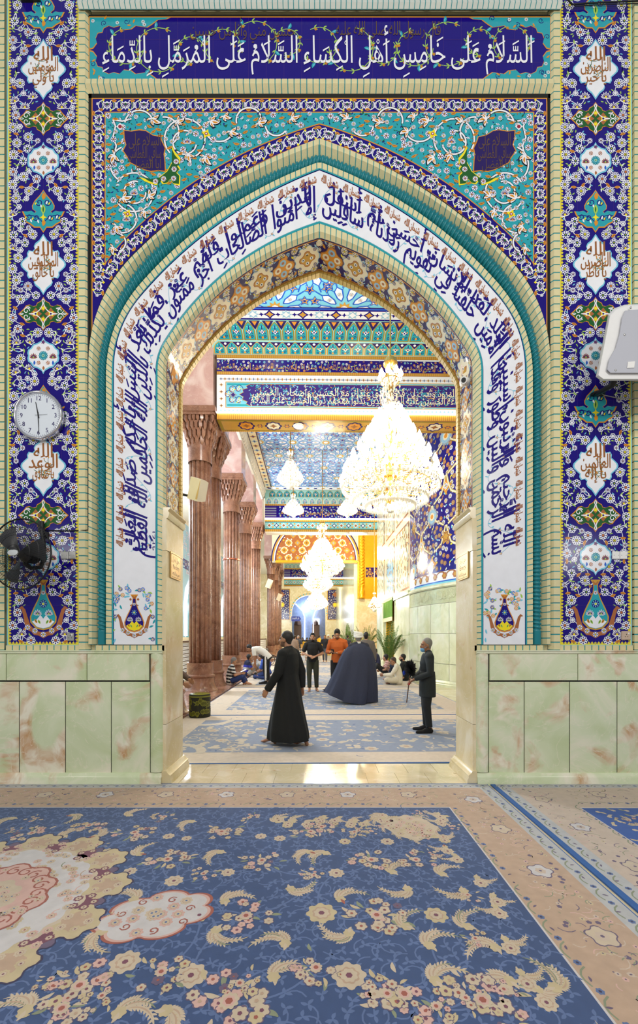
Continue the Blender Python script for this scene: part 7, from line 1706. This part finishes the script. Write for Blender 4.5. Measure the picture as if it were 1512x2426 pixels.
# man in the orange shirt with a phone
Jo = std(el=(-.27, -.02, 1.13), er=(.27, -.02, 1.13), wl=(-.02, .25, 1.12), wr=(.14, .26, 1.14), hd=(0, .05, 1.6))
o, Hm = person('young man in an orange shirt looking down at his phone behind the cloaked cleric', pos(800, 11.7), 166, Jo, SKIN, yaw=6, pitch=-24, hair_k=1.06, beard='stubble', vox=.008, top=(186, 92, 34), sleeve='long', pants=(24, 24, 30), H=1.06, hands=dict(l=((.8, .5, 0), (0, 0, 1), (0, 1, 0), .8), r=((-.5, .7, 0), (0, 0, 1), (-.2, .2, .6), .8)))
dpos = HROT.inverted() @ (o.matrix_world @ V3((.06, .34, 1.16))); t = thing('phone', 'dark phone held by the man in the orange shirt', 'phone', tuple(dpos), R(160)); Mt = Matrix.Rotation(R(-35), 4, 'X'); mb = MB(); mb.boxb(-.038, -.005, -.075, .038, .005, .075, 0, Mt); mb.build('case', [M_BLACKP], t); mb = MB(); mb.boxb(-.034, -.0065, -.07, .034, -.005, .07, 0, Mt); mb.build('screen', [plain('screen', (60, 70, 90), .1)], t)
# man in grey-brown seen from behind
Jg = std(el=(-.25, .0, 1.12), er=(.25, .0, 1.12)); st_ = [((0, 0, 1.5), .06, .06), ((0, -.01, 1.45), .1, .085), ((0, -.01, 1.39), .21, .115), ((0, 0, 1.25), .2, .14), ((0, 0, 1.05), .19, .14), ((0, 0, .85), .21, .17), ((0, 0, .5), .23, .2), ((0, 0, .12), .25, .22)]
person('dark-haired man in a long grey-brown robe seen from behind, beyond the cleric', pos(868, 13.3), -8, Jg, SKIN, yaw=-6, vox=.01, robe=dict(st=st_, col=(104, 96, 90), fold=.03), H=1.02)
# man in white bending over the readers
Jb = std(pel=(0, -.04, .93), wai=(0, .08, 1.06), che=(0, .27, 1.16), nk=(0, .46, 1.2), hd=(0, .6, 1.2), sl=(-.19, .4, 1.17), sr=(.19, .4, 1.17), el=(-.22, .36, .9), er=(.22, .42, .9), wl=(-.2, .34, .66), wr=(.18, .46, .66), al=(-.1, -.02, .08), ar=(.1, -.04, .08), kl=(-.1, .04, .5), kr=(.1, .0, .5), tl=(-.1, .17, .025), tr=(.12, .14, .025))
person('man in white polo and side-striped black trousers bending over the seated men', pos(632, 14.7), 84, Jb, SKIN2, pitch=-38, vox=.009, top=(232, 232, 228), pants=(22, 22, 26), feet='sock', H=1.02, extra='side_stripe', collar=None)
# seated along the columns
o, Hm = person('balding man in a striped polo and jeans sitting against the column, reading', pos(546, 14.3), -78, sit('up', kl=(-.16, .4, .3), kr=(.18, .36, .26), al=(.06, .5, .08), ar=(.1, .44, .08), tl=(.1, .64, .03), tr=(.1, .58, .03), wl=(-.06, .34, .36), wr=(.12, .36, .36)), SKIN, pitch=-22, hair=HAIRG, hair_k=.955, vox=.01, top=[(224, 224, 222), (26, 26, 32)], stripe=.05, pants=(36, 54, 108), feet='bare', H=1.08)
dpos = HROT.inverted() @ (o.matrix_world @ V3((.02, .42, .42))); t = thing('book', 'open white book held by the reader in the striped polo', 'book', tuple(dpos), R(-78))
for s in (-1, 1): Mt = Matrix.Rotation(R(25), 4, 'X') @ Matrix.Rotation(R(-8 * s), 4, 'Y'); mb = MB(); mb.boxb(0 if s > 0 else -.15, -.1, 0, .15 if s > 0 else 0, .1, .012, 0, Mt); mb.build('page', [M_WHITEP], t)
person('young man in a blue and grey striped pullover sitting at the second column', pos(584, 17.0), -66, sit('up'), SKIN2, yaw=8, vox=.012, top=[(24, 26, 58), (40, 44, 150), (170, 172, 176), (40, 44, 150), (24, 26, 58), (24, 26, 58)], stripe=.085, pants=(150, 150, 150), H=1.08)
person('boy in grey with an arm raised to his head, sitting beside the blue pullover', pos(619, 18.4), 150, sit('up', er=(.34, .1, .66), wr=(.14, .12, .78), sr=(.19, .05, .57)), SKIN2, yaw=10, vox=.012, top=(196, 198, 200), pants=(160, 160, 160), H=1.0, feet='sock')
person('man in royal blue kneeling behind the bending man in white', pos(634, 16.2), 60, sit('kneel', hd=(0, .28, .74), nk=(0, .2, .64), che=(0, .13, .5), wai=(0, .05, .36)), SKIN2, pitch=-20, vox=.012, top=(44, 72, 150), pants=(34, 50, 100), H=1.12)
# seated by the right wall
person('man in cream clothes sitting cross-legged by the right wall, head bowed', pos(945, 14.4), 74, sit('cross', el=(-.26, .2, .3), wl=(-.14, .46, .3), er=(.2, .2, .3), wr=(.0, .46, .28), hd=(0, .17, .71)), SKIN2, pitch=-18, yaw=20, hair=plain('hair_cropped', (70, 60, 54), .8), hair_k=.97, vox=.01, top=(222, 214, 196), sleeve='long', pants=(218, 210, 192), H=1.1)
person('bearded man in black T-shirt sitting behind the man in cream', pos(961, 15.6), 64, sit('up', sr=(.18, .02, .56), er=(.24, -.06, .3), wr=(.22, -.1, .05), hd=(0, .1, .75)), SKIN, yaw=16, beard='full', vox=.011, top=(22, 24, 26), pants=(30, 40, 60), H=1.12)
o, _ = person('man in black trousers and striped shirt sitting with outstretched bare feet', pos(922, 16.6), 86, sit('out', kl=(-.1, .42, .42), kr=(.1, .4, .46), al=(-.1, .78, .08), ar=(.1, .66, .08), tl=(-.1, .93, .07), tr=(.12, .8, .05)), SKIN, yaw=-30, vox=.012, top=[(214, 180, 170), (150, 96, 92)], stripe=.03, pants=(24, 24, 26), H=1.1)
person('man in dark navy sitting against the wall near the potted palm, reading', pos(896, 22.6), 72, sit('cross'), SKIN, pitch=-24, vox=.014, top=(34, 36, 72), sleeve='long', pants=(34, 34, 60), H=1.14)
# person behind the left jamb, only a hand showing
person('person in brown behind the left jamb, of whom only a hand shows', pos(401, 7.3), -88, std(wl=(-.1, .34, .9), wr=(.12, .3, .86), el=(-.24, .1, 1.05), er=(.24, .1, 1.05)), SKIN2, vox=.012, top=(90, 70, 60), sleeve='long', pants=(60, 50, 48), H=.98)
# farther people
def far(lab, px, d, h, top, pants=None, J=None, robe=None, **k):
    if robe: k['robe'] = dict(st=[((0, 0, 1.5), .06, .06), ((0, -.01, 1.45), .1, .085), ((0, -.01, 1.39), .21, .115), ((0, 0, 1.2), .2, .15), ((0, 0, .85), .22, .18), ((0, 0, .12), .26, .23)], col=robe)
    return person(lab, pos(px, d), h, J or std(), k.pop('skin', SKIN), vox=.016, top=top, pants=pants, **k)
walk = std(kl=(-.1, .12, .5), al=(-.1, .14, .08), tl=(-.1, .3, .03), kr=(.1, .02, .5), ar=(.1, -.16, .1), tr=(.1, -.02, .03))
far('teenager in black T-shirt and grey jeans walking forward in the middle distance', 770, 27.0, 172, (30, 30, 36), (84, 86, 94), walk)
far('man in a bright yellow shirt turned away in the far crowd', 757, 36.0, -60, (236, 180, 30), (50, 46, 60))
o, Hm = far('cleric in a white turban and brown cloak far down the hall', 778, 39.0, 170, None, None, None, (118, 104, 92), H=1.04); turban(o, Hm)
far('man in a grey shirt with a tray beside the far columns', 686, 25.4, -70, (132, 138, 150), (120, 124, 134), std(el=(-.24, .16, 1.14), wl=(-.18, .4, 1.08), er=(.24, .16, 1.14), wr=(.18, .4, 1.08)), H=1.08)
far('man in a long brown robe standing beside the man in grey', 698, 24.2, -30, None, None, None, (128, 104, 84), H=.98)
far('white-bearded man in black and white behind the man in the brown robe', 707, 27.5, 160, (60, 60, 66), (40, 40, 46), hair=HAIRG, beard='full', H=.98)
far('man in a dark shirt standing by the far palm', 824, 30.5, -30, (40, 42, 54), (30, 30, 36), H=1.0)
far('man in purple behind the man in the orange shirt', 790, 33.0, -100, (96, 78, 116), (40, 40, 50), H=1.02)
far('small child in red sitting on the floor between the near men', 706, 22.0, 120, (190, 40, 46), (150, 30, 40), sit('cross'), H=.92)
far('person in white stooping behind the young man in black', 727, 28.6, 60, (224, 222, 224), (200, 200, 206), sit('kneel'), H=1.3)
for i in range(7):
    px = 700 + i * 8.6 + (i % 2) * 2; d = 51 + (i % 3); t = person(('woman in black chador seated behind the gilded barrier, %s of the row' % ('leftmost', 'second from left', 'third from left', 'middle', 'third from right', 'second from right', 'rightmost')[i]), (((px - 740) * d / F), d, .47), 178, sit('cross'), SKIN, vox=.024, hair=None, robe=dict(st=[((0, .03, .66), .1, .1), ((0, .03, .58), .2, .14), ((0, .04, .3), .26, .2), ((0, .08, .02), .36, .3)], col=(14, 14, 18)), H=1.2)[0]
    mb = MB(); mb.ell((0, .1, .765), (.105, .115, .13), 12, 8); remesh(mb, .02, 'chador', [cloth((14, 14, 18))], t)
    mb = MB(); mb.boxb(-.28, -.2, -.45, .28, .3, 0); t2 = mb.mesh('bench', [M_WOOD]); mk_obj('bench', t2, None, 'low dark bench under the %s woman behind the barrier' % ('leftmost', 'second from left', 'third from left', 'middle', 'third from right', 'second from right', 'rightmost')[i], 'bench', 'benches behind the gilded barrier', None, Matrix.Translation((((px - 740) * d / F), d, .45)))

# ---------------------------------------------------------------- things standing about the hall
t = thing('stool', 'round green brocade stool with dark floral pattern at the foot of the nearest columns', 'stool', ((475 - 740) * .00868, 8.68, .012))
o = Orn(91); n = 40
mb = MB(); mb.lathe([(.001, 0), (.205, 0), (.212, .02), (.208, .1), (.21, .4), (.212, .42), (.212, .44), (.2, .465), (.15, .475), (.001, .48)], 40); mb.build('upholstery', [plain('dark_brocade', (34, 34, 20), .85, bump=.3, bscale=300)], t, True)
for i in range(60):
    a, z = o.r.uniform(0, 1.338), o.r.uniform(.06, .38); k = i % 3
    if k < 2:
        o.scal(a, z, .05, 6, .35, 'moss', 1); o.scal(a, z, .032, 6, .35, 'moss2', 2)
    for q in range(3): o.leaf(a, z, .07, o.r.random() * 6, 'moss', 1, .3, .5)
PAL['moss'] = (112, 112, 40); PAL['moss2'] = (84, 84, 30)
o.v = [(min(max(a, -.1), 1.4), min(max(z, .02), .41), l) for a, z, l in o.v]
o.build('brocade_pattern', lambda a, z, off: ((.213 + off) * np.cos(a / .213), (.213 + off) * np.sin(a / .213), z), t, lift=.0006)
mb = MB(); mb.lathe([(.213, .41), (.218, .425), (.213, .44)], 40, caps=False); mb.build('piping', [tm('moss')], t, True); mb = MB(); mb.lathe([(.001, .476), (.15, .4755), (.2, .466), (.2, .47), (.15, .479), (.001, .482)], 40, caps=False); mb.build('top_cover', [tm('moss')], t, True)

M_LEAF = plain('palm_leaf', (86, 116, 44), .55, 0, .35, 5); M_STALK = plain('palm_stalk', (104, 120, 50), .6); M_POT = plain('basket_pot', (128, 92, 60), .7, bump=.4, bscale=60)
def palm(lab, x, y, h, seed, nf=15):
    rnd = random.Random(seed); t = thing('potted_palm', lab, 'plant', (x, y, .012), 0, 'potted palms by the right wall')
    mb = MB(); mb.lathe([(.001, 0), (.2, 0), (.24, .36), (.26, .38), (.26, .42), (.22, .42), (.2, .36), (.001, .36)], 24); mb.build('pot', [M_POT], t, True)
    mb = MB(); mb.lathe([(.001, .37), (.21, .37)], 16, caps=False); mb.build('soil', [plain('soil', (50, 38, 30), .9)], t)
    for i in range(nf):
        a = rnd.random() * 6.283; lean = rnd.uniform(.15, 1.0); L = h * rnd.uniform(.55, .8); z0 = rnd.uniform(.3, .45) * h; p0 = V3((.06 * math.cos(a), .06 * math.sin(a), .37)); P = []
        for k in range(14):
            u = k / 13.; r_ = lean * L * (u ** 1.6) * .75; z = .37 + (z0 + L * (1 - .2 * lean)) * u - lean * L * .55 * u ** 3; P.append(V3((p0.x + r_ * math.cos(a), p0.y + r_ * math.sin(a), z)))
        mb = MB(); mb.tube(P, [.012 * (1 - .8 * k / 13) for k in range(14)], 5, 1)
        for k in range(4, 14):
            d = (P[min(k + 1, 13)] - P[k - 1]).normalized(); sd = d.cross(V3((0, 0, 1))).normalized()
            for s in (-1, 1):
                for q in (0, .5):
                    b_ = P[k - 1] + (P[k] - P[k - 1]) * q; ll = .26 * h / 2 * math.sin(math.pi * (.2 + .75 * (k - 4) / 10.)); tip = b_ + sd * s * ll * .85 + d * ll * .55 - V3((0, 0, ll * .3)); m_ = (b_ + tip) / 2 + V3((0, 0, ll * .1)); w = d * .018 * h / 1.6
                    mb.add([b_, m_ + w, tip, m_ - w], [(0, 1, 2, 3)], 0)
        mb.build('frond', [M_LEAF, M_STALK], t)
    return t
palm('large potted palm beside the curtained side door, behind the seated men', 3.2, 17.6, 1.9, 1, 18); palm('potted palm half hidden behind the man in grey-brown', 3.2, 25.3, 2.1, 2); palm('pale potted palm farthest down the hall by the gilded wall', 2.75, 31.5, 2.2, 3)
t = thing('barrier', 'low gilded barrier in front of the seated women at the far end', 'barrier', (-.7, 49.6, .012))
mb = MB(); mb.boxb(-1.9, 0, .1, 2.9, .06, .95); mb.build('panel', [M_GOLD], t); mb = MB(); mb.boxb(-1.95, -.04, .95, 2.95, .1, 1.02); mb.build('top_rail', [M_GOLD], t)
for i in range(7): mb = MB(); mb.lathe([(.06, 0), (.06, .1), (.04, .2), (.06, .5), (.04, .8), (.06, 1.0), (.03, 1.08)], 12, (-1.9 + i * .8, -.02, 0)); mb.build('post', [M_GOLD], t, True)
t = thing('chair', 'white plastic chair in the middle distance left of the young man in black', 'chair', (-.66, 26.0, .012), R(160), None)
mb = MB(); mb.boxb(-.24, -.24, .42, .24, .24, .45); mb.build('seat', [M_WHITEP], t)
for s in (-1, 1):
    for q in (-1, 1): mb = MB(); mb.tube([(s * .21, q * .21, .43), (s * .24, q * .25, 0)], .02, 8); mb.build('leg', [M_WHITEP], t, True)
    mb = MB(); mb.tube([(s * .23, -.22, .44), (s * .24, -.26, .9)], .018, 8); mb.build('back_post', [M_WHITEP], t, True); mb = MB(); mb.tube([(s * .24, -.25, .66), (s * .25, .05, .66), (s * .24, .2, .44)], .018, 8); mb.build('armrest', [M_WHITEP], t, True)
for z in (.58, .72, .86): mb = MB(); mb.tube([(-.24, -.245, z), (0, -.27, z + .01), (.24, -.245, z)], .022, 8); mb.build('backrest', [M_WHITEP], t, True)
t = thing('wheelchair', 'wheelchair with dark seat standing left of the far columns', 'wheelchair', (-2.35, 24.0, .012), R(-70))
for s in (-1, 1):
    mb = MB(); mb.tube([(s * .28, .3 * math.cos(a), .3 + .3 * math.sin(a)) for a in [2 * math.pi * i / 32 for i in range(33)]], .018, 6)
    for i in range(10): mb.tube([(s * .28, 0, .3), (s * .28, .29 * math.cos(i * .628), .3 + .29 * math.sin(i * .628))], .003, 3)
    mb.build('wheel', [M_BLACKM], t, True); mb = MB(); mb.tube([(s * .24, .45 + .08 * math.cos(a), .09 + .08 * math.sin(a)) for a in [2 * math.pi * i / 16 for i in range(17)]], .016, 5); mb.build('caster', [M_BLACKM], t, True)
    mb = MB(); mb.tube([(s * .25, -.25, .95), (s * .25, -.2, .45), (s * .25, .4, .45), (s * .25, .5, .12)], .013, 6); mb.tube([(s * .25, -.35, .95), (s * .25, -.24, .95)], .016, 6); mb.build('frame', [M_STEEL], t, True)
mb = MB(); mb.boxb(-.24, -.2, .44, .24, .25, .49); mb.build('seat', [M_BLACKP], t); mb = MB(); mb.boxb(-.24, -.22, .5, .24, -.19, .9); mb.build('backrest', [M_BLACKP], t)
